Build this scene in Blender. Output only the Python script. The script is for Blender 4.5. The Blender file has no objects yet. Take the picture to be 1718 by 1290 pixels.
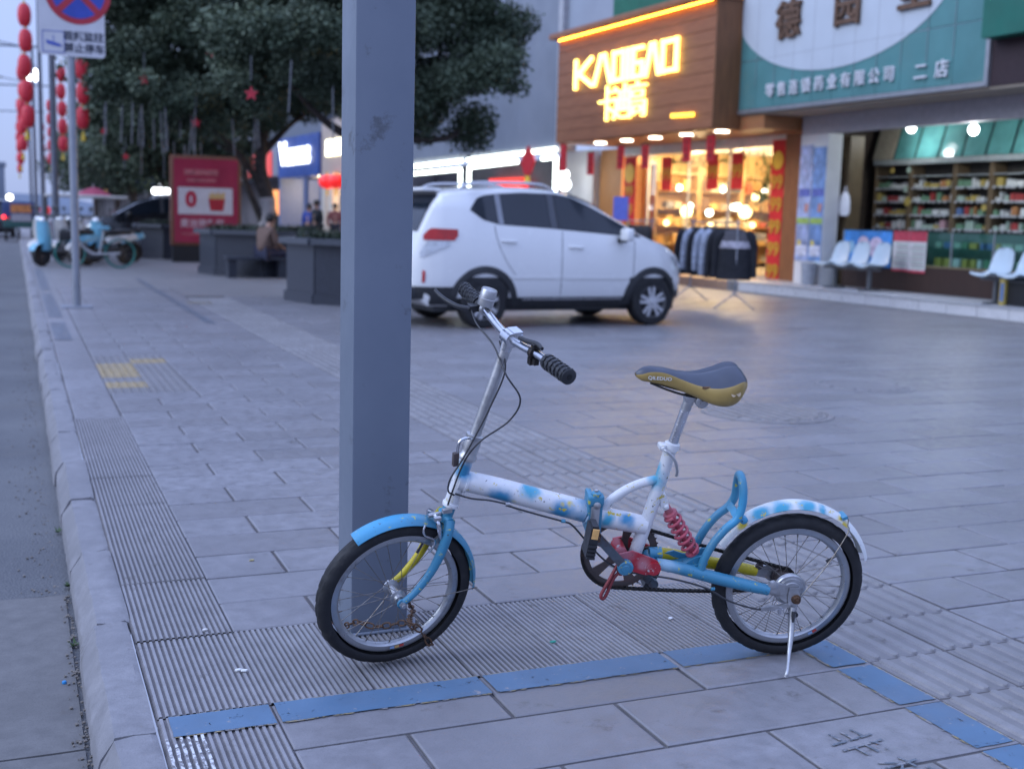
import bpy, bmesh, math, random
import numpy as np
from mathutils import Vector, Matrix
ORD = ['first', 'second', 'third', 'fourth', 'fifth', 'sixth', 'seventh', 'eighth', 'ninth', 'tenth', 'eleventh', 'twelfth', 'thirteenth', 'fourteenth', 'fifteenth', 'sixteenth', 'seventeenth', 'eighteenth', 'nineteenth', 'twentieth']
rng = random.Random(7); nrg = np.random.default_rng(7)
scene = bpy.context.scene
COL = scene.collection
PI = math.pi; rad = math.radians

# ------------------------------------------------------------------ camera, sky, sun, exposure
CAM_Z = 1.32
CR = ((0.9229950235615775, 0.02858747276252099, -0.3837485412110579),
      (-0.38387575085271397, 0.13791943144408886, -0.9130266361598682),
      (0.026825256528651215, 0.9900308009507539, 0.13827298644703043))
cam_data = bpy.data.cameras.new('camera')
cam = bpy.data.objects.new('camera', cam_data); COL.objects.link(cam)
M4 = Matrix(CR).to_4x4(); M4.translation = Vector((0, 0, CAM_Z)); cam.matrix_world = M4
cam_data.sensor_fit = 'HORIZONTAL'; cam_data.sensor_width = 17.3; cam_data.lens = 20.0
cam_data.clip_start = 0.05; cam_data.clip_end = 3000
cam_data.dof.use_dof = True; cam_data.dof.focus_distance = 3.42; cam_data.dof.aperture_fstop = 1.35
scene.camera = cam

SUN_EL, SUN_AZ = rad(30), rad(272)          # soft dusk light from the open road side; compass angle from +Y, clockwise
world = bpy.data.worlds.new('World'); scene.world = world; world.use_nodes = True
wn = world.node_tree.nodes; wl = world.node_tree.links; wn.clear()
w_out = wn.new('ShaderNodeOutputWorld'); w_bg = wn.new('ShaderNodeBackground')
sky = wn.new('ShaderNodeTexSky'); sky.sky_type = 'NISHITA'; sky.sun_disc = False
sky.sun_elevation = SUN_EL; sky.sun_rotation = SUN_AZ; sky.altitude = 400; sky.air_density = 1.0; sky.dust_density = 1.6; sky.ozone_density = 2.0
w_mix = wn.new('ShaderNodeMix'); w_mix.data_type = 'RGBA'; w_mix.inputs[0].default_value = 0.85     # thin even overcast veil over the clear sky
# overcast veil: standard overcast luminance, about three times brighter overhead than at the horizon
w_tc = wn.new('ShaderNodeTexCoord'); w_sep = wn.new('ShaderNodeSeparateXYZ'); wl.new(w_tc.outputs['Generated'], w_sep.inputs[0])
w_mr = wn.new('ShaderNodeMapRange'); wl.new(w_sep.outputs[2], w_mr.inputs[0]); w_mr.inputs[3].default_value = .40; w_mr.inputs[4].default_value = 1.2
w_mul = wn.new('ShaderNodeVectorMath'); w_mul.operation = 'SCALE'; w_mul.inputs[0].default_value = (6.9, 8.7, 15.0); wl.new(w_mr.outputs[0], w_mul.inputs[3]); wl.new(w_mul.outputs[0], w_mix.inputs[7])
wl.new(sky.outputs[0], w_mix.inputs[6]); wl.new(w_mix.outputs[2], w_bg.inputs[0]); w_bg.inputs[1].default_value = 0.115
wl.new(w_bg.outputs[0], w_out.inputs[0])
sun_d = bpy.data.lights.new('sun', 'SUN'); sun = bpy.data.objects.new('sun', sun_d); COL.objects.link(sun)
sun_d.energy = 1.3; sun_d.angle = rad(40); sun_d.color = (0.74, 0.85, 1.0)
sd = Vector((math.sin(SUN_AZ) * math.cos(SUN_EL), math.cos(SUN_AZ) * math.cos(SUN_EL), math.sin(SUN_EL)))
sun.rotation_euler = sd.to_track_quat('Z', 'Y').to_euler(); sun.location = (-20, -10, 30)
scene.view_settings.view_transform = 'Standard'; scene.view_settings.look = 'None'
scene.view_settings.exposure = 0.38; scene.view_settings.gamma = 1.0; scene.view_settings.use_curve_mapping = False
scene.render.engine = 'CYCLES'
scene.cycles.use_denoising = True; scene.cycles.denoiser = 'OPENIMAGEDENOISE'
scene.cycles.max_bounces = 8; scene.cycles.diffuse_bounces = 3; scene.cycles.glossy_bounces = 4; scene.cycles.transmission_bounces = 6
scene.cycles.transparent_max_bounces = 12; scene.cycles.sample_clamp_indirect = 6.0; scene.cycles.caustics_reflective = False; scene.cycles.caustics_refractive = False

# ------------------------------------------------------------------ helpers
def pix(p):
    """projection of a point, used only to skip slabs outside the picture"""
    d = Vector(p) - Vector((0, 0, CAM_Z)); c = Matrix(CR).transposed() @ d
    if c.z > -0.05: return None
    return 859 + 1986 * c.x / -c.z, 645 - 1986 * c.y / -c.z

def link(o, parent=None):
    COL.objects.link(o)
    if parent is not None: o.parent = parent
    return o
def tag(o, label=None, cat=None, group=None, kind=None):
    if label: o['label'] = label
    if cat: o['category'] = cat
    if group: o['group'] = group
    if kind: o['kind'] = kind
    return o
def empty(name, loc=(0, 0, 0), rz=0.0, parent=None):
    o = bpy.data.objects.new(name, None); o.empty_display_size = 0.1
    o.location = loc; o.rotation_euler = (0, 0, rz)
    return link(o, parent)
def copy_tree(o, parent=None):
    c = o.copy(); COL.objects.link(c); c.parent = parent
    for k in list(o.children): copy_tree(k, c)
    return c

def V(*a): return Vector(a)
def ortho(d):
    d = Vector(d).normalized(); t = Vector((0, 0, 1)) if abs(d.z) < 0.9 else Vector((1, 0, 0))
    u = d.cross(t).normalized(); return u, d.cross(u).normalized()
def spline(pts, n=8, closed=False):
    P = [Vector(p) for p in pts]; out = []; N = len(P)
    rngk = range(N if closed else N - 1)
    for i in rngk:
        p0 = P[(i - 1) % N] if (closed or i > 0) else P[0] * 2 - P[1]
        p1 = P[i]; p2 = P[(i + 1) % N]
        p3 = P[(i + 2) % N] if (closed or i < N - 2) else P[-1] * 2 - P[-2]
        for k in range(n):
            t = k / n
            out.append(0.5 * ((2 * p1) + (p2 - p0) * t + (2 * p0 - 5 * p1 + 4 * p2 - p3) * t * t + (3 * p1 - p0 - 3 * p2 + p3) * t ** 3))
    if not closed: out.append(P[-1].copy())
    return out

class MB:
    def __init__(s): s.v = []; s.f = []; s.m = []
    def add(s, vs, fs, mi=0):
        b = len(s.v); s.v += [tuple(v) for v in vs]; s.f += [tuple(i + b for i in f) for f in fs]; s.m += [mi] * len(fs); return s
    def box(s, x0, x1, y0, y1, z0, z1, mi=0):
        vs = [(x, y, z) for z in (z0, z1) for y in (y0, y1) for x in (x0, x1)]
        return s.add(vs, [(0, 2, 3, 1), (4, 5, 7, 6), (0, 1, 5, 4), (2, 6, 7, 3), (0, 4, 6, 2), (1, 3, 7, 5)], mi)
    def obox(s, c, u, v, w, mi=0):
        """box at centre c with half-axis vectors u v w"""
        c, u, v, w = map(Vector, (c, u, v, w))
        vs = [c + u * i + v * j + w * k for k in (-1, 1) for j in (-1, 1) for i in (-1, 1)]
        fs = [(0, 2, 3, 1), (4, 5, 7, 6), (0, 1, 5, 4), (2, 6, 7, 3), (0, 4, 6, 2), (1, 3, 7, 5)]
        return s.add(vs, fs, mi)
    def rbox(s, x0, x1, y0, y1, z0, z1, b, mi=0, seg=2):
        bm = bmesh.new()
        bmesh.ops.create_cube(bm, size=1)
        for v in bm.verts: v.co = ((x0 + x1) / 2 + v.co.x * (x1 - x0), (y0 + y1) / 2 + v.co.y * (y1 - y0), (z0 + z1) / 2 + v.co.z * (z1 - z0))
        bmesh.ops.bevel(bm, geom=bm.edges[:], offset=b, segments=seg, profile=0.5, affect='EDGES')
        bm.verts.index_update()
        s.add([v.co[:] for v in bm.verts], [[v.index for v in f.verts] for f in bm.faces], mi); bm.free(); return s
    def tube(s, pts, r, n=10, closed=False, caps=True, mi=0, flat=None):
        P = [Vector(p) for p in pts]; N = len(P)
        rr = r if hasattr(r, '__len__') else [r] * N
        if len(rr) != N: rr = list(np.interp(np.linspace(0, 1, N), np.linspace(0, 1, len(rr)), rr))
        T = []
        for i in range(N):
            a = P[(i - 1) % N] if (closed or i) else P[0]; b = P[(i + 1) % N] if (closed or i < N - 1) else P[-1]
            t = (b - a); T.append(t.normalized() if t.length > 1e-9 else Vector((0, 0, 1)))
        u, w = ortho(T[0]); vs = []; fs = []
        for i in range(N):
            if i:
                q = T[i - 1].rotation_difference(T[i]); u = q @ u
                u = (u - T[i] * u.dot(T[i])).normalized()
            w = T[i].cross(u)
            for k in range(n):
                a = 2 * PI * k / n; vs.append(P[i] + (u * math.cos(a) + w * math.sin(a)) * rr[i])
        for i in range(N if closed else N - 1):
            j = (i + 1) % N
            for k in range(n): fs.append((i * n + k, i * n + (k + 1) % n, j * n + (k + 1) % n, j * n + k))
        if caps and not closed:
            fs.append(tuple(range(n - 1, -1, -1))); fs.append(tuple((N - 1) * n + k for k in range(n)))
        return s.add(vs, fs, mi)
    def cyl(s, p0, p1, r0, r1=None, n=14, mi=0): return s.tube([p0, p1], [r0, r0 if r1 is None else r1], n, mi=mi)
    def lathe(s, o, d, prof, n=24, mi=0, caps=True, arc=None):
        """profile [(radius, height)] about axis d from o"""
        o = Vector(o); d = Vector(d).normalized(); u, w = ortho(d); vs = []; fs = []; L = len(prof)
        full = arc is None; cnt = n if full else n + 1
        for k in range(cnt):
            a = 2 * PI * k / n if full else arc[0] + (arc[1] - arc[0]) * k / n
            e = u * math.cos(a) + w * math.sin(a)
            for r, h in prof: vs.append(o + d * h + e * r)
        for k in range(n):
            j = (k + 1) % cnt
            for i in range(L - 1): fs.append((k * L + i, j * L + i, j * L + i + 1, k * L + i + 1))
        if caps and full:
            if prof[0][0] > 1e-6: fs.append(tuple(k * L for k in range(n - 1, -1, -1)))
            if prof[-1][0] > 1e-6: fs.append(tuple(k * L + L - 1 for k in range(n)))
        return s.add(vs, fs, mi)
    def prism(s, poly, o, u, v, w, mi=0):
        """polygon (2d) in plane o,u,v extruded along w"""
        o, u, v, w = map(Vector, (o, u, v, w)); n = len(poly)
        a = [o + u * x + v * y for x, y in poly]; vs = a + [p + w for p in a]
        fs = [tuple(range(n - 1, -1, -1)), tuple(range(n, 2 * n))] + [(i, (i + 1) % n, (i + 1) % n + n, i + n) for i in range(n)]
        return s.add(vs, fs, mi)
    def grid(s, rows, mi=0, closed=False):
        m = len(rows[0]); vs = [p for r in rows for p in r]; fs = []
        for i in range(len(rows) - 1):
            for k in range(m if closed else m - 1): fs.append((i * m + k, i * m + (k + 1) % m, (i + 1) * m + (k + 1) % m, (i + 1) * m + k))
        return s.add(vs, fs, mi)
    def sphere(s, c, r, n=12, m=8, mi=0, sc=(1, 1, 1)):
        c = Vector(c); rows = []
        for i in range(m + 1):
            t = PI * i / m
            rows.append([(c.x + r * sc[0] * math.sin(t) * math.cos(2 * PI * k / n), c.y + r * sc[1] * math.sin(t) * math.sin(2 * PI * k / n), c.z + r * sc[2] * math.cos(t)) for k in range(n)])
        return s.grid(rows, mi, True)
    def mesh(s, name, mats, smooth=40):
        me = bpy.data.meshes.new(name); me.from_pydata(s.v, [], s.f)
        for m in (mats if isinstance(mats, (list, tuple)) else [mats]): me.materials.append(m)
        if any(s.m): me.polygons.foreach_set('material_index', s.m)
        bm = bmesh.new(); bm.from_mesh(me); bmesh.ops.recalc_face_normals(bm, faces=bm.faces[:]); bm.to_mesh(me); bm.free()
        if smooth:
            me.polygons.foreach_set('use_smooth', [True] * len(me.polygons)); me.set_sharp_from_angle(angle=rad(smooth))
        me.update(); return me
    def build(s, name, mats, parent=None, smooth=40, loc=None):
        o = bpy.data.objects.new(name, s.mesh(name, mats, smooth))
        if loc is not None: o.location = loc
        return link(o, parent)

def srgb(r, g, b):
    f = lambda c: (c / 255 / 12.92) if c <= 10 else ((c / 255 + 0.055) / 1.055) ** 2.4
    return (f(r), f(g), f(b))
class NT:
    def __init__(s, name):
        s.mat = bpy.data.materials.new(name); s.mat.use_nodes = True; s.t = s.mat.node_tree; s.n = s.t.nodes; s.n.clear()
        s.out = s.n.new('ShaderNodeOutputMaterial'); s.p = s.n.new('ShaderNodeBsdfPrincipled'); s.t.links.new(s.p.outputs[0], s.out.inputs[0])
    def L(s, a, b): s.t.links.new(a, b)
    def node(s, t, **k):
        n = s.n.new(t)
        for a, b in k.items(): setattr(n, a, b)
        return n
    def co(s, kind='Object'):
        if kind == 'World': return s.node('ShaderNodeNewGeometry').outputs['Position']
        return s.node('ShaderNodeTexCoord').outputs[kind]
    def noise(s, co, scale, detail=4, rough=.55, out=0):
        n = s.node('ShaderNodeTexNoise'); n.inputs['Scale'].default_value = scale; n.inputs['Detail'].default_value = detail; n.inputs['Roughness'].default_value = rough
        s.L(co, n.inputs['Vector']); return n.outputs[out]
    def mapr(s, v, a, b, c=0.0, d=1.0, smooth=False):
        n = s.node('ShaderNodeMapRange'); n.clamp = True
        if smooth: n.interpolation_type = 'SMOOTHSTEP'
        s.L(v, n.inputs[0])
        for i, x in zip((1, 2, 3, 4), (a, b, c, d)): n.inputs[i].default_value = x
        return n.outputs[0]
    def mix(s, f, a, b, blend='MIX'):
        n = s.node('ShaderNodeMix', data_type='RGBA', blend_type=blend)
        for i, x in ((0, f), (6, a), (7, b)):
            if isinstance(x, (int, float)): n.inputs[i].default_value = x
            elif isinstance(x, tuple): n.inputs[i].default_value = (*x[:3], 1)
            else: s.L(x, n.inputs[i])
        return n.outputs[2]
    def math(s, op, a, b=0.0):
        n = s.node('ShaderNodeMath', operation=op)
        for i, x in ((0, a), (1, b)):
            if isinstance(x, (int, float)): n.inputs[i].default_value = x
            else: s.L(x, n.inputs[i])
        return n.outputs[0]
    def bump(s, h, strength=.3, dist=.01):
        b = s.node('ShaderNodeBump'); b.inputs['Strength'].default_value = strength; b.inputs['Distance'].default_value = dist
        s.L(h, b.inputs['Height']); s.L(b.outputs[0], s.p.inputs['Normal'])
    def set(s, **k):
        nm = {'col': 'Base Color', 'rough': 'Roughness', 'metal': 'Metallic', 'spec': 'Specular IOR Level', 'coat': 'Coat Weight', 'trans': 'Transmission Weight', 'ior': 'IOR', 'alpha': 'Alpha', 'em': 'Emission Color', 'es': 'Emission Strength', 'sheen': 'Sheen Weight', 'sss': 'Subsurface Weight', 'croug': 'Coat Roughness'}
        for a, x in k.items():
            i = s.p.inputs[nm[a]]
            if isinstance(x, (int, float)): i.default_value = x
            elif isinstance(x, tuple): i.default_value = (*x[:3], 1)
            else: s.L(x, i)
        return s
_mats = {}
def mat(name, col, rough=.55, metal=0.0, var=.12, scale=9.0, bump=0.0, bscale=80, coat=0.0, dirt=None, dirt_amt=.5, dirt_scale=5, spec=.5, co='Object'):
    """plain painted / metal / plastic surface with uneven tone, uneven gloss and optional grime"""
    if name in _mats: return _mats[name]
    n = NT(name); c = n.co(co)
    f = n.noise(c, scale, 5)
    a = tuple(min(1, x * (1 - var)) for x in col); b = tuple(min(1, x * (1 + var)) for x in col)
    base = n.mix(n.mapr(f, .3, .7), a, b)
    if dirt:
        d = n.mapr(n.noise(c, dirt_scale, 8, .65), 1 - dirt_amt, 1 - dirt_amt + .18)
        base = n.mix(d, base, dirt)
    rg = n.mapr(n.noise(c, scale * 2.3, 4), .3, .7, max(.02, rough - .08), min(1, rough + .1))
    n.set(col=base, rough=rg, metal=metal, coat=coat, spec=spec)
    if bump: n.bump(n.noise(c, bscale, 6, .65), bump, .004)
    _mats[name] = n.mat; return n.mat
def emit(name, col, strength):
    if name in _mats: return _mats[name]
    n = NT(name); n.set(col=tuple(min(.8, c) for c in col), rough=.4, em=col, es=strength); _mats[name] = n.mat; return n.mat
def glass(name, tint=(.8, .86, .88), rough=.02, trans=1.0, col2=None):
    """thin pane: fresnel reflection over a see-through tint"""
    if name in _mats: return _mats[name]
    n = NT(name); n.n.remove(n.p)
    tr = n.node('ShaderNodeBsdfTransparent'); tr.inputs[0].default_value = (*tint, 1)
    gl = n.node('ShaderNodeBsdfGlossy'); gl.inputs['Roughness'].default_value = rough; gl.inputs[0].default_value = (.95, .95, .95, 1)
    fr = n.node('ShaderNodeLayerWeight'); fr.inputs[0].default_value = .5
    mx = n.node('ShaderNodeMixShader'); n.L(n.mapr(n.math('POWER', fr.outputs['Facing'], 5.0), 0, 1, .03, .9), mx.inputs[0]); n.L(tr.outputs[0], mx.inputs[1]); n.L(gl.outputs[0], mx.inputs[2])
    n.L(mx.outputs[0], n.out.inputs[0]); _mats[name] = n.mat; return n.mat
def text(name, body, size, parent, loc, xdir, ydir, material, extrude=.004, offset=0.0, align='CENTER', shear=0.0, sx=1.0):
    """lettering as a mesh object"""
    cu = bpy.data.curves.new(name, 'FONT'); cu.body = body; cu.size = size; cu.extrude = extrude; cu.offset = offset; cu.align_x = align; cu.align_y = 'CENTER'; cu.shear = shear
    cu.resolution_u = 3
    tmp = bpy.data.objects.new('tmp_text', cu); COL.objects.link(tmp)
    me = bpy.data.meshes.new_from_object(tmp.evaluated_get(bpy.context.evaluated_depsgraph_get())); bpy.data.objects.remove(tmp)
    me.materials.clear(); me.materials.append(material); me.polygons.foreach_set('material_index', [0] * len(me.polygons))
    o = bpy.data.objects.new(name, me); x = Vector(xdir).normalized(); y = Vector(ydir).normalized(); z = x.cross(y)
    m = Matrix((x * sx, y, z)).transposed().to_4x4(); m.translation = Vector(loc)
    link(o, parent); o.matrix_local = m
    return o
def point_light(name, loc, energy, col, r=.08, parent=None):
    d = bpy.data.lights.new(name, 'POINT'); d.energy = energy; d.color = col; d.shadow_soft_size = r
    o = bpy.data.objects.new(name, d); o.location = loc; return link(o, parent)
def area_light(name, loc, energy, col, sx, sy, rot=(0, 0, 0), parent=None):
    d = bpy.data.lights.new(name, 'AREA'); d.shape = 'RECTANGLE'; d.size = sx; d.size_y = sy; d.energy = energy; d.color = col
    o = bpy.data.objects.new(name, d); o.location = loc; o.rotation_euler = rot; return link(o, parent)

# ================================================================== ground
def stone_mat(name, base, var=.10, bump=.35, dirt=(.10, .09, .085), attr=True, rough=.72):
    n = NT(name); c = n.co('World')
    big = n.noise(c, 1.3, 5, .6); fine = n.noise(c, 190, 3, .7); mid = n.noise(c, 14, 6, .65)
    a = tuple(x * (1 - var) for x in base); b = tuple(min(1, x * (1 + var)) for x in base)
    col = n.mix(n.mapr(mid, .32, .68), a, b)
    if attr:
        at = n.node('ShaderNodeAttribute'); at.attribute_name = 'tone'
        col = n.mix(n.math('MULTIPLY', at.outputs['Fac'], .85), col, tuple(x * y for x, y in zip(base, (.74, .72, .70))))
    col = n.mix(n.mapr(big, .42, .68, 0, .75), col, tuple(x * .72 for x in base))
    col = n.mix(n.mapr(fine, .52, .75, 0, .55), col, tuple(x * .55 for x in base))
    spot = n.mapr(n.noise(c, 7.3, 9, .7), .60, .68, 0, .65)
    col = n.mix(spot, col, dirt)
    n.set(col=col, rough=n.mapr(mid, .3, .7, rough - .14, rough + .12), spec=.45)
    n.bump(n.math('ADD', n.math('MULTIPLY', fine, .6), mid), bump, .002)
    return n.mat
m_slab = stone_mat('paving_stone', (.228, .221, .234), .17, .45, rough=.42)
m_rib = stone_mat('ribbed_stone', (.262, .255, .266), .15, .35, rough=.5)
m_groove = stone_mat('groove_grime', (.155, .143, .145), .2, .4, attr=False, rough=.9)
m_tact = stone_mat('tactile_stone', (.205, .195, .198), .15, .35, rough=.5)
m_bar = stone_mat('tactile_bar_stone', (.245, .236, .242), .14, .3, rough=.5)
m_kerb = stone_mat('kerb_granite', (.225, .219, .229), .2, 1.0, attr=False, rough=.7)
m_conc = stone_mat('gutter_concrete', (.14, .135, .132), .2, .7, attr=False, rough=.85)
m_mortar = stone_mat('joint_mortar', (.115, .107, .107), .3, .5, attr=False, rough=.9)
def paint_mat(name, col, wear):
    n = NT(name); c = n.co('World')
    base = n.mix(n.mapr(n.noise(c, 9, 6), .3, .7), tuple(x * .85 for x in col), col)
    base = n.mix(n.mapr(n.noise(c, 2.2, 5), .5, .75, 0, .45), base, (.15, .15, .17))
    chip = n.mapr(n.noise(c, 34, 9, .72), wear, wear + .03)
    base = n.mix(chip, base, (.25, .24, .25))
    n.set(col=base, rough=.5); n.bump(n.noise(c, 160, 4), .2, .001)
    tr = n.node('ShaderNodeBsdfTransparent'); mx = n.node('ShaderNodeMixShader')
    n.L(n.mapr(n.noise(c, 21, 9, .75), wear, wear + .02), mx.inputs[0]); n.L(n.p.outputs[0], mx.inputs[1]); n.L(tr.outputs[0], mx.inputs[2]); n.L(mx.outputs[0], n.out.inputs[0])
    return n.mat
m_blue = paint_mat('blue_line_paint', (.088, .165, .262), .615)
m_yel = paint_mat('old_yellow_paint', (.34, .27, .14), .50)
m_fade = paint_mat('faded_blue_paint', (.115, .155, .215), .50)
m_white = paint_mat('worn_white_paint', (.66, .66, .66), .52)
m_yel2 = paint_mat('yellow_tile_paint', (.34, .255, .13), .58)

def tone_mesh(me, val):
    a = me.attributes.new('tone', 'FLOAT', 'POINT'); a.data.foreach_set('value', [val] * len(me.vertices)); return me
def slab_geo(mb, x0, x1, y0, y1, z=0.0, tilt=(0, 0), g=.0062, ch=.005, th=.03):
    x0 += g; x1 -= g; y0 += g; y1 -= g; cx, cy = (x0 + x1) / 2, (y0 + y1) / 2
    zz = lambda x, y, d: z + d + tilt[0] * (x - cx) + tilt[1] * (y - cy)
    lo = [(x0, y0), (x1, y0), (x1, y1), (x0, y1)]; hi = [(x0 + ch, y0 + ch), (x1 - ch, y0 + ch), (x1 - ch, y1 - ch), (x0 + ch, y1 - ch)]
    vs = [(x, y, zz(x, y, 0)) for x, y in hi] + [(x, y, zz(x, y, -ch * .7)) for x, y in lo] + [(x, y, zz(x, y, -th)) for x, y in lo]
    fs = [(0, 1, 2, 3)] + [(i, i + 4, (i + 1) % 4 + 4, (i + 1) % 4) for i in range(4)] + [(i + 4, i + 8, (i + 1) % 4 + 8, (i + 1) % 4 + 4) for i in range(4)]
    mb.add(vs, fs)

pave = MB(); pave.add([(.304, -6, -.0085), (70, -6, -.0085), (70, 220, -.0085), (.304, 220, -.0085)], [(0, 1, 2, 3)])
pavement = tag(pave.build('pavement', m_mortar, None, 0), 'grey stone slab pavement between the kerb and the shops', None, None, 'structure')

cells = []          # every stone slab of the field: x0, x1, y0, y1
def course(xa, xb, y0, y1, first, L=.6):
    xs = [xa]; x = first
    while x < xb - .08:
        if x > xa + .08: xs.append(x)
        x += L
    xs.append(xb)
    for a, b in zip(xs, xs[1:]): cells.append((a, b, y0, y1))
ny = [1.01, 1.305, 1.60, 1.895, 2.19, 2.48, 2.775, 3.07]
for i, (a, b) in enumerate(zip(ny, ny[1:])): course(.60, 2.40, a, b, .6 if i % 2 == 0 else .9)
for k in range(60):
    y0 = 3.67 + .29 * k
    course(1.2 if 18 <= k < 26 else .60, 2.40, y0, y0 + .29, .9 if k % 2 == 0 else 1.2)
for k in range(-7, 52):
    y0 = 3.12 + .304 * k
    course(3.0, 13.2 if y0 > 8 else 9.6, y0, y0 + .304, 3.3 if k % 2 == 0 else 3.6)
for k in range(8): cells.append((.31, .60, 7.86 + 1.2 * k, 7.86 + 1.2 * (k + 1)))
vis = []
for c in cells:
    p = pix(((c[0] + c[1]) / 2, (c[2] + c[3]) / 2, 0))
    seen = p is not None and -160 < p[0] < 1880 and p[1] < 1400
    vis.append((math.hypot((c[0] + c[1]) / 2, (c[2] + c[3]) / 2) + (0 if seen else 100), c))
vis.sort()
_proto = {}
def proto(w, d, t):
    key = (round(w, 2), round(d, 3), t)
    if key not in _proto:
        mb = MB(); slab_geo(mb, -w / 2, w / 2, -d / 2, d / 2); _proto[key] = tone_mesh(mb.mesh('paving_slab', m_slab, 0), t)
    return _proto[key]
rest = MB(); tones = []
for i, (dd, c) in enumerate(vis):
    w, d = c[1] - c[0], c[3] - c[2]; t = rng.choice((0, .1, .2, .3, .45, .6, .8))
    if i < 296:
        o = bpy.data.objects.new('paving_slab', proto(w, d, t)); o.location = ((c[0] + c[1]) / 2, (c[2] + c[3]) / 2, rng.uniform(-.0022, .0004))
        o.rotation_euler = (rng.gauss(0, .003), rng.gauss(0, .002), rng.gauss(0, .0015)); link(o, pavement)
    else:
        k0 = len(rest.v); slab_geo(rest, *c, z=rng.uniform(-.002, .002), tilt=(rng.gauss(0, .002), rng.gauss(0, .003))); tones += [t] * (len(rest.v) - k0)
o = rest.build('far_paving_slabs', m_slab, pavement, 0); a = o.data.attributes.new('tone', 'FLOAT', 'POINT'); a.data.foreach_set('value', tones); tag(o, kind='stuff')
# far paving beyond the built slabs: one sheet, joints in the material
n = NT('far_paving'); c = n.co('World'); br = n.node('ShaderNodeTexBrick'); n.L(c, br.inputs[0])
for k, v in (('Scale', 1.0), ('Mortar Size', .006), ('Brick Width', .6), ('Row Height', .3)): br.inputs[k].default_value = v
br.inputs[1].default_value = (.22, .21, .212, 1); br.inputs[2].default_value = (.185, .178, .18, 1); br.inputs[3].default_value = (.12, .11, .11, 1)
col = n.mix(n.mapr(n.noise(c, .6, 6), .4, .7, 0, .5), br.outputs[0], (.18, .172, .175)); n.set(col=col, rough=.5); n.bump(n.noise(c, 12, 5), .15, .003)
fp = MB()
for x0, x1, y0, y1 in ((3.0, 13.2, 18.9, 140), (9.6, 13.2, -6, 8.1), (2.4, 3.0, 18.9, 140), (.31, 2.4, 21.0, 140), (13.2, 30, -6, 140), (.31, .6, 17.4, 21.0)):
    fp.add([(x0, y0, -.001), (x1, y0, -.001), (x1, y1, -.001), (x0, y1, -.001)], [(0, 1, 2, 3)])
fp.build('distant_paving', n.mat, pavement, 0)

# ribbed drain-side tiles: geometry ribs running along the street
def ribbed_mesh(t, w=.2955, d=.5935, n=17):
    mb = MB(); x0 = -w / 2; p = w / n; rows = []
    prof = [(x0, -.03), (x0, -.0055)]
    for i in range(n):
        a = x0 + i * p; prof += [(a + p * .20, -.0055), (a + p * .28, 0), (a + p * .72, 0), (a + p * .80, -.0055)]
    prof += [(-x0, -.0055), (-x0, -.03)]
    for y in (-d / 2, d / 2): rows.append([(x, y, z) for x, z in prof])
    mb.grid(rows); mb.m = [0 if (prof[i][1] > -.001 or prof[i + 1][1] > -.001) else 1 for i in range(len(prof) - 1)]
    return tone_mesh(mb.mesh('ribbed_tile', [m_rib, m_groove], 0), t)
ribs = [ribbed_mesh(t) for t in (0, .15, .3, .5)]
def ribbed(x, y, me=None):
    o = bpy.data.objects.new('ribbed_tile', me or rng.choice(ribs)); o.location = (x, y, rng.uniform(-.001, .001)); o.rotation_euler = (rng.gauss(0, .003), rng.gauss(0, .003), rng.gauss(0, .002)); return link(o, pavement)
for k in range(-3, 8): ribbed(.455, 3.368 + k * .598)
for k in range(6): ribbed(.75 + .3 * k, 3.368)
# tactile bar tiles: guiding strip along the street
def tactile_mesh(t, w=.294, d=.298):
    mb = MB(); slab_geo(mb, -w / 2, w / 2, -d / 2, d / 2, z=-.004, g=.001)
    for i in range(4):
        x = -w / 2 + w * (i + .5) / 4; r = .0165; L = d / 2 - .022
        base = [(x + (r + .003) * math.cos(a), s * L + (r + .003) * math.sin(a) * 1.0) for s, a in [(1, 0), (1, PI / 4), (1, PI / 2), (1, 3 * PI / 4), (1, PI), (-1, PI), (-1, 5 * PI / 4), (-1, 3 * PI / 2), (-1, 7 * PI / 4), (-1, 0)]]
        top = [(x + (px - x) * .72, py * .985) for px, py in base]; m = len(base)
        mb.add([(*q, -.004) for q in base] + [(*q, .0022) for q in top], [tuple(range(m, 2 * m))] + [(i2, (i2 + 1) % m, (i2 + 1) % m + m, i2 + m) for i2 in range(m)], 1)
    return tone_mesh(mb.mesh('tactile_tile', [m_tact, m_bar], 0), t)
tacts = [tactile_mesh(t) for t in (0, .15, .3, .5)]
for k in range(-6, 52):
    for j in range(2):
        o = bpy.data.objects.new('tactile_tile', rng.choice(tacts)); o.location = (2.553 + .3 * j, 2.955 + .304 * k, rng.uniform(-.001, .001)); o.rotation_euler = (rng.gauss(0, .003), rng.gauss(0, .003), rng.gauss(0, .002)); link(o, pavement)
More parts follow.
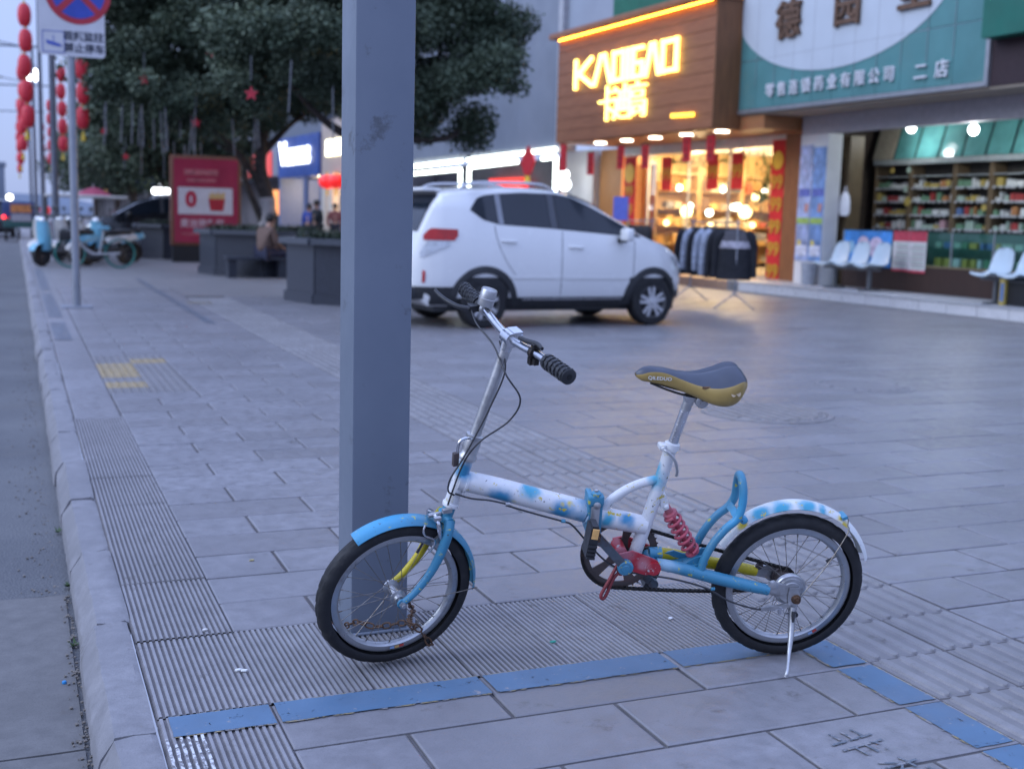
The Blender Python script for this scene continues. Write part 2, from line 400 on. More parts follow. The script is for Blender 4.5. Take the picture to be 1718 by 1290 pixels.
# dotted warning tiles with old yellow paint
def dot_mesh(m, t, w=.298, d=.288):
    mb = MB(); slab_geo(mb, -w / 2, w / 2, -d / 2, d / 2, z=-.004, g=.001)
    for i in range(5):
        for j in range(5):
            mb.lathe((-w / 2 + w * (i + .5) / 5, -d / 2 + d * (j + .5) / 5, -.004), (0, 0, 1), [(.014, 0), (.010, .005)], 8)
    return tone_mesh(mb.mesh('dotted_tile', m, 0), t)
dg, dy = dot_mesh(m_tact, .2), dot_mesh(m_yel2, .1)
yellow_cells = {(0, 3), (0, 4), (0, 5), (1, 6), (0, 1)}
for i in range(2):
    for j in range(8):
        o = bpy.data.objects.new('dotted_tile', dy if (i, j) in yellow_cells else dg); o.location = (.75 + .30 * i, 9.035 + .29 * j, .003 if (i, j) in yellow_cells else 0)
        link(o, pavement)

# painted parking lines: blue over an older yellow coat
paintp = [(.33, .60, 2.937, 3.062), (.607, 1.205, 2.938, 3.066), (1.215, 1.806, 2.938, 3.066), (1.816, 2.245, 2.938, 3.066)]
def paint_piece(x0, x1, y0, y1, m, z, name='painted_line'):
    mb = MB(); N = max(2, int((x1 - x0) / .03)); Mn = max(2, int((y1 - y0) / .03))
    rows = []
    for j in range(Mn + 1):
        r = []
        for i in range(N + 1):
            ex = rng.uniform(-.0012, .0012) if j in (0, Mn) else 0; ey = rng.uniform(-.0012, .0012) if i in (0, N) else 0
            r.append((x0 + (x1 - x0) * i / N + ey, y0 + (y1 - y0) * j / Mn + ex, z))
        rows.append(r)
    mb.grid(rows); return mb.build(name, m, pavement, 0)
for a in paintp:
    paint_piece(a[0] + .004, a[1] - .004, a[2], a[3], m_blue, .0024)
    paint_piece(a[0] + .006, a[1] - .006, a[2] - .005, a[3] + .004, m_yel, .0018)
for y0, y1 in ((2.785, 2.985), (2.49, 2.765), (2.20, 2.47), (1.905, 2.18), (1.61, 1.885)):
    paint_piece(2.252, 2.378, y0, y1, m_blue, .0024); paint_piece(2.245, 2.386, y0 + .004, y1 - .004, m_yel, .0018)
for i in range(6):                                   # white paint left on the ribs nearest the kerb
    p = .2955 / 17; x = .455 - .2955 / 2 + p * i
    paint_piece(x + p * .29, x + p * .71, 2.50, 2.93, m_white, .0020)
for x0, x1, y0, y1 in ((2.06, 2.17, 14.2, 17.4), (2.06, 2.17, 17.5, 20.6), (2.06, 2.17, 20.7, 23.6), (.34, .5, 12.6, 14.6), (.34, .5, 15.2, 19.5), (.34, .5, 20.2, 27)):
    paint_piece(x0, x1, y0, y1, m_fade, .006)
paint_piece(2.25, 2.6, 17.3, 17.7, m_yel, .006)
m_sten = paint_mat('faded_stencil_paint', (.13, .15, .18), .52)
# stencilled blue characters, worn, on the near slab
t_ = text('stencil_writing', '非', .16, pavement, (1.965, 2.33, .0026), (.15, -1, 0), (1, .15, 0), m_sten, .0004, -.0015)
t_ = text('stencil_writing', '机', .16, pavement, (1.985, 2.15, .0026), (.15, -1, 0), (1, .15, 0), m_sten, .0004, -.0015)

# kerb
kerb = tag(empty('kerb'), 'weathered granite kerb along the road edge', None, None, 'structure')
yk = -.55; k = 0
while yk < 70:
    L = .885 if yk < 22 else 2.6
    off = rng.uniform(-.006, .006); rows = []; ry = rng.uniform(-.004, .004); hz = rng.uniform(-.008, .006); nyk = 14 if yk < 12 else 4
    prof = [(.150, -.20), (.156, -.075), (.163, -.058), (.192, -.012), (.199, -.002), (.245, 0), (.285, 0), (.301, -.003), (.303, -.05)]
    for j in range(nyk + 1):
        e = (.012 if abs(yk - 3.87) < .5 else .004) if j in (0, nyk) else 0
        yy = yk + .003 + (L - .006) * j / nyk
        rows.append([(x + off + ry * (j / nyk - .5) * 2 + (rng.gauss(0, .0016) if 0 < q < 5 else 0) + (e * .5 if q < 4 else 0), yy, z + hz + (rng.gauss(0, .002) if 1 < q < 8 else 0) - (e if 1 < q < 8 and rng.random() < .6 else e * .3)) for q, (x, z) in enumerate(prof)])
    mb = MB(); mb.grid(rows); mb.add(rows[0], [tuple(range(len(prof)))]); mb.add(rows[-1], [tuple(range(len(prof)))])
    mb.build('kerb_stone', m_kerb, kerb, 24); yk += L; k += 1
# road and gutter
n = NT('asphalt'); c = n.co('World')
agg = n.node('ShaderNodeTexVoronoi'); agg.inputs['Scale'].default_value = 95; n.L(c, agg.inputs['Vector'])
col = n.mix(n.mapr(n.noise(c, 1.1, 7, .6), .35, .7), (.105, .108, .115), (.15, .152, .155)); col = n.mix(n.mapr(agg.outputs['Distance'], .0, .5, .5, 0), col, (.19, .19, .195))
col = n.mix(n.mapr(n.noise(c, .5, 8, .7), .55, .72, 0, .55), col, (.15, .14, .125))
n.set(col=col, rough=.92, spec=.2); n.bump(n.math('ADD', agg.outputs['Distance'], n.noise(c, 9, 6)), .6, .006)
rd = MB(); xs = [-40, -14, -6, -3, -1.6, -.9, -.5, -.2, .05, .175]; ys = [-6, 0, 2, 3, 4, 4.6, 5, 6, 8, 11, 15, 20, 30, 60, 220]
rows = [[(x, y, -.135 - (.012 if -.35 < x < .1 and y > 4.4 else 0)) for x in xs] for y in ys]
rd.grid(rows); road = tag(rd.build('road', n.mat, None, 30), 'dark worn asphalt road left of the kerb', None, None, 'structure')
for y0, y1 in ((1.5, 3.22), (3.23, 4.62), (-.2, 1.49)):
    mb = MB(); N = 12; rows = [[(-.98 + (1.115) * i / N, y0 + (y1 - y0) * j / N, -.128 + rng.gauss(0, .0006)) for i in range(N + 1)] for j in range(N + 1)]
    mb.grid(rows); mb.add([(-.98, y0, -.128), (.135, y0, -.128), (.135, y0, -.16), (-.98, y0, -.16)], [(0, 1, 2, 3)]); mb.add([(-.98, y1, -.128), (.135, y1, -.128), (.135, y1, -.16), (-.98, y1, -.16)], [(0, 1, 2, 3)])
    mb.build('gutter_slab', m_conc, road, 0)
# grit and leaf litter gathered along the kerb foot
gm = mat('gutter_grit', (.17, .15, .13), .9, var=.5, scale=30, bump=.5, co='World')
mb = MB()
for i in range(900):
    y = 1.4 + 14 * rng.random() ** 1.5; x = .15 - abs(rng.gauss(0, .022 if y < 4.7 else .09)); s = rng.uniform(.001, .004)
    mb.obox((x, y, -.124 if y < 4.6 else -.142), (s, s * .4, 0), (-s * .3, s * 1.1, s * .2), (0, -s * .1, s * .6))
tag(mb.build('gutter_litter', gm, None, 0), 'brown grit and crumbs gathered along the foot of the kerb', 'litter', None, 'stuff')
wm = mat('crack_weed', (.045, .09, .02), .6, var=.3)
for (wx, wy) in ((.145, 4.05), (.15, 4.72), (.14, 5.55)):
    mb = MB()
    for i in range(22):
        a = rng.uniform(0, 2 * PI); l = rng.uniform(.012, .032); t = V(math.cos(a) * l, math.sin(a) * l, l * rng.uniform(.3, .9)); w = V(-math.sin(a), math.cos(a), 0) * .004
        mb.add([V(0, 0, 0), t * .5 + w, t, t * .5 - w], [(0, 1, 2, 3)])
    o = mb.build('weed', wm, None, 0, (wx, wy, -.13)); tag(o, {4.05: 'small green weed sprouting below the cracked kerb joint', 4.72: 'middle of the three weeds at the kerb foot', 5.55: 'farthest small weed tuft at the kerb foot'}[wy], 'weed', 'weeds in the gutter')
# manhole covers
m_iron = mat('manhole_iron', (.235, .222, .222), .55, .2, var=.18, scale=14, bump=.3, dirt=(.16, .15, .14), dirt_amt=.45, co='World')
for (x, y, r, lab) in ((4.92, 7.0, .42, 'pale round manhole cover in the paving behind the saddle'), (6.6, 8.0, .36, 'farther darker manhole cover flush with the paving')):
    mb = MB(); mb.lathe((0, 0, 0), (0, 0, 1), [(r + .05, -.02), (r + .05, .0035), (r + .012, .0035), (r + .010, -.004), (r, -.004), (r - .004, .005), (0, .005)], 40)
    o = mb.build('manhole_cover', m_iron if y < 7.5 else m_slab, None, 30, (x, y, .002)); tag(o, lab, 'manhole', 'manhole covers')
    rb = MB()
    for i in range(-4, 5):
        w = math.sqrt(max(0, (r - .04) ** 2 - (i * .085) ** 2)); rb.box(i * .085 - .02, i * .085 + .02, -w, w, .004, .011)
    rb.build('cover_rib', m_iron if y < 7.5 else m_slab, o, 0)
# scraps lying about
scr = [((.56, 3.33), 'two white crumbs on the ribbed tile left of the wheel', (.7, .7, .68)), ((1.53, 3.25), 'tiny green scrap on the ribbed tiles under the pedal', (.02, .3, .22)), ((2.0, 3.33), 'white scrap on the ribbed tiles before the rear wheel', (.7, .7, .7)), ((.80, 4.42), 'dry yellow leaf scrap lying on a slab left of the post', (.4, .33, .14)), ((.52, 3.70), 'short white stick scrap at a ribbed tile joint', (.65, .63, .6)), ((.10, 3.72), 'blue bottle cap lying in the gutter', (.02, .22, .5))]
for i, ((x, y), lab, c) in enumerate(scr):
    mb = MB()
    if i == 5: mb.lathe((0, 0, 0), (0, 0, 1), [(.007, 0), (.007, .006), (.005, .008), (0, .008)], 14)
    else:
        for k in range(2 if i == 0 else 1):
            pts = [(.011 * math.cos(a) * rng.uniform(.5, 1.1) + k * .016, .007 * math.sin(a) * rng.uniform(.6, 1.2) - k * .01) for a in np.linspace(0, 2 * PI, 8)[:-1]]
            mb.prism(pts, (0, 0, .001), (1, 0, 0), (0, 1, 0), (.001, 0, .004))
    tag(mb.build('litter_scrap' if i != 5 else 'bottle_cap', mat('scrap%d' % i, c, .6, var=.2), None, 30, (x, y, .001 if i != 5 else -.127)), lab, 'litter' if i != 5 else 'cap')

# ================================================================== steel post
def post_mat():
    n = NT('post_grey_paint'); c = n.co('Object')
    base = n.mix(n.mapr(n.noise(c, 3, 6, .6), .3, .7), (.150, .178, .228), (.180, .208, .258))
    smear = n.mapr(n.noise(c, 5.5, 9, .72), .585, .66, 0, .7); base = n.mix(smear, base, (.075, .078, .085))
    spk = n.mapr(n.noise(c, 60, 4, .8), .72, .76, 0, .7); base = n.mix(spk, base, (.05, .045, .045))
    n.set(col=base, rough=n.mapr(n.noise(c, 8, 5), .3, .7, .38, .58), spec=.5); n.bump(n.noise(c, 45, 5), .08, .002); return n.mat
m_post = post_mat(); m_dark = mat('dark_opening', (.01, .01, .012), .8)
post = empty('lamp_post', (.945, 3.51, 0)); tag(post, 'tall square blue-grey steel post behind the front wheel of the folding bicycle', 'post')
mb = MB(); mb.rbox(0, .186, 0, .165, .006, 7.5, .006, seg=2); mb.build('shaft', m_post, post, 40)
mb = MB(); mb.rbox(-.05, .236, -.008, .215, -.002, .008, .003, seg=1); mb.build('base_plate', m_post, post, 40)
mb = MB()
for x in (.128,): mb.box(x, x + .010, -.0015, .01, .335, .372)
mb.build('lock_slot', m_dark, post, 0)
for sx in (-.035, .221):
    for sy in (.005, .19):
        q = MB(); q.lathe((sx, sy, .008), (0, 0, 1), [(.011, 0), (.011, .008), (.006, .008), (.006, .02), (0, .02)], 6); q.build('anchor_bolt', mat('bolt_zinc', (.30, .29, .28), .45, .9, dirt=(.18, .09, .04), dirt_amt=.5), post, 30)

# ================================================================== folding bicycle
B_O = Vector((2.16, 2.9434, 0)); B_H = Vector((-0.96525139, 0.26132307, 0)); B_N = Vector((-0.25636533, -0.94693892, -0.19386464)); B_U = Vector((-0.0506613, -0.18712811, 0.98102829))
bike = empty('folding_bicycle'); mm = Matrix((B_H, B_N, B_U)).transposed().to_4x4(); mm.translation = B_O + Vector((0, 0, .003)); bike.matrix_world = mm
tag(bike, 'small white and blue folding bicycle leaning on its kickstand before the steel post', 'bicycle')
WR = .238
# paints -----------------------------------------------------------
def spray_mat(name, base, spots, col, flecks=True, under=(.55, .42, .03)):
    n = NT(name); c = n.co('Object'); wob = n.noise(c, 22, 3, .5, 1)
    vm = n.node('ShaderNodeVectorMath', operation='MULTIPLY_ADD'); n.L(wob, vm.inputs[0]); vm.inputs[1].default_value = (.045,) * 3; n.L(c, vm.inputs[2])
    sb = n.node('ShaderNodeVectorMath', operation='SUBTRACT'); n.L(vm.outputs[0], sb.inputs[0]); sb.inputs[1].default_value = (.0225,) * 3
    colr = n.mix(n.mapr(n.noise(c, 11, 5), .35, .7, 0, .6), base, tuple(x * .86 for x in base))
    for (x, y, z, r, cc) in spots:
        ds = n.node('ShaderNodeVectorMath', operation='DISTANCE'); n.L(sb.outputs[0], ds.inputs[0]); ds.inputs[1].default_value = (x, y, z)
        colr = n.mix(n.mapr(ds.outputs['Value'], r * .25, r, 1, 0, True), colr, cc or col)
    if flecks:
        colr = n.mix(n.mapr(n.noise(c, 40, 8, .72), .605, .625), colr, under)
        colr = n.mix(n.mapr(n.noise(c, 85, 4, .7), .655, .675), colr, (.05, .045, .04))
        colr = n.mix(n.mapr(n.noise(c, 6, 8, .7), .55, .8, 0, .35), colr, (.28, .25, .22))
    n.set(col=colr, rough=n.mapr(n.noise(c, 17, 4), .3, .7, .33, .55), coat=.15); n.bump(n.noise(c, 130, 4), .1, .001); return n.mat
CY = (.04, .31, .45); CYD = (.03, .22, .40); YL = (.62, .46, .03)
frame_spots = [(1.006, .02, .628, 0.045, CYD), (.90, .03, .535, 0.057, CYD), (.81, .02, .572, 0.045, CY), (.72, .03, .50, 0.053, CYD), (.655, .0, .485, 0.061, CYD), (.585, .02, .47, 0.033, CY), (.52, .03, .475, 0.037, CYD), (.445, .0, .592, 0.041, CY), (.69, .03, .528, .016, YL), (.72, .035, .53, .016, YL), (.862, .035, .532, .016, YL), (.845, .04, .522, .014, YL), (.45, -.01, .62, 0.033, CY)]
m_frame = spray_mat('white_blue_sprayed_paint', (.68, .68, .69), frame_spots, CY)
m_bblue = spray_mat('chipped_blue_paint', (.046, .225, .355), [(.2, .05, .5, .09, (.05, .30, .5)), (1.25, .02, .46, .16, (.055, .30, .50)), (.40, .05, .33, .05, (.25, .40, .5))], CY, True, (.45, .42, .05))
m_rfend = spray_mat('rear_guard_paint', (.66, .67, .66), [(.125, .024, .488, .042, CY), (.065, .024, .508, .045, CY), (-.02, .024, .514, .040, CY), (-.075, .02, .503, .030, CY), (.178, .03, .455, .026, YL), (-.150, .028, .455, .024, YL), (-.125, .03, .475, .018, YL)], CY)
m_red = spray_mat('chipped_red_paint', (.42, .02, .035), [(.47, .05, .345, .03, (.50, .20, .22)), (.53, .05, .37, .04, (.42, .14, .17))], CY, True, (.5, .45, .45))
m_pink = mat('dusty_red_spring', (.42, .07, .10), .5, var=.3, scale=30, dirt=(.30, .20, .20), dirt_amt=.45)
m_yelp = mat('chipped_yellow_paint', (.50, .40, .015), .45, var=.2, scale=25, dirt=(.06, .05, .04), dirt_amt=.40, dirt_scale=28)
m_alu = mat('dull_aluminium', (.46, .46, .47), .38, .85, var=.2, scale=22, bump=.1, dirt=(.14, .12, .10), dirt_amt=.42, dirt_scale=14)
m_chrome = mat('worn_chrome', (.62, .63, .66), .2, 1.0, var=.12, scale=30, dirt=(.22, .17, .13), dirt_amt=.36, dirt_scale=30)
m_rim = mat('brushed_rim', (.40, .41, .43), .34, .8, var=.12, scale=18, dirt=(.17, .155, .14), dirt_amt=.45, dirt_scale=10)
m_tyre = mat('black_tyre_rubber', (.011, .011, .013), .72, var=.25, scale=14, bump=.2, dirt=(.032, .030, .029), dirt_amt=.44, dirt_scale=11)
m_rub = mat('black_grip_rubber', (.022, .023, .027), .5, var=.2, scale=20, bump=.2)
m_cable = mat('black_cable', (.03, .03, .034), .4, var=.2)
m_rust = mat('rusty_steel', (.11, .06, .035), .75, .35, var=.4, scale=45, bump=.5, bscale=160, dirt=(.035, .03, .028), dirt_amt=.5, dirt_scale=50)
m_chainm = mat('oily_bike_chain', (.03, .027, .025), .5, .6, var=.3, scale=60, dirt=(.09, .05, .03), dirt_amt=.45, dirt_scale=60)
m_ring = mat('rusty_chainring', (.105, .085, .080), .55, .4, var=.3, scale=18, bump=.25, dirt=(.16, .06, .04), dirt_amt=.42, dirt_scale=9)
m_spoke = mat('dull_spoke', (.24, .22, .20), .4, .85, var=.3, scale=30, dirt=(.10, .06, .04), dirt_amt=.5, dirt_scale=40)
m_navy = mat('navy_saddle_vinyl', (.046, .055, .080), .36, var=.12, scale=16, bump=.12, bscale=220, dirt=(.09, .09, .11), dirt_amt=.36)
m_gold = mat('tan_gold_saddle_vinyl', (.36, .245, .075), .42, var=.16, scale=14, bump=.12, bscale=200, dirt=(.13, .09, .05), dirt_amt=.36, dirt_scale=12)
m_refl = mat('amber_reflector', (.75, .42, .14), .3, var=.1, scale=40)
m_sticker = mat('rim_sticker_red', (.45, .06, .05), .5); m_sticker2 = mat('rim_sticker_orange', (.6, .35, .12), .5); m_sticker3 = mat('rim_sticker_blue', (.25, .36, .55), .5)

def tyre_mesh(mb, c, ax_side, e1, e2, R, w, treadfn):
    """tyre torus round axis ax_side; e1 e2 span the wheel plane"""
    N = 180; prof = []
    for k in range(17):
        t = rad(-118 + 236 * k / 16); prof.append((R - w + w * math.cos(t), w * 1.02 * math.sin(t), t))
    rows = []
    for i in range(N):
        a = 2 * PI * i / N; e = e1 * math.cos(a) + e2 * math.sin(a)
        rows.append([c + e * (r - treadfn(i, t)) + ax_side * s for r, s, t in prof])
    rows.append(rows[0]); mb.grid(rows)
def tread(i, t):
    ph = i % 6; x = abs(math.degrees(t))
    if x > 76: return 0
    scal = 2.0 * abs(x - 18) / 26
    return .0022 if (abs(ph - scal) < .75 or 14 < x < 20) else 0
def wheel(name, root, c, h, u, s, drum=False, nspk=28):
    """rim + tyre + hub + spokes in root coordinates; s = axle direction to the near side"""
    c = Vector(c); W = empty(name, parent=root)
    mb = MB(); tyre_mesh(mb, c, s, h, u, WR, .0255, tread); mb.build('tyre', m_tyre, W, 30)
    mb = MB(); RO = .196
    prof = [(RO - .006, -.0105), (RO, -.0135), (RO - .004, -.0145), (RO - .017, -.0135), (RO - .022, -.009), (RO - .025, 0), (RO - .022, .009), (RO - .017, .0135), (RO - .004, .0145), (RO, .0135), (RO - .006, .0105), (RO - .006, -.0105)]
    rows = []
    for i in range(97):
        a = 2 * PI * i / 96; e = h * math.cos(a) + u * math.sin(a); rows.append([c + e * r + s * q for r, q in prof])
    mb.grid(rows); rim = mb.build('rim', m_rim, W, 35)
    for a0, mt in ((-1.74, m_sticker), (-1.66, m_sticker2), (-1.58, m_sticker3)) if not drum else ((-2.2, m_sticker), (-2.12, m_sticker3)):
        q = MB(); r2 = []
        for i in range(6):
            a = a0 + .075 * i / 5 + (0.0); e = h * math.cos(a) + u * math.sin(a); r2.append([c + e * (RO - .0065) + s * .0152, c + e * (RO - .0150) + s * .0146])
        q.grid(r2); q.build('rim_sticker', mt, rim, 0)
    hub = MB(); hub.lathe(c - s * .045, s, [(.006, -.012), (.006, .0), (.013, 0), (.016, .010), (.024, .014), (.024, .018), (.012, .024), (.012, .066), (.024, .072), (.024, .076), (.016, .080), (.013, .09), (.006, .09), (.006, .104)], 20)
    hub.build('hub', m_alu if not drum else m_ring, W, 40)
    for k in range(nspk):
        a = 2 * PI * k / nspk + .06; sd = 1 if k % 2 else -1; cr = (1 if (k // 2) % 2 else -1) * .62
        p0 = c + (h * math.cos(a + cr) + u * math.sin(a + cr)) * .021 + s * sd * .029
        p1 = c + (h * math.cos(a) + u * math.sin(a)) * .176 + s * sd * .002
        q = MB(); q.cyl(p0, p1, .00105, n=5); d_ = (p1 - p0).normalized(); q.cyl(p1 - d_ * .013, p1, .0021, n=6); q.build('spoke', m_spoke, W, 40)
    va = rad(118 if not drum else 146); e = h * math.cos(va) + u * math.sin(va)
    q = MB(); q.cyl(c + e * .174, c + e * .140, .0035, n=8); q.cyl(c + e * .150, c + e * .138, .0048, n=8); q.build('valve', m_cable, W, 40)
    return W
X, Y, Z = V(1, 0, 0), V(0, 1, 0), V(0, 0, 1)
RC = V(0, 0, WR)
wheel('rear_wheel', bike, RC, X, Z, Y, True)

# steered front end: turned about the head axis
HA = V(1.038, 0, .521); HB = V(.893, 0, 1.02); HD = (HB - HA).normalized(); STEER = .3468
SQ = Matrix.Rotation(STEER, 3, HD)
def S(x, y=0.0, z=None):
    p = Vector(x) if z is None else V(x, y, z)
    return HA + SQ @ (p - HA)
fh, fs_, fu = SQ @ X, SQ @ Y, SQ @ Z
FC0 = V(1.196, -.012, .2395); FC = S(FC0)
wheel('front_wheel', bike, FC, fh, fu, fs_)

# frame tubes --------------------------------------------------------
fr = empty('frame', parent=bike)
mb = MB(); mb.tube([HA - HD * .006, HA + HD * .146], .0205, 22); mb.build('head_tube', m_frame, fr)
mt = spline([(1.020, 0, .590), (.93, 0, .569), (.80, 0, .532), (.648, 0, .489)], 6)
mb = MB(); mb.tube(mt, [.030, .031, .032, .033], 24); mb.build('main_tube', m_frame, fr)
mb = MB(); mb.tube([(.605, 0, .472), (.53, 0, .457), (.462, 0, .442)], [.031, .030, .028], 24); mb.build('rear_tube', m_frame, fr)
mb = MB(); mb.tube(spline([(.592, 0, .495), (.568, 0, .527), (.530, 0, .556), (.489, 0, .576), (.445, 0, .588), (.42, 0, .592)], 6), .0138, 16); mb.build('curved_tube', m_frame, fr)
mb = MB(); mb.tube([(.409, 0, .690), (.425, 0, .605), (.455, 0, .47), (.487, 0, .345)], [.0185, .0195, .0195, .0195], 20); mb.build('seat_tube', m_frame, fr)
for (p, d, r) in ((V(.642, 0, .487), V(-.96, 0, -.26), .0345), (V(1.0, 0, .584), V(-.96, 0, -.27), .0315)):
    mb = MB(); mb.lathe(p - d * .004, d, [(r - .003, 0), (r + .0015, .003), (r + .0015, .009), (r - .003, .012)], 24); mb.build('weld_ring', m_frame, fr)
# hinge with clamp bar and latch
hg = empty('frame_hinge', parent=bike)
mb = MB(); mb.rbox(.601, .619, -.030, .036, .425, .548, .006); mb.rbox(.628, .646, -.030, .036, .430, .552, .006); mb.build('hinge_plate', m_bblue, hg)
mb = MB(); mb.rbox(.611, .637, .026, .042, .440, .530, .004); mb.build('clamp_bar', m_alu, hg)
mb = MB(); mb.rbox(.600, .648, .010, .044, .520, .556, .008, seg=3); mb.lathe((.624, .03, .552), (0, 0, 1), [(.015, 0), (.015, .009), (.009, .013), (0, .013)], 16); mb.build('latch_head', m_bblue, hg)
mb = MB(); mb.lathe((.624, .03, .566), (0, 0, 1), [(.006, -.003), (.006, .004), (0, .006)], 10); mb.build('hinge_bolt', m_alu, hg); mb = MB(); mb.lathe((.622, .046, .528), (0, 1, 0), [(.010, -.006), (.011, .002), (.006, .005), (0, .006)], 12); mb.build('hinge_bolt', m_alu, hg)
# seat clamp, seat post, saddle
mb = MB(); mb.lathe((.4095, 0, .680), V(-.20, 0, .98), [(.019, 0), (.0225, .002), (.0225, .024), (.019, .026)], 22); mb.rbox(.424, .446, -.016, .016, .686, .702, .004); mb.cyl((.436, -.022, .694), (.436, .026, .694), .0055, n=10); mb.build('seat_clamp', m_frame, bike)
mb = MB(); mb.tube(spline([(.436, .026, .694), (.425, .034, .688), (.404, .036, .665), (.392, .032, .63), (.392, .028, .612)], 5), [.004, .005, .0045, .004, .0045], 8); mb.build('quick_release_lever', m_alu, bike)
mb = MB(); mb.tube([(.414, 0, .665), (.372, 0, .828)], .0142, 20); mb.build('seat_post', m_chrome, bike)
mb = MB(); mb.tube([(.3775, 0, .806), (.3665, 0, .848)], [.0150, .0165], 18); mb.lathe((.338, -.030, .838), (0, 1, 0), [(.006, -.004), (.016, 0), (.019, .004), (.019, .016), (.010, .018), (.010, .042), (.019, .044), (.019, .056), (.014, .060), (.007, .060), (.007, .066), (0, .066)], 20); mb.rbox(.345, .385, -.017, .017, .832, .852, .005); mb.build('saddle_clamp', m_alu, bike)
sd_ = empty('saddle', parent=bike)
for sy in (-1, 1):
    mb = MB(); mb.tube(spline([(.49, sy * .010, .890), (.44, sy * .018, .872), (.39, sy * .021, .858), (.33, sy * .022, .850), (.27, sy * .028, .868), (.235, sy * .034, .890)], 5), .0034, 8); mb.build('saddle_rail', m_chainm, sd_)
SU = [0, .05, .12, .25, .40, .55, .70, .83, .93, 1.0]
sa = lambda u: .532 - .312 * u
def cs(vals):
    p = spline([(a, 0, b) for a, b in zip(SU, vals)], 10); xs9 = [q.x for q in p]; zs9 = [q.z for q in p]; return lambda u: float(np.interp(u, xs9, zs9))
sw = cs([.006, .016, .021, .025, .032, .046, .066, .077, .072, .046])
st = cs([.918, .931, .936, .932, .922, .921, .932, .946, .943, .918])
ss = cs([.912, .917, .925, .924, .908, .895, .893, .904, .916, .906])
sbm = cs([.906, .897, .894, .886, .873, .856, .840, .838, .852, .880])
us = np.linspace(0, 1, 42); rows = []; skL = []; skR = []
for u in us:
    x = sa(u); w = sw(u); r = []
    for k in range(17):
        t = -1 + 2 * k / 16; groove = .012 * max(0, 1 - (t / .22) ** 2) * float(np.interp(u, [.45, .62, .9, 1], [0, 1, 1, .3]))
        e = abs(t) ** 2.4; r.append((x, w * t * (1.0), st(u) * (1 - e) + ss(u) * e - groove))
    rows.append(r)
mb = MB(); mb.grid(rows); mb.build('saddle_top', m_navy, sd_, 60)
for sy in (-1, 1):
    mb = MB(); rr = []
    for u in us:
        x = sa(u); w = sw(u); a = ss(u); b = sbm(u); rr.append([(x, sy * w * (1 + q1), a + (b - a) * q) for q, q1 in ((0, .0), (.06, .035), (.3, .07), (.6, .045), (.85, -.06), (1, -.22), (1.0, -.6))])
    mb.grid(rr); mb.build('saddle_skirt', m_gold, sd_, 60)
mb = MB(); rr = [[(sa(1) + .0005, sw(1) * t * 1.04, ss(1) + (sbm(1) - ss(1)) * q) for t in np.linspace(-1, 1, 9)] for q in (0, .25, .5, .75, 1)]
rr = [[(x - .009 * (1 - (y / sw(1)) ** 2), y, z) for x, y, z in r] for r in rr]; mb.grid(rr); mb.build('saddle_tail', m_gold, sd_, 60)
mb = MB(); rr = []
for u in us: rr.append([(sa(u), sw(u) * t * .9, sbm(u) + .008) for t in np.linspace(-1, 1, 5)])
mb.grid(rr); mb.build('saddle_base', m_cable, sd_, 60)
m_lett = mat('pale_saddle_lettering', (.68, .66, .62), .5)
mb_txt = text('saddle_lettering', 'QILEDUO', .0135, sd_, (.468, .0275, .9085), (-1, .12, -.03), (-.03, -.12, 1), m_lett, .0002, .0002, sx=1.15)
mb = MB()                                              # torn flap of vinyl near the tail
for a0, k in ((.2, 1), (2.4, -1)):
    pts = [(.009 * math.cos(t) * (1 if k > 0 else .8), .009 * math.sin(t) + .004) for t in np.linspace(a0, a0 + 4.2, 9)]
    mb.prism(pts, (.262 - .006 * k, .0795, .880), (1, .1, 0), (0, -.25, 1), (0, .003, 0))
mb.build('torn_flap', mat('bare_vinyl', (.52, .40, .26), .6, var=.3, scale=60), sd_, 40)
mb = MB(); mb.rbox(.305, .352, .0545, .058, .889, .896, .0012, seg=1); mb.build('saddle_tear', mat('foam_tear', (.16, .09, .05), .9, var=.5, scale=90), sd_, 0)

# stem, bar, grips, bell, lever ---------------------------------------
st_e = empty('steering_stem', parent=bike)
def AX(t): return HA + HD * t
mb = MB(); mb.tube([AX(.145), AX(.505)], [.0165, .0150], 20); mb.build('stem_tube', m_alu, st_e)
mb = MB(); mb.lathe(AX(.138), HD, [(.020, 0), (.0265, .002), (.0275, .012), (.0225, .020), (.0235, .030), (.0245, .052), (.0225, .066), (.0255, .070), (.0255, .078), (.019, .080)], 24); mb.build('folding_clamp', m_alu, st_e)
mb = MB(); mb.tube(spline([S(1.0, .024, .73), S(1.022, .030, .738), S(1.038, .030, .730), S(1.043, .030, .712), S(1.043, .028, .69)], 5), .0042, 8); mb.build('folding_lever', m_chrome, st_e)
q = S(1.047, .028, .675); mb = MB(); mb.obox(q, fh * .008, fs_ * .006, fu * .020); mb.build('lever_latch', m_ring, st_e)
BC = AX(.512)                                                       # bar clamp centre
mb = MB(); mb.lathe(BC - fs_ * .022, fs_, [(.014, -.002), (.021, 0), (.021, .044), (.014, .046)], 22); mb.tube([AX(.475), AX(.515)], [.0165, .0185], 18); mb.obox(BC + fh * -.020 + fu * .002, fh * .012, fs_ * .018, fu * .010); mb.build('bar_clamp', m_chrome, st_e)
mb = MB(); mb.obox(BC - fh * .016 + fu * .019, fh * .014, fs_ * .022, fu * .004); mb.build('clamp_cap', m_chrome, st_e)
def BAR(L): a = abs(L); return BC + fs_ * L + fu * (.026 * float(np.interp(a, [.03, .16, .32], [0, .7, 1]))) - fh * (.006 * float(np.interp(a, [.10, .34], [0, 1])))
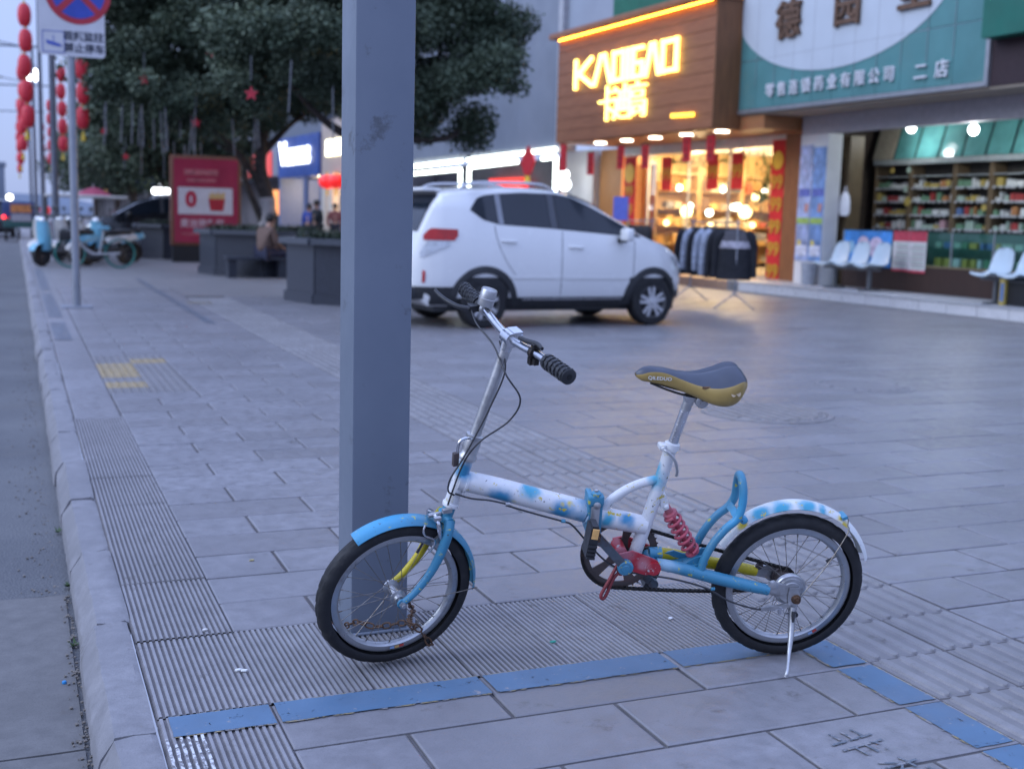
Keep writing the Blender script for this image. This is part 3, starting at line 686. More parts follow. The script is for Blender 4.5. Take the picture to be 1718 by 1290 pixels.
mb = MB(); mb.tube(spline([BAR(l) for l in (-.325, -.24, -.16, -.09, 0, .09, .16, .24, .325)], 5), .0112, 16); mb.build('handlebar', m_chrome, bike)
def grip(sg):
    g = MB(); rows_r = []; pts = [BAR(sg * (.215 + .117 * i / 60)) for i in range(61)]
    rr = [.0182 + .0024 * (1 if (i % 10) < 6 else -.4) for i in range(61)]; rr[0] = .0205; rr[1] = .0210; rr[-1] = .0185; rr[-2] = .0215; rr[-3] = .0215
    g.tube(pts, rr, 20); e = pts[-1]; d = (pts[-1] - pts[-3]).normalized()
    g.tube([e + d * .0003, e - d * .008], [.0085, .0085], 14)
    o = g.build('grip', m_rub, bike, 50); nb = MB()
    for i in range(6):
        for k in range(9):
            c = BAR(sg * (.226 + .0185 * i)); d2 = (BAR(sg * .3) - BAR(sg * .23)).normalized(); u, w = ortho(d2); a = 2 * PI * k / 9 + (.35 if i % 2 else 0); e2 = u * math.cos(a) + w * math.sin(a); t2 = d2.cross(e2)
            nb.obox(c + e2 * .0207, d2 * .0045 + t2 * .002, t2 * .0042, e2 * .0012)
    nb.build('grip_tread', m_rub, o, 0)
    hm = MB(); hm.tube([e + d * .0006, e + d * .0009], [.0080, .0080], 14); hm.build('grip_hole', m_dark, o, 0)
grip(1); grip(-1)
bc = BAR(-.165) + fu * .033 + fh * .004
mb = MB(); mb.lathe(bc - fu * .020, fu * .97 - fh * .24, [(.010, 0), (.0225, .003), (.0235, .008), (.0235, .020), (.0245, .021), (.0245, .026), (.0235, .027), (.0235, .050), (.0215, .053), (.006, .0545), (0, .0545)], 28); bell = mb.build('bell', m_alu, bike)
mb = MB(); mb.lathe(BAR(-.178), (BAR(-.15) - BAR(-.2)).normalized(), [(.012, 0), (.0165, .001), (.0165, .014), (.012, .015)], 16); mb.build('bell_clamp', m_alu, bell)
lv = BAR(-.205) + fh * .018
mb = MB(); mb.lathe(BAR(-.212), (BAR(-.15) - BAR(-.2)).normalized(), [(.012, 0), (.017, .001), (.017, .022), (.012, .023)], 16); mb.obox(BAR(-.20) + fh * .022 - fu * .004, fh * .016, fs_ * .012, fu * .009); lev = mb.build('brake_lever_mount', m_rub, bike)
mb = MB(); pth = spline([BAR(-.195) + fh * .036 - fu * .004, BAR(-.215) + fh * .062 - fu * .004, BAR(-.245) + fh * .082 + fu * .000, BAR(-.285) + fh * .094 + fu * .004, BAR(-.315) + fh * .098 + fu * .008], 6)
mb.tube(pth, [.008, .0075, .007, .0065, .006], 10); mb.build('brake_lever', m_rub, bike)
mb = MB(); mb.lathe(BAR(.135), (BAR(.2) - BAR(.1)).normalized(), [(.012, 0), (.0165, .001), (.0165, .018), (.012, .019)], 16); mb.obox(BAR(.145) + fh * .006 - fu * .022, fh * .008, fs_ * .008, fu * .010); mb.obox(BAR(.165) + fh * .004 - fu * .020, fh * .007, fs_ * .006, fu * .008); mb.obox(BAR(.150) + fu * .020, fh * .010, fs_ * .007, fu * .006); mb.build('lever_clamp', m_chainm, bike)
mb = MB(); mb.tube(spline([BAR(.06) + fu * .020, BAR(.10) + fu * .022, BAR(.15) + fu * .026 - fh * .003, BAR(.185) + fu * .024], 5), [.006, .007, .007, .005], 10); mb.build('spare_lever', m_rub, bike)
# cables
def cable(pts, r=.0026, m=None, name='brake_cable'):
    c = MB(); c.tube(spline(pts, 8), r, 8); c.build(name, m or m_cable, bike, 60)
lev0 = BAR(-.19) + fh * .034 - fu * .006
cable([lev0, BAR(-.13) + fh * .040 - fu * .020, BAR(-.04) + fh * .028 - fu * .035, S(.925, .055, .93), S(.885, .075, .86), S(.905, .060, .79), S(.975, .045, .735), S(1.010, .036, .690), S(1.030, .030, .64), S(1.045, .024, .58), S(1.058, .020, .525)])
cable([BAR(-.02) + fh * .02 - fu * .014, S(.915, .028, .93), S(.955, .030, .82), S(.995, .034, .74), S(1.030, .040, .68), S(1.062, .036, .62), S(1.062, .026, .575), S(1.040, .018, .553)])
cable([(1.03, .022, .556), (.985, .030, .545), (.93, .034, .540), (.88, .034, .528)], .0028)
cable([(.885, .034, .525), (.80, .034, .498), (.72, .034, .474), (.69, .034, .462), (.655, .04, .425), (.62, .045, .385), (.575, .05, .345), (.52, .045, .315), (.45, .052, .305), (.36, .058, .290), (.27, .062, .262), (.20, .066, .222), (.12, .066, .195), (.075, .066, .190)], .0030)
for p in ((.88, .034, .529), (.715, .034, .474), (.255, .062, .262)):
    mb = MB(); mb.tube([V(*p) + V(.006, 0, 0), V(*p) - V(.006, 0, 0)], .0055, 10); mb.build('cable_clip', m_bblue if p[0] < .8 else m_alu, bike)
# fork ---------------------------------------------------------------
fk = empty('fork', parent=bike)
mb = MB(); mb.lathe(AX(-.012), HD, [(.017, -.004), (.0235, 0), (.0245, .008), (.0215, .013), (.019, .014)], 22); mb.build('headset_cup', m_frame, fk)
mb = MB(); mb.tube([S(AX(-.008)), S(AX(-.062))], [.0180, .0185], 18); c0 = S(AX(-.052)); mb.tube([c0 - fs_ * .034, c0 + fs_ * .034], .0155, 14); mb.build('fork_crown', m_bblue, fk)
for sy, m in ((1, m_bblue), (-1, m_yelp)):
    pl = spline([S(1.052, sy * .028, .478), S(1.062, sy * .042, .445), S(1.082, sy * .046, .385), S(1.112, sy * .048, .325), S(1.155, sy * .050, .272), S(1.192, sy * .050, .243)], 7)
    g = MB(); g.tube(pl, [.0155, .0155, .0145, .0125, .0105, .0095], 16); e = S(1.196, sy * .050, .2395); g.lathe(e - fs_ * .004, fs_, [(.010, 0), (.0145, .001), (.0145, .007), (.010, .008)], 16); g.build('fork_leg', m, fk)
    g = MB(); g.lathe(S(1.196, sy * .054, .2395), fs_ * sy, [(.0105, 0), (.0105, .006), (.006, .007), (.006, .014), (0, .014)], 6); g.build('axle_nut', m_alu if sy > 0 else m_rust, fk)
# front brake: calliper arms, pads, straddle
br_ = empty('front_brake', parent=bike)
for sy in (1, -1):
    g = MB(); g.tube(spline([S(1.090, sy * .010, .492), S(1.092, sy * .034, .482), S(1.088, sy * .042, .455), S(1.080, sy * .038, .425)], 5), [.006, .0065, .006, .0055], 8); g.build('calliper_arm', m_chrome, br_)
    g = MB(); g.obox(S(1.086, sy * .026, .420), (fh * .016 + fu * -.012), fs_ * .005, (fu * .006 + fh * .004)); g.build('brake_pad', m_alu, br_)
g = MB(); g.tube([S(1.070, 0, .488), S(1.108, 0, .488)], .0065, 10); g.obox(S(1.092, .030, .492), fh * .010, fs_ * .006, fu * .005); g.obox(S(1.060, .022, .508), fh * .014, fs_ * .006, fu * .006); g.build('brake_pivot', m_alu, br_)
g = MB(); g.tube(spline([S(1.128, .030, .478), S(1.135, .034, .462), S(1.128, .036, .445), S(1.106, .034, .432), S(1.096, .032, .420), S(1.100, .03, .40), S(1.112, .03, .385)], 5), .0032, 8); g.build('straddle_link', m_chrome, br_)
# mudguards ------------------------------------------------------------
def guard(c, h, u, s, a0, a1, R, wd, m, name):
    rows = []; N = 44
    for i in range(N + 1):
        a = a0 + (a1 - a0) * i / N; e = h * math.cos(a) + u * math.sin(a); r = []
        for k in range(13):
            t = -1 + 2 * k / 12; r.append(c + e * (R - .016 * abs(t) ** 2.6) + s * wd * t)
        rows.append(r)
    inner = []
    for i in range(N + 1):
        a = a0 + (a1 - a0) * i / N; e = h * math.cos(a) + u * math.sin(a); inner.append([p - e * .0018 for p in rows[i]])
    g = MB(); g.grid(rows); g.grid(inner)
    g.grid([[a_[0] for a_ in rows], [a_[0] for a_ in inner]]); g.grid([[a_[-1] for a_ in rows], [a_[-1] for a_ in inner]]); g.grid([rows[0], inner[0]]); g.grid([rows[-1], inner[-1]])
    return g.build(name, m, bike, 50)
guard(FC, fh, fu, fs_, rad(58), rad(186), WR + .017, .031, m_bblue, 'front_mudguard')
guard(V(.012, 0, .258), X, Z, Y, rad(30), rad(163), .263, .031, m_rfend, 'rear_mudguard')
mb = MB(); e = FC + (fh * math.cos(rad(184)) + fu * math.sin(rad(184))) * (WR + .014); mb.tube(spline([e + fs_ * .033, FC - fh * .16 + fs_ * .050 - fu * .008, FC + fs_ * .058 - fh * .01], 8), .0016, 6); mb.build('mudguard_stay', m_spoke, bike)
e = RC + (X * math.cos(rad(116)) + Z * math.sin(rad(116))) * (WR + .029)
e = V(-.150, .033, .452)
mb = MB(); mb.tube(spline([V(-.145, .0, .468), V(-.152, .022, .470), e, V(-.150, .040, .430), V(-.095, .052, .33), V(-.02, .066, .232)], 6), .0018, 6); mb.build('mudguard_stay', m_spoke, bike)
mb = MB(); mb.obox(V(-.140, .01, .474), (.008, 0, -.003), (0, .02, 0), (.002, 0, .004)); mb.build('stay_bracket', m_bblue, bike)
# bottom bracket, crank, ring, pedals ----------------------------------
BB = V(.515, 0, .322); RCN = V(.521, -.040, .330)
mb = MB(); mb.lathe(BB - Y * .036, Y, [(.019, 0), (.0235, .002), (.0235, .070), (.019, .072)], 22); mb.build('bottom_bracket', m_red, bike)
ring = MB(); RR = .116
ring.lathe(RCN - Y * .002, Y, [(RR - .022, -.0015), (RR - .003, -.0015), (RR, 0), (RR - .003, .0015), (RR - .022, .0035), (RR - .022, -.0015)], 88, caps=False)
for k in range(5):
    a = 2 * PI * k / 5 + .55; e = V(math.cos(a), 0, math.sin(a)); t = V(-math.sin(a), 0, math.cos(a))
    ring.prism([(.012, -.020), (.05, -.010), (RR - .020, -.017), (RR - .018, .017), (.05, .010), (.012, .020)], RCN - Y * .001, e, t, Y * .004)
for k in range(44):
    a = 2 * PI * k / 44; e = V(math.cos(a), 0, math.sin(a)); t = V(-math.sin(a), 0, math.cos(a)); ring.prism([(RR - .003, -.0045), (RR + .004, -.0015), (RR + .004, .0015), (RR - .003, .0045)], RCN - Y * .001, e, t, Y * .002)
ring.lathe(RCN - Y * .008, Y, [(.024, 0), (.024, .016)], 20); ring.build('chainring', m_ring, bike, 40)
ce = V(.624, .068, .446); mb = MB(); b0 = V(.527, .062, .337)
d = (ce - b0).normalized(); sdv = d.cross(Y)
mb.obox((b0 + ce) / 2, d * ((ce - b0).length / 2), Y * .0065, sdv * .0125); crank = mb.build('crank_arm', mat('worn_blue_crank', (.12, .145, .17), .42, .55, var=.3, scale=14, dirt=(.10, .065, .05), dirt_amt=.5, dirt_scale=16), bike)
mb = MB(); mb.lathe(b0 - Y * .010, Y, [(.018, 0), (.0235, .002), (.0235, .016), (.019, .020), (.012, .020), (.0105, .024), (0, .0245)], 22); mb.build('crank_cap', m_bblue, crank)
mb = MB(); mb.lathe(ce - Y * .009, Y, [(.014, 0), (.014, .02), (.007, .021), (.007, .045), (0, .045)], 16); mb.build('pedal_axle', m_rust, crank)
pd = MB(); pc = V(.646, .108, .452); u1 = V(-.12, .0, .993).normalized(); u2 = V(.993, 0, .12).normalized()
pd.obox(pc, u1 * .052, Y * .026, u2 * .009); pd.obox(pc + Y * .0, u1 * .045, Y * .030, u2 * .013)
for k in range(4): pd.obox(pc - u1 * (.006 + .012 * k) + Y * .036, u1 * .0035, Y * .002, u2 * .012)
pdl = pd.build('pedal', m_rub, bike, 30)
mb = MB(); mb.obox(pc + u1 * .033 + Y * .0355, u1 * .015, Y * .002, u2 * .009); mb.build('pedal_reflector', m_refl, pdl)
fe = V(.398, -.078, .206); f0 = V(.515, -.070, .318); d = (fe - f0).normalized(); sdv = d.cross(Y)
mb = MB(); mb.obox((f0 + fe) / 2, d * ((fe - f0).length / 2), Y * .0065, sdv * .0125); mb.lathe(fe - Y * .010, Y, [(.015, 0), (.015, .02)], 16); crk = mb.build('crank_arm', crank.data.materials[0], bike)
mb = MB(); q = fe - Y * .055; mb.obox(q, V(.012, 0, -.03), Y * .035, V(.012, 0, .006)); mb.build('pedal', m_rub, bike, 30)
mb = MB(); mb.tube(spline([(.548, .050, .338), (.573, .060, .290), (.592, .064, .250), (.588, .064, .236), (.578, .062, .244), (.556, .056, .300), (.535, .05, .318)], 6), .0052, 8); mb.lathe((.538, .05, .318), (0, 1, 0), [(.010, -.006), (.010, .010)], 10); mb.build('red_wire_loop', mat('dark_red_wire', (.22, .035, .04), .5, .2, var=.3, scale=30), bike)
# red pivot plate
for sy in (1, -1):
    mb = MB(); pl = [(.545, .375), (.505, .384), (.472, .370), (.452, .362), (.428, .350), (.417, .333), (.420, .313), (.436, .303), (.462, .306), (.500, .318), (.530, .330)]
    mb.prism([(a - .0, b) for a, b in pl], V(0, sy * .050 - .004, 0), X, Z, Y * .008); pp = mb.build('pivot_plate', m_red, bike, 30)
    mb = MB(); mb.lathe((.4385, sy * .054, .328), (0, sy, 0), [(.009, 0), (.0205, 0), (.0205, .006), (.009, .006)], 20); mb.build('pivot_ring', m_red, pp)
    mb = MB(); mb.lathe((.4385, sy * .0545, .328), (0, sy, 0), [(.009, 0), (.009, .003), (0, .003)], 14); mb.build('pivot_hole', m_dark, pp)
mb = MB(); mb.lathe((.535, .0, .366), (0, 1, 0), [(.013, -.035), (.019, -.033), (.019, .033), (.013, .035)], 16); mb.build('pivot_boss', m_red, bike)
# swing arm, stays, loop, shock
sw_e = empty('swing_arm', parent=bike)
mb = MB(); mb.lathe((.438, -.034, .328), (0, 1, 0), [(.014, 0), (.018, .001), (.018, .067), (.014, .068)], 18); mb.tube([(.442, 0, .350), (.405, 0, .352)], .018, 14); mb.build('swing_pivot', m_bblue, sw_e)
for sy, m in ((1, m_bblue), (-1, m_yelp)):
    mb = MB(); mb.tube(spline([(.428, sy * .036, .334), (.36, sy * .042, .322), (.25, sy * .050, .293), (.16, sy * .056, .272), (.082, sy * .060, .254)], 6), [.0175, .0185, .019, .0185, .0165], 16); mb.build('chain_stay', m, sw_e)
    mb = MB(); mb.prism([(.115, .262), (.09, .272), (.045, .275), (-.02, .258), (-.028, .228), (-.01, .208), (.02, .210), (.05, .232), (.085, .240)], V(0, sy * .058 - .003, 0), X, Z, Y * .006); mb.build('dropout', m_alu, sw_e, 30)
lp = spline([(.292, .046, .318), (.286, .046, .352), (.264, .046, .404), (.232, .046, .450), (.202, .045, .480), (.190, .043, .515), (.188, .038, .560), (.190, .022, .592), (.190, 0, .602), (.188, -.022, .592), (.184, -.038, .560), (.184, -.043, .515), (.200, -.045, .480), (.232, -.046, .450), (.264, -.046, .404), (.286, -.046, .352), (.292, -.046, .318)], 6)
mb = MB(); mb.tube(lp, .0125, 14); mb.build('rear_hoop', m_bblue, sw_e)
mb = MB(); mb.obox(V(.200, 0, .490), V(.006, 0, -.010), Y * .040, V(.003, 0, .002)); mb.lathe((.178, .030, .476), (0, 1, 0), [(.012, 0), (.012, .014), (.006, .018), (0, .018)], 12); mb.build('guard_bracket', m_bblue, sw_e)
mb = MB(); mb.prism([(.40, .334), (.30, .310), (.262, .322), (.262, .352), (.272, .352), (.30, .334), (.33, .334), (.36, .345)], V(0, -.03, 0), X, Z, Y * .006); mb.prism([(.345, .322), (.275, .318), (.262, .352), (.28, .355), (.31, .345)], V(0, .022, 0), X, Z, Y * .005); mb.obox(V(.33, 0, .318), V(.06, 0, -.012), Y * .035, V(0, 0, .003)); mb.build('shock_mount', m_bblue, sw_e, 30)
sh = empty('rear_shock', parent=bike); t0 = V(.408, 0, .508); t1 = V(.305, 0, .345); dv = (t1 - t0); ln = dv.length; dn = dv.normalized(); u, w = ortho(dn)
mb = MB(); mb.tube([t0, t0 + dn * .05], .012, 14); mb.tube([t0 + dn * .03, t1], .0085, 12); mb.lathe(t0 + dn * .028, dn, [(.012, 0), (.0215, .002), (.0215, .012), (.013, .014)], 20); mb.lathe(t1 - dn * .014, dn, [(.013, 0), (.0215, .002), (.0215, .008), (.012, .012)], 20); mb.build('damper', m_pink, sh)
hx = []
for i in range(121):
    t = i / 120; a = 2 * PI * 6 * t; hx.append(t0 + dn * (.040 + (ln - .056) * t) + (u * math.cos(a) + w * math.sin(a)) * .0215)
mb = MB(); mb.tube(hx, .0050, 8); mb.build('coil_spring', m_pink, sh, 60)
mb = MB(); mb.prism([(.428, .535), (.412, .545), (.402, .520), (.398, .500), (.412, .494), (.424, .505)], V(0, -.012, 0), X, Z, Y * .024); mb.lathe(t0 - Y * .018, Y, [(.0075, 0), (.0075, .036), (.004, .039), (0, .039)], 10); mb.build('shock_bracket', m_frame, sh, 30)
# drum brake at the rear hub, arm, axle nut, kickstand
mb = MB(); dc = V(.008, .036, .247)
mb.lathe(dc, Y, [(.040, -.006), (.050, 0), (.050, .010), (.047, .014), (.041, .015), (.039, .020), (.030, .021), (.028, .025), (.016, .026), (0, .026)], 34); drum = mb.build('drum_brake', m_alu, bike, 35)
mb = MB(); mb.obox(V(.060, .062, .262), V(.026, 0, .006), Y * .006, V(-.004, 0, .016)); mb.lathe((.068, .060, .272), (0, 1, 0), [(.013, -.004), (.014, .008), (.008, .010), (0, .010)], 12); mb.obox(V(.055, .068, .200), V(.045, 0, -.006), Y * .004, V(.001, 0, .006)); mb.build('reaction_arm', m_alu, drum, 35)
mb = MB(); hx2 = [V(.085 - .032 * i / 60, .068, .192) + V(0, math.cos(i * .9), math.sin(i * .9)) * .0035 for i in range(61)]; mb.tube(hx2, .0010, 5); mb.tube([(.10, .068, .190), (.03, .068, .193)], .0014, 6); mb.lathe((.018, .068, .188), (0, 1, 0), [(.0095, -.002), (.0125, -.002), (.0125, .002), (.0095, .002), (.0095, -.002)], 16, caps=False); mb.obox(V(.040, .068, .190), V(.004, 0, 0), Y * .006, Z * .012); mb.build('brake_spring', m_chrome, drum, 40)
mb = MB(); mb.prism([(.018, .262), (-.014, .262), (-.018, .235), (-.012, .180), (-.016, .160), (-.004, .152), (.010, .160), (.014, .20), (.020, .235)], V(0, .064, 0), X, Z, Y * .004); mb.build('stand_bracket', m_alu, bike, 30)
mb = MB(); mb.lathe((-.006, .068, .226), (0, 1, 0), [(.015, 0), (.015, .003), (.011, .004), (.011, .012), (.006, .012), (.006, .020), (0, .020)], 12); mb.build('axle_nut', m_rust, bike, 30)
mb = MB(); kf = V(.046, .196, .0385 + .004)
mb.tube(spline([(.004, .078, .205), (.006, .090, .165), (.012, .112, .125), (.026, .148, .085), kf + V(-.003, -.004, .012), kf], 5), [.0085, .0095, .0090, .0058, .0055, .0075], 12); ks = mb.build('kickstand', m_alu, bike)
mb = MB(); mb.tube([(.004, .087, .196), (.008, .10, .142)], [.0065, .0055], 8); mb.lathe((-.008, .068, .178), (0, 1, 0), [(.008, 0), (.008, .012), (0, .014)], 10); mb.build('stand_spring', m_cable, ks)
# drive chain over the ring and the sprocket
CP = []; rs = .036; sc = V(0, -.040, WR)
for k in range(26): a = rad(100) - rad(200) * (k / 25) + PI * .5; CP.append(None)
CP = []
for k in range(30): a = rad(78 + 0) - rad(170) * k / 29; CP.append(RCN + V(math.cos(a), 0, math.sin(a)) * RR)           # front of the ring
a0, a1 = rad(262), rad(84)
lowr = RCN + V(math.cos(rad(268)), 0, math.sin(rad(268))) * RR; lows = sc + V(math.cos(rad(262)), 0, math.sin(rad(262))) * rs
for k in range(1, 28): CP.append(lowr.lerp(lows, k / 28) - V(0, 0, .010 * math.sin(PI * k / 28)))
for k in range(12): a = rad(262 - 175 * k / 11); CP.append(sc + V(math.cos(a), 0, math.sin(a)) * rs)
ups = CP[-1]; upr = CP[0]
for k in range(1, 28): CP.append(ups.lerp(upr, k / 28) - V(0, 0, .004 * math.sin(PI * k / 28)))
tot = [0.0]
for i in range(len(CP)): tot.append(tot[-1] + (CP[(i + 1) % len(CP)] - CP[i]).length)
Lc = tot[-1]; nl = int(Lc / .0127) // 2 * 2; mb = MB()
def at_len(s):
    s %= Lc; i = int(np.searchsorted(tot, s, side='right')) - 1; f = (s - tot[i]) / max(1e-9, tot[i + 1] - tot[i]); return CP[i % len(CP)].lerp(CP[(i + 1) % len(CP)], f)
for k in range(nl):
    p, q = at_len(Lc * k / nl), at_len(Lc * (k + 1) / nl); d = (q - p); L = d.length / 2; d.normalize(); w = d.cross(Y); o_ = .0032 if k % 2 else .0046
    for sy in (1, -1): mb.obox((p + q) / 2 + Y * sy * o_, d * (L + .003), Y * .0007, w * .0042)
    mb.cyl(p - Y * .0045, p + Y * .0045, .0042, n=8)
mb.build('drive_chain', m_chainm, bike, 30)
mb = MB(); mb.lathe(sc - Y * .012, Y, [(.012, 0), (.034, .004), (.034, .008), (.026, .009), (.026, .03)], 24)
mb.lathe(V(.075, -.056, .275), Y, [(.010, 0), (.013, .003), (.010, .006)], 14); mb.build('sprocket', m_ring, bike)

# rusty lock chain: round the rim, over to the post
LW = lambda a, r, s: FC + (fh * math.cos(a) + fu * math.sin(a)) * r + fs_ * s
a_ = rad(-120)
lp_ = [LW(a_, WR + .004, .010), LW(a_, WR - .018, .034), LW(a_, .205, .030), LW(a_, .176, .014), LW(rad(-117), .150, .0), LW(rad(-110), .142, -.020), LW(rad(-100), .155, -.05), LW(rad(-90), .172, -.075), LW(rad(-80), .185, -.10), LW(rad(-72), .192, -.135)]
bm4 = bike.matrix_world
wpts = [bm4 @ p for p in lp_]
end = wpts[-1]; wpts += [V(.905, 3.47, .05), V(.895, 3.56, .045), V(.90, 3.70, .04), V(1.0, 3.72, .035), V(1.16, 3.70, .04), V(1.165, 3.56, .05), V(1.12, 3.45, .06), bm4 @ LW(rad(-114), .172, -.03), bm4 @ LW(a_, WR - .014, -.030)]
sp = spline(wpts, 30); acc = [0.0]
for i in range(len(sp) - 1): acc.append(acc[-1] + (sp[i + 1] - sp[i]).length)
lock = empty('lock_chain', end); tag(lock, 'rusty steel chain looped through the front wheel and round the post', 'chain'); pitch = .0285
def la(s): i = min(len(sp) - 2, max(0, int(np.searchsorted(acc, s, side='right')) - 1)); f = (s - acc[i]) / max(1e-9, acc[i + 1] - acc[i]); return sp[i].lerp(sp[i + 1], min(1, f))
nlk = int(acc[-1] / pitch)
for k in range(nlk):
    p, q = la(k * pitch), la((k + 1) * pitch); d = (q - p).normalized(); u, w = ortho(d)
    if k % 2: u, w = w, u
    c = (p + q) / 2 - end; half = pitch / 2 + .0022; wd = .0082; ring_ = []
    for t in range(16):
        a = 2 * PI * t / 16; sx = math.cos(a); ring_.append(c + d * (max(-1, min(1, sx * 1.35)) * (half - .003)) + u * (wd * math.sin(a) * 1.0))
    g = MB(); g.tube(ring_, .0027, 7, closed=True); g.build('link', m_rust, lock, 60)

# ================================================================== shops along the right: local frame x = depth into the shop, y = along the street, z up
FA = rad(2.3); FO = (13.55, 16.5, 0)
def shop(name, label, cat='building'): return tag(empty(name, FO, FA), label, cat)
def fthing(name, loc, label, cat, group=None, rz=0.0):
    """a thing placed in the facade frame"""
    d, s, z = loc; x = FO[0] + d * math.cos(FA) - s * math.sin(FA); y = FO[1] + d * math.sin(FA) + s * math.cos(FA)
    return tag(empty(name, (x, y, z), FA + rz), label, cat, group)
def wood_mat(name, a, b, scale=2.0, rough=.5, axis='y'):
    n = NT(name); c = n.co('Object'); mp = n.node('ShaderNodeMapping'); n.L(c, mp.inputs[0]); mp.inputs['Scale'].default_value = (14, 1.2, 14) if axis == 'y' else (14, 14, 1.2)
    g = n.noise(mp.outputs[0], scale, 7, .65); col = n.mix(n.mapr(g, .3, .7), a, b)
    n.set(col=col, rough=rough); n.bump(g, .15, .004); return n.mat
m_wood = wood_mat('sign_board_wood', (.22, .078, .032), (.36, .145, .062)); m_woodv = wood_mat('pillar_wood', (.14, .055, .022), (.26, .11, .04), axis='z')
m_woodl = wood_mat('shelf_wood', (.46, .29, .13), (.62, .43, .22)); m_soff = wood_mat('soffit_wood', (.30, .12, .05), (.40, .18, .07))
m_white = mat('white_wall_paint', (.62, .62, .62), .6, var=.08, scale=2, dirt=(.36, .34, .32), dirt_amt=.4, dirt_scale=1.5)
m_steel = mat('brushed_steel', (.42, .43, .45), .38, .7, var=.1, scale=6); m_greyp = mat('grey_trim', (.28, .29, .32), .5, var=.1, scale=4)
m_teal = mat('teal_sign_panel', (.085, .225, .225), .42, var=.12, scale=1.4, dirt=(.12, .22, .20), dirt_amt=.42, dirt_scale=1.2)
m_disc = mat('white_sign_disc', (.50, .54, .59), .42, var=.05, scale=1.5); m_bronze = mat('bronze_letters', (.16, .09, .055), .4, .4, var=.3, scale=12)
m_plast = mat('white_plastic_letters', (.66, .66, .68), .4, var=.05); m_green = mat('dark_green_board', (.010, .12, .085), .45, var=.15, scale=1.5); m_maroon = mat('dark_maroon_wall', (.028, .012, .016), .6)
m_redb = mat('red_banner_cloth', (.50, .012, .020), .7, var=.12, scale=4); m_gold2 = mat('gold_print', (.62, .42, .03), .5, var=.1); m_goldd = mat('dull_gold_print', (.45, .25, .02), .6)
m_black = mat('matt_black', (.012, .012, .014), .6, var=.2); m_floor = mat('shop_floor_tile', (.52, .46, .40), .25, var=.08, scale=3)
m_clear = glass('shop_window_glass'); m_case = glass('display_case_glass', (.78, .90, .88))
e_sign = emit('lit_yellow_letters', (1, .72, .17), 3.9); e_led = emit('white_led_tube', (.90, 1, .93), 4.6); e_lamp = emit('lit_lamp_white', (1, .90, .74), 9); e_warm = emit('lit_lamp_warm', (1, .66, .28), 7)
e_strip = emit('amber_led_strip', (1, .40, .04), 16); e_white = emit('lit_white_letters', (.93, .97, 1), 5.5)
WARM = (1, .62, .28); COOL = (.92, .97, 1)
# ---------------------------------------------------------------- clothing shop with wooden sign
kd = shop('clothing_shop', 'clothing shop with brown wooden sign board, lit yellow letters and warm lit window')
sg = empty('sign_board', parent=kd); zb, zt = 3.22, 5.66
nb = 9
for i in range(nb):
    a = zb + (zt - zb) * i / nb; b = zb + (zt - zb) * (i + 1) / nb
    q = MB(); q.rbox(-.60 + .002 * (i % 2), -.56, 4.12, 10.86, a + .004, b - .004, .004, seg=1); q.build('sign_plank', m_wood, sg, 30)
q = MB(); q.box(-.558, .9, 4.13, 10.85, zb + .02, zt); q.build('sign_core', m_wood, sg, 0)
q = MB(); q.box(-.60, .02, 4.085, 4.118, zb, zt + .02); q.build("side_board", m_woodv, sg, 0); q = MB(); q.box(-.60, .02, 10.862, 10.90, zb, zt + .02); q.build("side_board", m_woodv, sg, 0)
q = MB(); q.rbox(-.86, .03, 4.04, 10.95, zt + .03, zt + .16, .012); q.build('sign_canopy', m_wood, sg, 30)
q = MB(); q.box(-.665, -.645, 4.2, 10.8, zt + .008, zt + .028); q.build('cove_light_strip', e_strip, sg, 0)
q = MB(); q.box(-.56, 1.38, 4.13, 10.85, zb - .02, zb + .018); q.build('soffit', m_soff, kd, 0)
for s in (9.55, 8.30, 7.05, 5.80, 4.50):
    q = MB(); q.lathe((-.08, s, zb - .035), (0, 0, 1), [(.13, 0), (.13, .03)], 20); q.lathe((-.08, s, zb - .035), (0, 0, -1), [(.15, 0), (.15, .006), (.115, .008)], 20, caps=False); q.build('downlight', e_lamp, kd, 30)
    d = bpy.data.lights.new('downlight_beam', 'SPOT'); d.energy = 95; d.color = (1, .72, .42); d.spot_size = rad(172); d.spot_blend = 1.0; d.shadow_soft_size = .12
    o = bpy.data.objects.new('downlight_beam', d); o.location = (-.08, s, zb - .06); link(o, kd)
# lit lettering, built stroke by stroke
LT = {'K': [[(0, 0), (0, 1)], [(.08, .45), (.62, 1)], [(.12, .5), (.66, 0)]], 'A': [[(0, 0), (.26, 1), (.42, 1), (.68, 0)]], 'D': [[(0, 0), (0, 1), (.5, 1), (.5, 0), (0, 0)]], 'I': [[(0, 0), (0, 1)]],
      'G': [[(.5, 1), (0, 1), (0, 0), (.5, 0), (.5, .48), (.24, .48)]], 'O': [[(0, 0), (0, 1), (.56, 1), (.56, 0), (0, 0)]]}
lets = empty('lit_sign_name', parent=sg)
for ch, s0 in (('K', 9.84), ('A', 8.90), ('D', 8.02), ('I', 7.38), ('G', 7.16), ('A', 6.62), ('O', 5.95)):
    q = MB(); sc = {'K': 1.2, 'A': .76, 'D': .84, 'I': 1, 'G': .76, 'O': .95}[ch]
    if ch == 'A' and s0 > 7: sc = 1.08
    for st in LT[ch]:
        pts = [V(-.66, s0 - x * sc, 4.47 + y * .60) for x, y in st]
        for a, b in zip(pts, pts[1:]):
            dv = (b - a).normalized(); q.obox((a + b) / 2, dv * ((b - a).length / 2 + .05), (.035, 0, 0), V(1, 0, 0).cross(dv) * .042)
    q.build('lit_letter', e_sign, lets, 0)
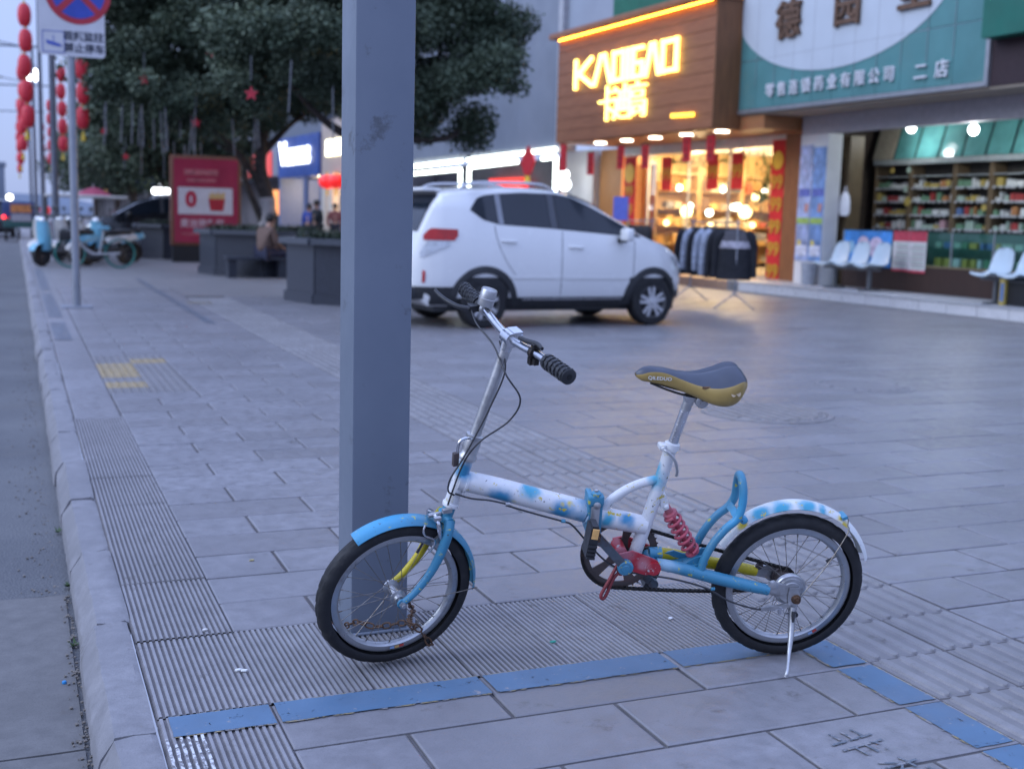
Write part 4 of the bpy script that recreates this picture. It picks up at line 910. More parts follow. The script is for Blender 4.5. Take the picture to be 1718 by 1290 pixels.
for i, ch in enumerate('卡迪高'): text('lit_character', ch, .86, lets, (-.64, 8.28 - .66 * i, 3.92), (0, -1, 0), (0, 0, 1), e_sign, .035, -.006)
for i in range(7):
    q = MB(); q.lathe((-.63, 5.50 - .127 * i, 3.53 - .004 * i), (-1, 0, 0), [(.045, 0), (.045, .03), (.02, .035)], 8); q.build('small_lit_letter', emit('small_amber_letters', (1, .55, .05), 3.2), lets, 0)
# frontage
ZF = .21
q = MB(); q.box(1.36, 1.75, 10.95, 12.1, ZF, zb - .025); q.build('wood_pillar', wood_mat('orange_wood', (.34, .15, .045), (.46, .22, .07), axis='z'), kd, 0)
q = MB(); q.box(1.28, 6.5, 3.52, 4.17, ZF, 3.46); q.build('wood_pillar', m_woodv, kd, 0); q = MB(); q.box(.06, 1.27, 3.30, 4.08, 3.19, 3.455); q.build('soffit_return', m_soff, kd, 0)
q = MB(); q.box(1.34, 1.8, 4.2, 10.9, 2.98, zb - .025); q.build('shutter_box', m_steel, kd, 0)
for s0, s1 in ((4.72, 6.3), (6.34, 7.95), (7.99, 9.75)):
    q = MB(); q.box(1.44, 1.452, s0 + .02, s1 - .02, ZF + .02, 2.97); q.build('window_pane', m_clear, kd, 0)
q = MB()
for s in (4.70, 6.32, 7.97, 9.77): q.box(1.42, 1.48, s - .02, s + .02, ZF, 2.98)
q.box(1.42, 1.48, 4.7, 9.77, ZF, ZF + .03); q.build('window_frame', m_steel, kd, 0)
# inside walls, floor, ceiling
q = MB(); q.box(1.3, 7.0, 4.17, 10.94, ZF - .05, ZF); q.build('shop_floor', m_floor, kd, 0)
q = MB(); q.box(6.6, 6.7, 4.17, 10.94, ZF, 3.3); q.box(1.76, 6.6, 10.90, 10.95, ZF, 3.3); q.build('inner_wall', m_woodl, kd, 0)
q = MB(); q.box(1.8, 6.6, 4.17, 10.9, 3.18, 3.24); q.build('ceiling', m_white, kd, 0)
for i, (d, s) in enumerate(((3.0, 9.2), (3.0, 7.3), (3.0, 5.4), (5.0, 8.3), (5.0, 6.2))):
    point_light('shop_lamp_light', (d, s, 2.75), 165, (1, .62, .30), .55, kd)
# shelves on the back wall and on the side
goods = [(.65, .55, .42), (.55, .30, .10), (.20, .12, .08), (.70, .66, .58), (.42, .10, .06), (.30, .30, .32), (.72, .45, .16), (.10, .10, .12)]
m_goods = [mat('folded_cloth_%d' % i, c, .8, var=.2, scale=10) for i, c in enumerate(goods)]
kcols = ['cream', 'tan', 'brown', 'ivory', 'dark red', 'grey', 'orange', 'black']
for i, (s0, s1) in enumerate(((4.3, 5.8), (5.9, 7.5), (7.6, 9.2), (9.3, 10.8))):
    sh_ = fthing('clothes_shelf', (6.3, (s0 + s1) / 2, ZF), ['wooden clothes shelf at the right end of the lit clothing shop', 'wooden clothes shelf right of centre in the lit clothing shop', 'wooden clothes shelf left of centre in the lit clothing shop', 'wooden clothes shelf at the left end of the lit clothing shop'][i], 'shelf', 'shelves in the clothing shop'); w = (s1 - s0) / 2
    for k in range(5):
        q = MB(); q.box(-.3, .28, -w, w, .25 + .5 * k, .29 + .5 * k); q.build('shelf_board', m_woodl, sh_, 0)
    for sd2 in (-1, 1): q = MB(); q.box(-.3, .28, sd2 * w - .02, sd2 * w + .02, 0, 2.5); q.build('shelf_side', m_woodl, sh_, 0)
    for k in range(4):
        for j in range(4):
            if rng.random() < .2: continue
            ci = rng.randrange(8); hh = rng.uniform(.12, .34)
            o = fthing('folded_clothes', (6.2, (s0 + s1) / 2 + (-w + .2 + (2 * w - .4) * j / 3), ZF + .29 + .5 * k), '%s folded clothes pile, %s row, spot %s of the %s back shelf' % (kcols[ci], ['lowest', 'second', 'third', 'top'][k], ['one', 'two', 'three', 'four'][j], ['right end', 'right centre', 'left centre', 'left end'][i]), 'clothes', 'folded clothes in the shop')
            q = MB(); n_ = max(2, int(hh / .06))
            for t in range(n_): q.rbox(-.14, .14, -.15 + rng.uniform(-.01, .01), .15, hh * t / n_, hh * (t + .92) / n_, .012, seg=1)
            me = q.build('cloth_stack', m_goods[ci], o, 30)
for i in range(3):                                       # shelves on the left inner wall, the ones the window shows
    dd = 2.7 + 1.35 * i; sh_ = fthing('clothes_shelf', (dd, 10.62, ZF), ['crowded shelf on the left inner wall nearest the window', 'crowded shelf in the middle of the left inner wall', 'crowded shelf deepest along the left inner wall'][i], 'shelf', 'shelves in the clothing shop', PI / 2)
    for k in range(6):
        q = MB(); q.box(-.26, .24, -.62, .62, .12 + .45 * k, .15 + .45 * k); q.build('shelf_board', m_woodl, sh_, 0)
    for sd2 in (-1, 1): q = MB(); q.box(-.26, .24, sd2 * .64 - .02, sd2 * .64 + .02, 0, 2.6); q.build('shelf_side', m_woodl, sh_, 0)
    for k in range(5):
        for j in range(5):
            if rng.random() < .12: continue
            ci = rng.choice((0, 1, 2, 3, 3, 4, 5, 6, 6, 7)); hh = rng.uniform(.10, .30)
            o = fthing('folded_clothes', (dd - .5 + .25 * j, 10.45, ZF + .15 + .45 * k), '%s garment pile, spot %s of the %s row, %s left-wall shelf' % (kcols[ci], ORD[j], ['lowest', 'second', 'third', 'fourth', 'top'][k], ['near', 'middle', 'deep'][i]), 'clothes', 'folded clothes in the shop', PI / 2)
            q = MB(); n_ = max(1, int(hh / .07))
            for t in range(n_): q.rbox(-.15, .12, -.105 + rng.uniform(-.01, .01), .105, hh * t / n_, hh * (t + .92) / n_, .012, seg=1)
            q.build('cloth_stack', m_goods[ci], o, 30)
    point_light('shelf_lamp_light', (dd, 9.6, 2.6), 60, (1, .70, .36), .1, kd)
    for k in range(3):
        o = fthing('shelf_lamp', (dd - .35 + .35 * k, 10.30, ZF + [1.05, 1.95, 1.5][k]), 'small round lamp on the %s left-wall shelf, %s' % (['near', 'middle', 'deep'][i], ['low', 'high', 'mid height'][k]), 'lamp', 'lamps in the clothing shop'); q = MB(); q.sphere((0, 0, .07), .075, 12, 8); q.build('globe', e_lamp if k else e_warm, o, 60); q = MB(); q.lathe((0, 0, 0), (0, 0, 1), [(.05, -.02), (.02, .0), (.015, .02)], 10); q.build('stand', m_black, o, 40)
# mannequin-like hanging row between window and wall
# table with goods and pendant lamps in the window
for i, (d, s) in enumerate(((2.6, 8.9), (2.6, 7.0), (2.6, 5.3))):
    o = fthing('display_table', (d, s, ZF), ['display table at the left of the clothing shop window', 'display table at the middle of the clothing shop window', 'display table at the right of the clothing shop window'][i], 'table', 'display tables')
    q = MB(); q.rbox(-.35, .35, -.7, .7, .72, .78, .01); q.build('table_top', m_woodl, o, 30)
    for a in (-.3, .3):
        for b in (-.62, .62): q = MB(); q.box(a - .03, a + .03, b - .03, b + .03, 0, .72); q.build('leg', m_woodl, o, 0)
    for j in range(5):
        ci = rng.randrange(8); o2 = fthing('folded_clothes', (d - .15 + .1 * (j % 2), s - .5 + .25 * j, ZF + .78), '%s folded clothes, spot %s on the display table %s' % (kcols[ci], ORD[j], ['nearest the left window', 'in mid shop window', 'nearest the right banner'][i]), 'clothes', 'folded clothes in the shop')
        q = MB(); q.rbox(-.13, .13, -.11, .11, 0, rng.uniform(.1, .3), .02); q.build('cloth_stack', m_goods[ci], o2, 30)
pl = [(2.2, 9.15, 1.62), (2.4, 8.45, 1.60), (2.6, 7.6, 1.75), (2.2, 6.72, 1.62), (2.5, 5.95, 1.75), (2.3, 5.7, 1.48), (2.3, 5.42, 1.48), (2.6, 5.05, 1.70), (2.1, 4.85, 1.45), (3.4, 8.0, 2.0), (3.6, 6.4, 2.1), (2.4, 4.62, 2.72), (3.2, 4.55, 1.0), (3.4, 4.6, .62)]
order = ['leftmost', 'second', 'third', 'fourth', 'fifth', 'sixth', 'seventh', 'eighth', 'ninth', 'upper left back', 'upper right back', 'high one right', 'low one right', 'lowest one right']
for i, (d, s, z) in enumerate(pl):
    o = fthing('pendant_lamp', (d, s, z), 'bright pendant bulb in the clothing shop window, %s' % order[i], 'lamp', 'lamps in the clothing shop'); r = .09 if i not in (0, 3, 8) else .15
    q = MB(); q.sphere((0, 0, 0), r, 16, 10); q.build('bulb', e_lamp if i % 3 else e_warm, o, 60)
    q = MB(); q.cyl((0, 0, r), (0, 0, 3.15 - z), .006, n=6); q.lathe((0, 0, r * .8), (0, 0, 1), [(.05, 0), (.03, .07)], 10); q.build('cord', m_black, o, 30)
# green garlands
m_leafg = mat('garland_leaf', (.05, .13, .025), .5, var=.4, scale=9)
def garland(name, pts, lab, n=260, r=.12, sz=.05):
    o = fthing(name, pts[0], lab, 'garland', 'green garlands'); q = MB(); sp_ = spline([V(*p) - V(*pts[0]) for p in pts], 12)
    for i in range(n):
        c = rng.choice(sp_) + V(rng.gauss(0, r * .5), rng.gauss(0, r), rng.gauss(0, r)); a = V(rng.gauss(0, 1), rng.gauss(0, 1), rng.gauss(0, 1)).normalized(); b = ortho(a)[0]
        q.add([c, c + a * sz + b * sz * .4, c + a * sz * 2, c + a * sz - b * sz * .4], [(0, 1, 2, 3)])
    q.build('leaves', m_leafg, o, 0); q = MB(); q.tube(sp_, .012, 6); q.build('stem', m_leafg, o, 40)
garland('leaf_garland', [(1.75, 9.4, 2.85), (1.75, 7.8, 2.75), (1.75, 6.2, 2.85)], 'green leaf garland along the top of the clothing shop window', 500, .09)
garland('leaf_garland', [(1.9, 5.75, 2.9), (1.9, 5.55, 2.5), (1.9, 5.6, 2.1), (1.9, 5.9, 1.75)], 'bushy green hanging plant in the right of the clothing shop window', 420, .15, .06)
# red banners and scrolls
def banner(d, s0, s1, z0, z1, lab, n):
    o = fthing('red_banner', (d, (s0 + s1) / 2, z0), lab, 'banner', 'red shop banners'); w = abs(s1 - s0) / 2; h = z1 - z0
    q = MB(); q.grid([[(-.004 + .006 * math.sin(j * 1.3), -w + 2 * w * i / 4, h * j / 16) for i in range(5)] for j in range(17)]); q.grid([[(.004 + .006 * math.sin(j * 1.3), -w + 2 * w * i / 4, h * j / 16) for i in range(5)] for j in range(17)]); q.build('cloth', m_redb, o, 60)
    q = MB(); q.lathe((-.02, 0, h - .42), (-1, 0, 0), [(w * .86, 0), (w * .86, .004), (0, .004)], 24); q.build('gold_disc', m_gold2, o, 30)
    for k in range(n): text('gold_numerals', '99', .40, o, (-.02, 0, h - .42 - .46 * (k + 1)), (0, -1, 0), (0, 0, 1), m_goldd, .002, .012)
banner(1.28, 4.16, 4.60, ZF + .01, 3.09, 'tall red banner with gold disc and numerals on the right wood pillar', 5)
banner(1.30, 10.15, 10.72, ZF + .01, 2.96, 'tall red banner with gold disc left of the clothing shop window', 5)
for i, (s, z0) in enumerate(((8.9, 2.1), (6.95, 2.1), (6.0, 2.1))):
    o = fthing('window_banner', (1.41, s, z0), ['hanging red window banner, leftmost of three', 'hanging red window banner, middle of three', 'hanging red window banner, rightmost of three'][i], 'banner', 'window banners')
    q = MB(); q.box(0, .004, -.22, .22, 0, .80); q.build('cloth', m_redb, o, 0); text('gold_numerals', '99', .42, o, (-.012, 0, .38), (0, -1, 0), (0, 0, 1), m_goldd, .002, .012)
for i, (s, z0, d) in enumerate(((8.0, 2.52, -.4), (6.93, 2.50, -.4), (5.28, 2.60, -.4), (4.40, 2.58, -.4), (9.43, 2.42, -.4))):
    o = fthing('red_scroll', (d, s, z0), ['small red scroll under the sign, second from left', 'small red scroll under the sign, third from left', 'small red scroll under the sign, fourth from left', 'rightmost small red scroll under the sign', 'leftmost small red scroll, before the white pillar'][i], 'scroll', 'red scrolls')
    q = MB(); q.box(-.012, .012, -.14, .14, 0, .52); q.build('panel', m_redb, o, 0); q = MB(); q.cyl((0, -.16, .52), (0, .16, .52), .018, n=8); q.cyl((0, 0, .52), (0, 0, 3.2 - z0), .004, n=4); q.build('rod', m_black, o, 30)
    for k in range(3): q = MB(); q.rbox(-.018, -.012, -.07, .07, .07 + .14 * k, .16 + .14 * k, .003, seg=1); q.build('dark_mark', mat('dark_red_mark', (.25, .01, .01), .7), o, 0)
# ---------------------------------------------------------------- pharmacy
ph = shop('pharmacy', 'pharmacy with teal sign board, white disc and open shopfront')
ps = empty('sign_board', parent=ph)
xs_ = [4.08, 3.55, 2.98, 2.42, 1.86, 1.30, .74, .18, -.40, -.98, -1.55, -2.22]
for a, b in zip(xs_, xs_[1:]):
    for z0, z1 in ((3.58, 4.50), (4.505, 5.9)):
        q = MB(); q.rbox(0, .05, b + .004, a - .004, z0 + .003, z1 - .003, .004, seg=1); q.build('sign_panel', m_teal, ps, 30)
cc, rc = 1.35, 2.95                                     # white disc behind the big characters: an ellipse cut by the panels
pts = [(cc + rc * math.cos(t), 5.62 + 1.50 * math.sin(t)) for t in np.linspace(0, 2 * PI, 60)[:-1]]
pts = [(min(4.07, max(-2.2, s)), min(5.88, z)) for s, z in pts]; q = MB(); q.prism([(-s, z) for s, z in pts], (-.004, 0, 0), (0, -1, 0), (0, 0, 1), (-.008, 0, 0)); q.build('white_disc', m_disc, ps, 0)
for s in xs_[1:-1]: q = MB(); q.box(-.0135, -.0125, s - .004, s + .004, 4.0, 5.88); q.build('disc_joint', m_greyp, ps, 0)
q = MB(); q.box(-.0135, -.0125, -1.0, 3.9, 4.497, 4.503); q.build('disc_joint', m_greyp, ps, 0)
q = MB(); q.box(-.03, .09, -2.27, 4.07, 3.50, 3.575); q.box(-.03, .09, -2.30, -2.225, 3.50, 5.9); q.build('sign_trim', m_steel, ps, 0)
for ch, s, z, sz in (('德', 2.58, 5.08, .74), ('园', .95, 5.10, .72), ('堂', -.66, 5.17, .80)): text('bronze_character', ch, sz, ps, (-.05, s, z), (0, -1, 0), (0, 0, 1), m_bronze, .03, .014)
for i, ch in enumerate('零售连锁药业有限公司'): text('small_character', ch, .275, ps, (-.03, 3.05 - .358 * i, 3.865), (0, -1, 0), (0, 0, 1), m_plast, .018, .003)
for ch, s in (('二', -.90), ('店', -1.36)): text('small_character', ch, .30, ps, (-.03, s, 3.83), (0, -1, 0), (0, 0, 1), m_plast, .018, .003)
q = MB(); q.box(.05, 1.5, -6, 4.07, 3.46, 3.50); q.build('soffit', mat('beige_soffit', (.36, .30, .24), .7, var=.08, scale=2), ph, 0)
q = MB(); q.box(.9, 1.1, -6, 3.18, 3.10, 3.455); q.build('lintel', mat('pale_lintel', (.40, .38, .40), .6, var=.1), ph, 0)
q = MB(); q.box(.92, 1.26, 2.40, 3.22, ZF, 3.10); q.build('white_pillar', m_white, ph, 0)
q = MB(); q.box(0, 7.5, -9, 4.16, 0, ZF - .002); q.build('raised_floor', mat('step_floor_tile', (.42, .42, .43), .45, var=.08, scale=2), ph, 0)
for k in range(18):
    s1 = 3.75 - .62 * k; q = MB(); q.rbox(-.022, .0, s1 - .615, s1 - .005, .012, ZF - .03, .003, seg=1); q.build('step_tile', mat('pale_step_tile', (.56, .55, .55), .3, var=.07, scale=5, dirt=(.3, .28, .26), dirt_amt=.4), ph, 0)
q = MB(); q.rbox(-.035, .05, -8, 3.78, ZF - .028, ZF, .008); q.build('step_nosing', mat('grey_nosing', (.36, .36, .37), .5), ph, 30)
q = MB(); q.box(0, 1.4, 3.76, 13.0, 0, ZF - .02); q.build('shop_step', mat('brown_step_tile', (.30, .19, .13), .4, var=.12, scale=4), kd, 0)
q = MB(); q.box(3.2, 3.3, -8, 3.7, ZF, 3.5); q.build('back_wall', m_maroon, ph, 0)
q = MB(); q.box(1.1, 3.2, -8, 3.7, 3.36, 3.42); q.build('ceiling', mat('grey_ceiling', (.30, .32, .32), .6), ph, 0)
q = MB(); q.box(1.4, 3.2, 3.42, 3.50, ZF, 3.4); q.build('side_wall', mat('dark_side_wall', (.06, .045, .035), .7, var=.2), ph, 0)
q = MB(); q.box(1.42, 1.75, 2.35, 2.62, ZF, 3.08); q.build('brown_post', wood_mat('old_brown_post', (.10, .07, .035), (.16, .11, .06), axis='z'), ph, 0)
for i, (s, z0, z1) in enumerate(((3.01, .66, 2.9), (2.61, .66, 2.85))):
    o = fthing('wall_poster', (.912, s, z0), ['faded blue and white poster on the left half of the white pillar', 'faded blue poster on the right half of the white pillar'][i], 'poster', 'pillar posters')
    q = MB(); q.box(-.004, 0, -.19, .19, 0, z1 - z0); q.build('sheet', mat('poster_blue_%d' % i, ((.30, .36, .55), (.16, .27, .50))[i], .5, var=.5, scale=4), o, 0)
    for k, (c, z, h, w, y0) in enumerate((((.10, .13, .40), 1.25, .15, .17, 0), ((.28, .42, .10), .72, .12, .18, 0), ((.62, .50, .10), .30, .10, .05, .08), ((.50, .22, .16), .95, .16, .05, -.08), ((.55, .57, .66), .1, .2, .16, 0))): q = MB(); q.box(-.006, -.004, y0 - w, y0 + w, z, z + h); q.build('printed_block', mat('poster_print_%d' % k, c, .5, var=.4, scale=12), o, 0)
# shelves with medicine boxes
m_shelf = mat('shelf_grey', (.30, .33, .33), .5); m_shdark = mat('shelf_back_dark', (.045, .04, .034), .7)
pcols = {'white': (.60, .61, .58), 'red': (.36, .05, .045), 'green': (.14, .27, .16), 'yellow': (.44, .33, .08), 'blue': (.10, .17, .33), 'orange': (.42, .19, .07), 'pink': (.45, .27, .29), 'pale green': (.36, .47, .38)}
m_pc = {k: mat('medicine_box_' + k.replace(' ', '_'), c, .4, var=.15, scale=30) for k, c in pcols.items()}
bays = [(3.04, 2.10), (2.04, .96), (.90, .08), (.02, -.86), (-.92, -1.85)]; bname = ['first bay from the brown post', 'second bay from the brown post', 'third bay from the brown post', 'fourth bay from the brown post', 'fifth bay at the right edge']
prot = {}
def med_box(w, h, col):
    key = (w, h, col)
    if key not in prot: q = MB(); q.rbox(-.06, .06, -w / 2, w / 2, 0, h, .003, seg=1); prot[key] = q.mesh('medicine_box', m_pc[col], 30)
    return prot[key]
sh_z = [1.10, 1.36, 1.62, 1.88, 2.14]; rown = ['lowest', 'second lowest', 'middle', 'second highest', 'top']
seen_lab = {}; tot_boxes = 0
for bi, (sa_, sb_) in enumerate(bays):
    u_ = fthing('medicine_shelf', (2.9, (sa_ + sb_) / 2, ZF), 'tall medicine shelf unit in the pharmacy, ' + bname[bi], 'shelf', 'medicine shelves'); w = (sa_ - sb_) / 2
    q = MB(); q.box(.12, .15, -w, w, .3, 2.36); q.build('back_panel', m_shdark, u_, 0)
    for sd2 in (-1, 1): q = MB(); q.box(-.2, .15, sd2 * w - .018, sd2 * w + .018, .2, 2.36); q.build('side_panel', mat('brown_shelf_side', (.16, .11, .06), .6), u_, 0)
    for z in [*sh_z, 2.36]: q = MB(); q.box(-.2, .13, -w, w, z - ZF - .02 + ZF * 0, z - ZF); q.build('shelf_board', m_shelf, u_, 0)
    fill = MB()
    for ri, z in enumerate(sh_z):                       # small bottles and price cards too small to pick apart
        s = w - .03
        while s > -w + .03:
            hh = rng.uniform(.05, .12); fill.lathe((-.005, s, z - ZF), (0, 0, 1), [(.016, 0), (.016, hh * .7), (.008, hh * .8), (.008, hh)], 6); s -= rng.uniform(.036, .06)
        s = w - .06
        while s > -w + .05: fill.box(-.212, -.206, s - .02, s + .02, z - ZF - .045, z - ZF - .012); s -= rng.uniform(.06, .16)
    tag(fill.build('small_goods', m_plast, u_, 30), kind='stuff')
    for ri, z in enumerate(sh_z):
        s = sa_ - .05
        while s > sb_ + .08:
            wd = rng.choice((.035, .05, .06, .085)); hh = rng.choice((.06, .09, .12, .15)); run = rng.randrange(1, 4); c = rng.choice(list(pcols) + ['white'] * 7 + ['red', 'green', 'yellow', 'pale green'] * 1)
            for k in range(run):
                if s - wd < sb_ + .04 or tot_boxes >= 299: break
                o = bpy.data.objects.new('medicine_box', med_box(wd, hh, c)); d_, s_ = 2.80 + rng.uniform(-.02, .02), s - wd / 2
                o.location = (FO[0] + d_ * math.cos(FA) - s_ * math.sin(FA), FO[1] + d_ * math.sin(FA) + s_ * math.cos(FA), z + .001); o.rotation_euler = (0, 0, FA + rng.gauss(0, .05)); link(o)
                lk = (c, ri, bi); seen_lab[lk] = seen_lab.get(lk, 0) + 1
                tag(o, '%s %s medicine box from left, %s row, %s' % (ORD[min(19, seen_lab[lk] - 1)], c, rown[ri], bname[bi].replace(' from the brown post', ' of the pharmacy shelves').replace(' at the right edge', ' of the pharmacy shelves')), 'box', 'medicine boxes on the pharmacy shelves'); s -= wd + .006; tot_boxes += 1
            s -= rng.uniform(.01, .07)
q = MB(); q.box(2.62, 2.72, -2.2, 3.05, 2.58, 2.68); q.build('pane_rail', m_shelf, ph, 0)
pe = [3.12, 2.50, 1.92, 1.31, .72, .16, -.42, -1.0, -1.6]
m_tealp = mat('teal_glossy_pane', (.10, .30, .29), .08, var=.45, scale=1.2)
for a, b in zip(pe, pe[1:]):
    q = MB(); q.prism([(-a + .03, 2.70), (-b - .03, 2.70), (-b - .03, 3.30), (-a + .03, 3.30)], (2.66, 0, 0), (0, -1, 0), (.18, 0, 1), (.012, 0, 0)) if False else q.add([(2.62, a - .03, 2.69), (2.62, b + .03, 2.69), (2.80, b + .03, 3.32), (2.80, a - .03, 3.32), (2.64, a - .03, 2.69), (2.64, b + .03, 2.69), (2.82, b + .03, 3.32), (2.82, a - .03, 3.32)], [(0, 1, 2, 3), (4, 5, 6, 7), (0, 1, 5, 4), (1, 2, 6, 5), (2, 3, 7, 6), (3, 0, 4, 7)])
    q.build('teal_pane', m_tealp if a < 3 else mat('beige_pane', (.36, .32, .25), .3), ph, 0)
for i, (s, z, c) in enumerate(((2.45, 2.47, 'yellow'), (2.0, 2.47, 'pale green'), (2.05, 2.1, 'pale green'), (1.98, 1.86, 'yellow'), (.95, 2.2, 'yellow'), (.05, 1.75, 'yellow'))):
    o = fthing('hanging_tag', (2.58, s, z), ['yellow', 'pale green', 'small pale', 'large yellow', 'upper right yellow', 'lower right yellow'][i] + ' round price tag hanging before the medicine shelves', 'tag', 'shelf tags'); q = MB(); r = .09 if i == 3 else .06; q.lathe((0, 0, 0), (1, 0, 0), [(r, 0), (r, .004), (0, .004)], 16); q.build('disc', m_pc[c], o, 30); q = MB(); q.cyl((0, 0, r), (0, 0, r + .1), .003, n=4); q.build('string', m_plast, o, 0)
# counter: dark wood base, glass case with goods
ct = fthing('display_counter', (1.30, -.4, ZF), 'long glass display counter with dark wooden base inside the pharmacy', 'counter'); c0_, c1_ = 2.64, -2.9
q = MB(); q.box(0, .55, c1_, c0_, 0, .46); q.build('base', wood_mat('dark_counter_wood', (.030, .014, .010), (.05, .024, .016), axis='z'), ct, 0)
q = MB(); q.box(-.02, .57, c1_, c0_, .46, .49); q.build('base_ledge', mat('counter_ledge', (.20, .15, .08), .5), ct, 0)
for k in range(6):
    a = c0_ - (c0_ - c1_) * k / 6; b = c0_ - (c0_ - c1_) * (k + 1) / 6
    q = MB(); q.box(.0, .006, b + .012, a - .012, .49, 1.07); q.build('front_pane', m_case, ct, 0)
    q = MB(); q.box(-.01, .02, a - .012, a + .012, .49, 1.08); q.build('case_post', m_steel, ct, 0)
    q = MB(); q.box(.01, .54, b + .014, a - .014, .80, .808); q.build('glass_shelf', m_case, ct, 0)
q = MB(); q.box(-.02, .57, c1_, c0_, 1.075, 1.095); q.build('top_pane', m_case, ct, 0); q = MB(); q.box(.54, .56, c1_, c0_, .49, 1.07); q.build('case_back', mat('case_back_green', (.10, .17, .15), .5), ct, 0)
for lvl, z in enumerate((.70, 1.02)):
    s = .05
    while s > -2.9:
        wd = rng.choice((.08, .12, .16)); c = rng.choice(['white', 'yellow', 'green', 'pale green', 'white', 'blue']) if lvl else rng.choice(['yellow', 'yellow', 'white', 'green', 'blue'])
        if tot_boxes < 380:
            o = bpy.data.objects.new('counter_box', med_box(wd, .14 if lvl == 0 else .10, c)); d_, s_ = 1.55, s - wd / 2; o.location = (FO[0] + d_ * math.cos(FA) - s_ * math.sin(FA), FO[1] + d_ * math.sin(FA) + s_ * math.cos(FA), z + .002); o.rotation_euler = (0, 0, FA); link(o)
            lk = (c, lvl); seen_lab[lk] = seen_lab.get(lk, 0) + 1
            tag(o, '%s %s packet from left inside the glass counter, %s shelf' % (ORD[min(19, seen_lab[lk] - 1)], c, ('lower', 'upper')[lvl]), 'box', 'packets in the glass counter')
        s -= wd + rng.uniform(.02, .08)
for i, (s0, s1, z0, z1, lab) in enumerate(((2.20, .90, .62, 1.28, 'wide blue poster on the front of the pharmacy counter'), (.86, .45, .57, 1.29, 'left of two red and white notices on the pharmacy counter'), (.44, .03, .56, 1.29, 'right of two red and white notices on the pharmacy counter'))):
    o = fthing('counter_poster', (1.275, (s0 + s1) / 2, z0), lab, 'poster', 'counter posters'); w = (s0 - s1) / 2; q = MB(); q.box(-.004, 0, -w, w, 0, z1 - z0); q.build('sheet', mat('poster_sky_blue', (.06, .24, .58), .4, var=.5, scale=3) if i == 0 else mat('notice_paper', (.60, .57, .55), .6), o, 0)
    if i:
        q = MB(); q.box(-.006, -.004, -w, w, z1 - z0 - .18, z1 - z0); q.build('red_heading', mat('notice_red', (.48, .05, .08), .6, var=.4, scale=20), o, 0); q = MB(); q.box(-.006, -.004, -w, w, 0, .045); q.build('red_foot', mat('notice_red', (.48, .05, .08), .6), o, 0)
        for k in range(9): q = MB(); q.box(-.006, -.004, -w * .85, w * rng.uniform(.5, .85), .09 + .048 * k, .105 + .048 * k); q.build('text_line', mat('notice_ink' if k % 2 else 'notice_green', (.16, .12, .12) if k % 2 else (.15, .3, .2), .6), o, 0)
    else:
        for k, (y0, z, r, c) in enumerate(((.1, .40, .16, (.60, .45, .52)), (-.25, .35, .20, (.55, .45, .56)), (.45, .35, .12, (.30, .50, .65)), (-.5, .2, .14, (.25, .45, .65)))): q = MB(); q.lathe((-.004, y0, z), (-1, 0, 0), [(r, 0), (r, .002), (0, .002)], 14); q.build('printed_figure', mat('poster_figure_%d' % k, c, .5, var=.4, scale=8), o, 0)
# seat rows
m_seat = mat('pale_blue_plastic_seat', (.47, .56, .62), .35, var=.06, scale=4); m_leg = mat('grey_seat_leg', (.16, .17, .18), .4, .5)
def seat_row(d, s0, n, lab):
    o = fthing('waiting_seats', (d, s0, ZF), lab, 'seats', 'moulded seat rows')
    for k in range(n):
        y = -.54 * k; rows = []
        for (x, z, w) in ((-.24, .43, .19), (-.22, .455, .21), (-.10, .44, .235), (.05, .43, .24), (.14, .45, .235), (.19, .52, .225), (.23, .66, .215), (.27, .80, .185), (.285, .86, .13), (.287, .875, .05)):
            rows.append([(x - .03 * (t * t), y + w * t, z + .035 * t * t * (1 if z < .5 else 0)) for t in np.linspace(-1, 1, 9)])
        q = MB(); q.grid(rows); q.grid([[(x + .012, yy, z - .014) for x, yy, z in r] for r in rows]); q.build('seat', m_seat, o, 60)
    q = MB(); q.box(-.03, .03, -.54 * (n - 1) - .2, .2, .36, .41); q.build('beam', m_leg, o, 0)
    for y in (-.1, -.54 * (n - 1) + .05):
        q = MB(); q.box(-.03, .03, y - .03, y + .03, .03, .37); q.build('leg', m_leg, o, 0); q = MB(); q.rbox(-.24, .24, y - .035, y + .035, 0, .035, .008); q.build('foot', m_leg, o, 30)
seat_row(.62, 1.72, 3, 'row of three pale blue moulded seats by the white pillar')
seat_row(.42, -2.28, 3, 'row of pale blue moulded seats at the right edge of the pharmacy')
# pharmacy lamps
for i, (d, s, z, p) in enumerate(((1.5, -.62, 3.03, 30), (2.2, 1.6, 3.22, 14), (2.2, -2.6, 3.22, 18))):
    o = fthing('ceiling_bulb', (d, s, z), ['bright white bulb under the pharmacy lintel', 'white bulb near the back left of the pharmacy ceiling', 'white bulb at the right of the pharmacy ceiling'][i], 'lamp', 'pharmacy bulbs')
    q = MB(); q.sphere((0, 0, 0), .085, 16, 10); q.build('bulb', emit('lit_bulb_cool', (.92, .97, 1), 8), o, 60); q = MB(); q.lathe((0, 0, .07), (0, 0, 1), [(.05, 0), (.035, .06), (.01, 3.36 - z - .07)], 10); q.build('holder', m_plast, o, 40)
    point_light('bulb_light', (0, 0, -.14), p, COOL, .09, o)
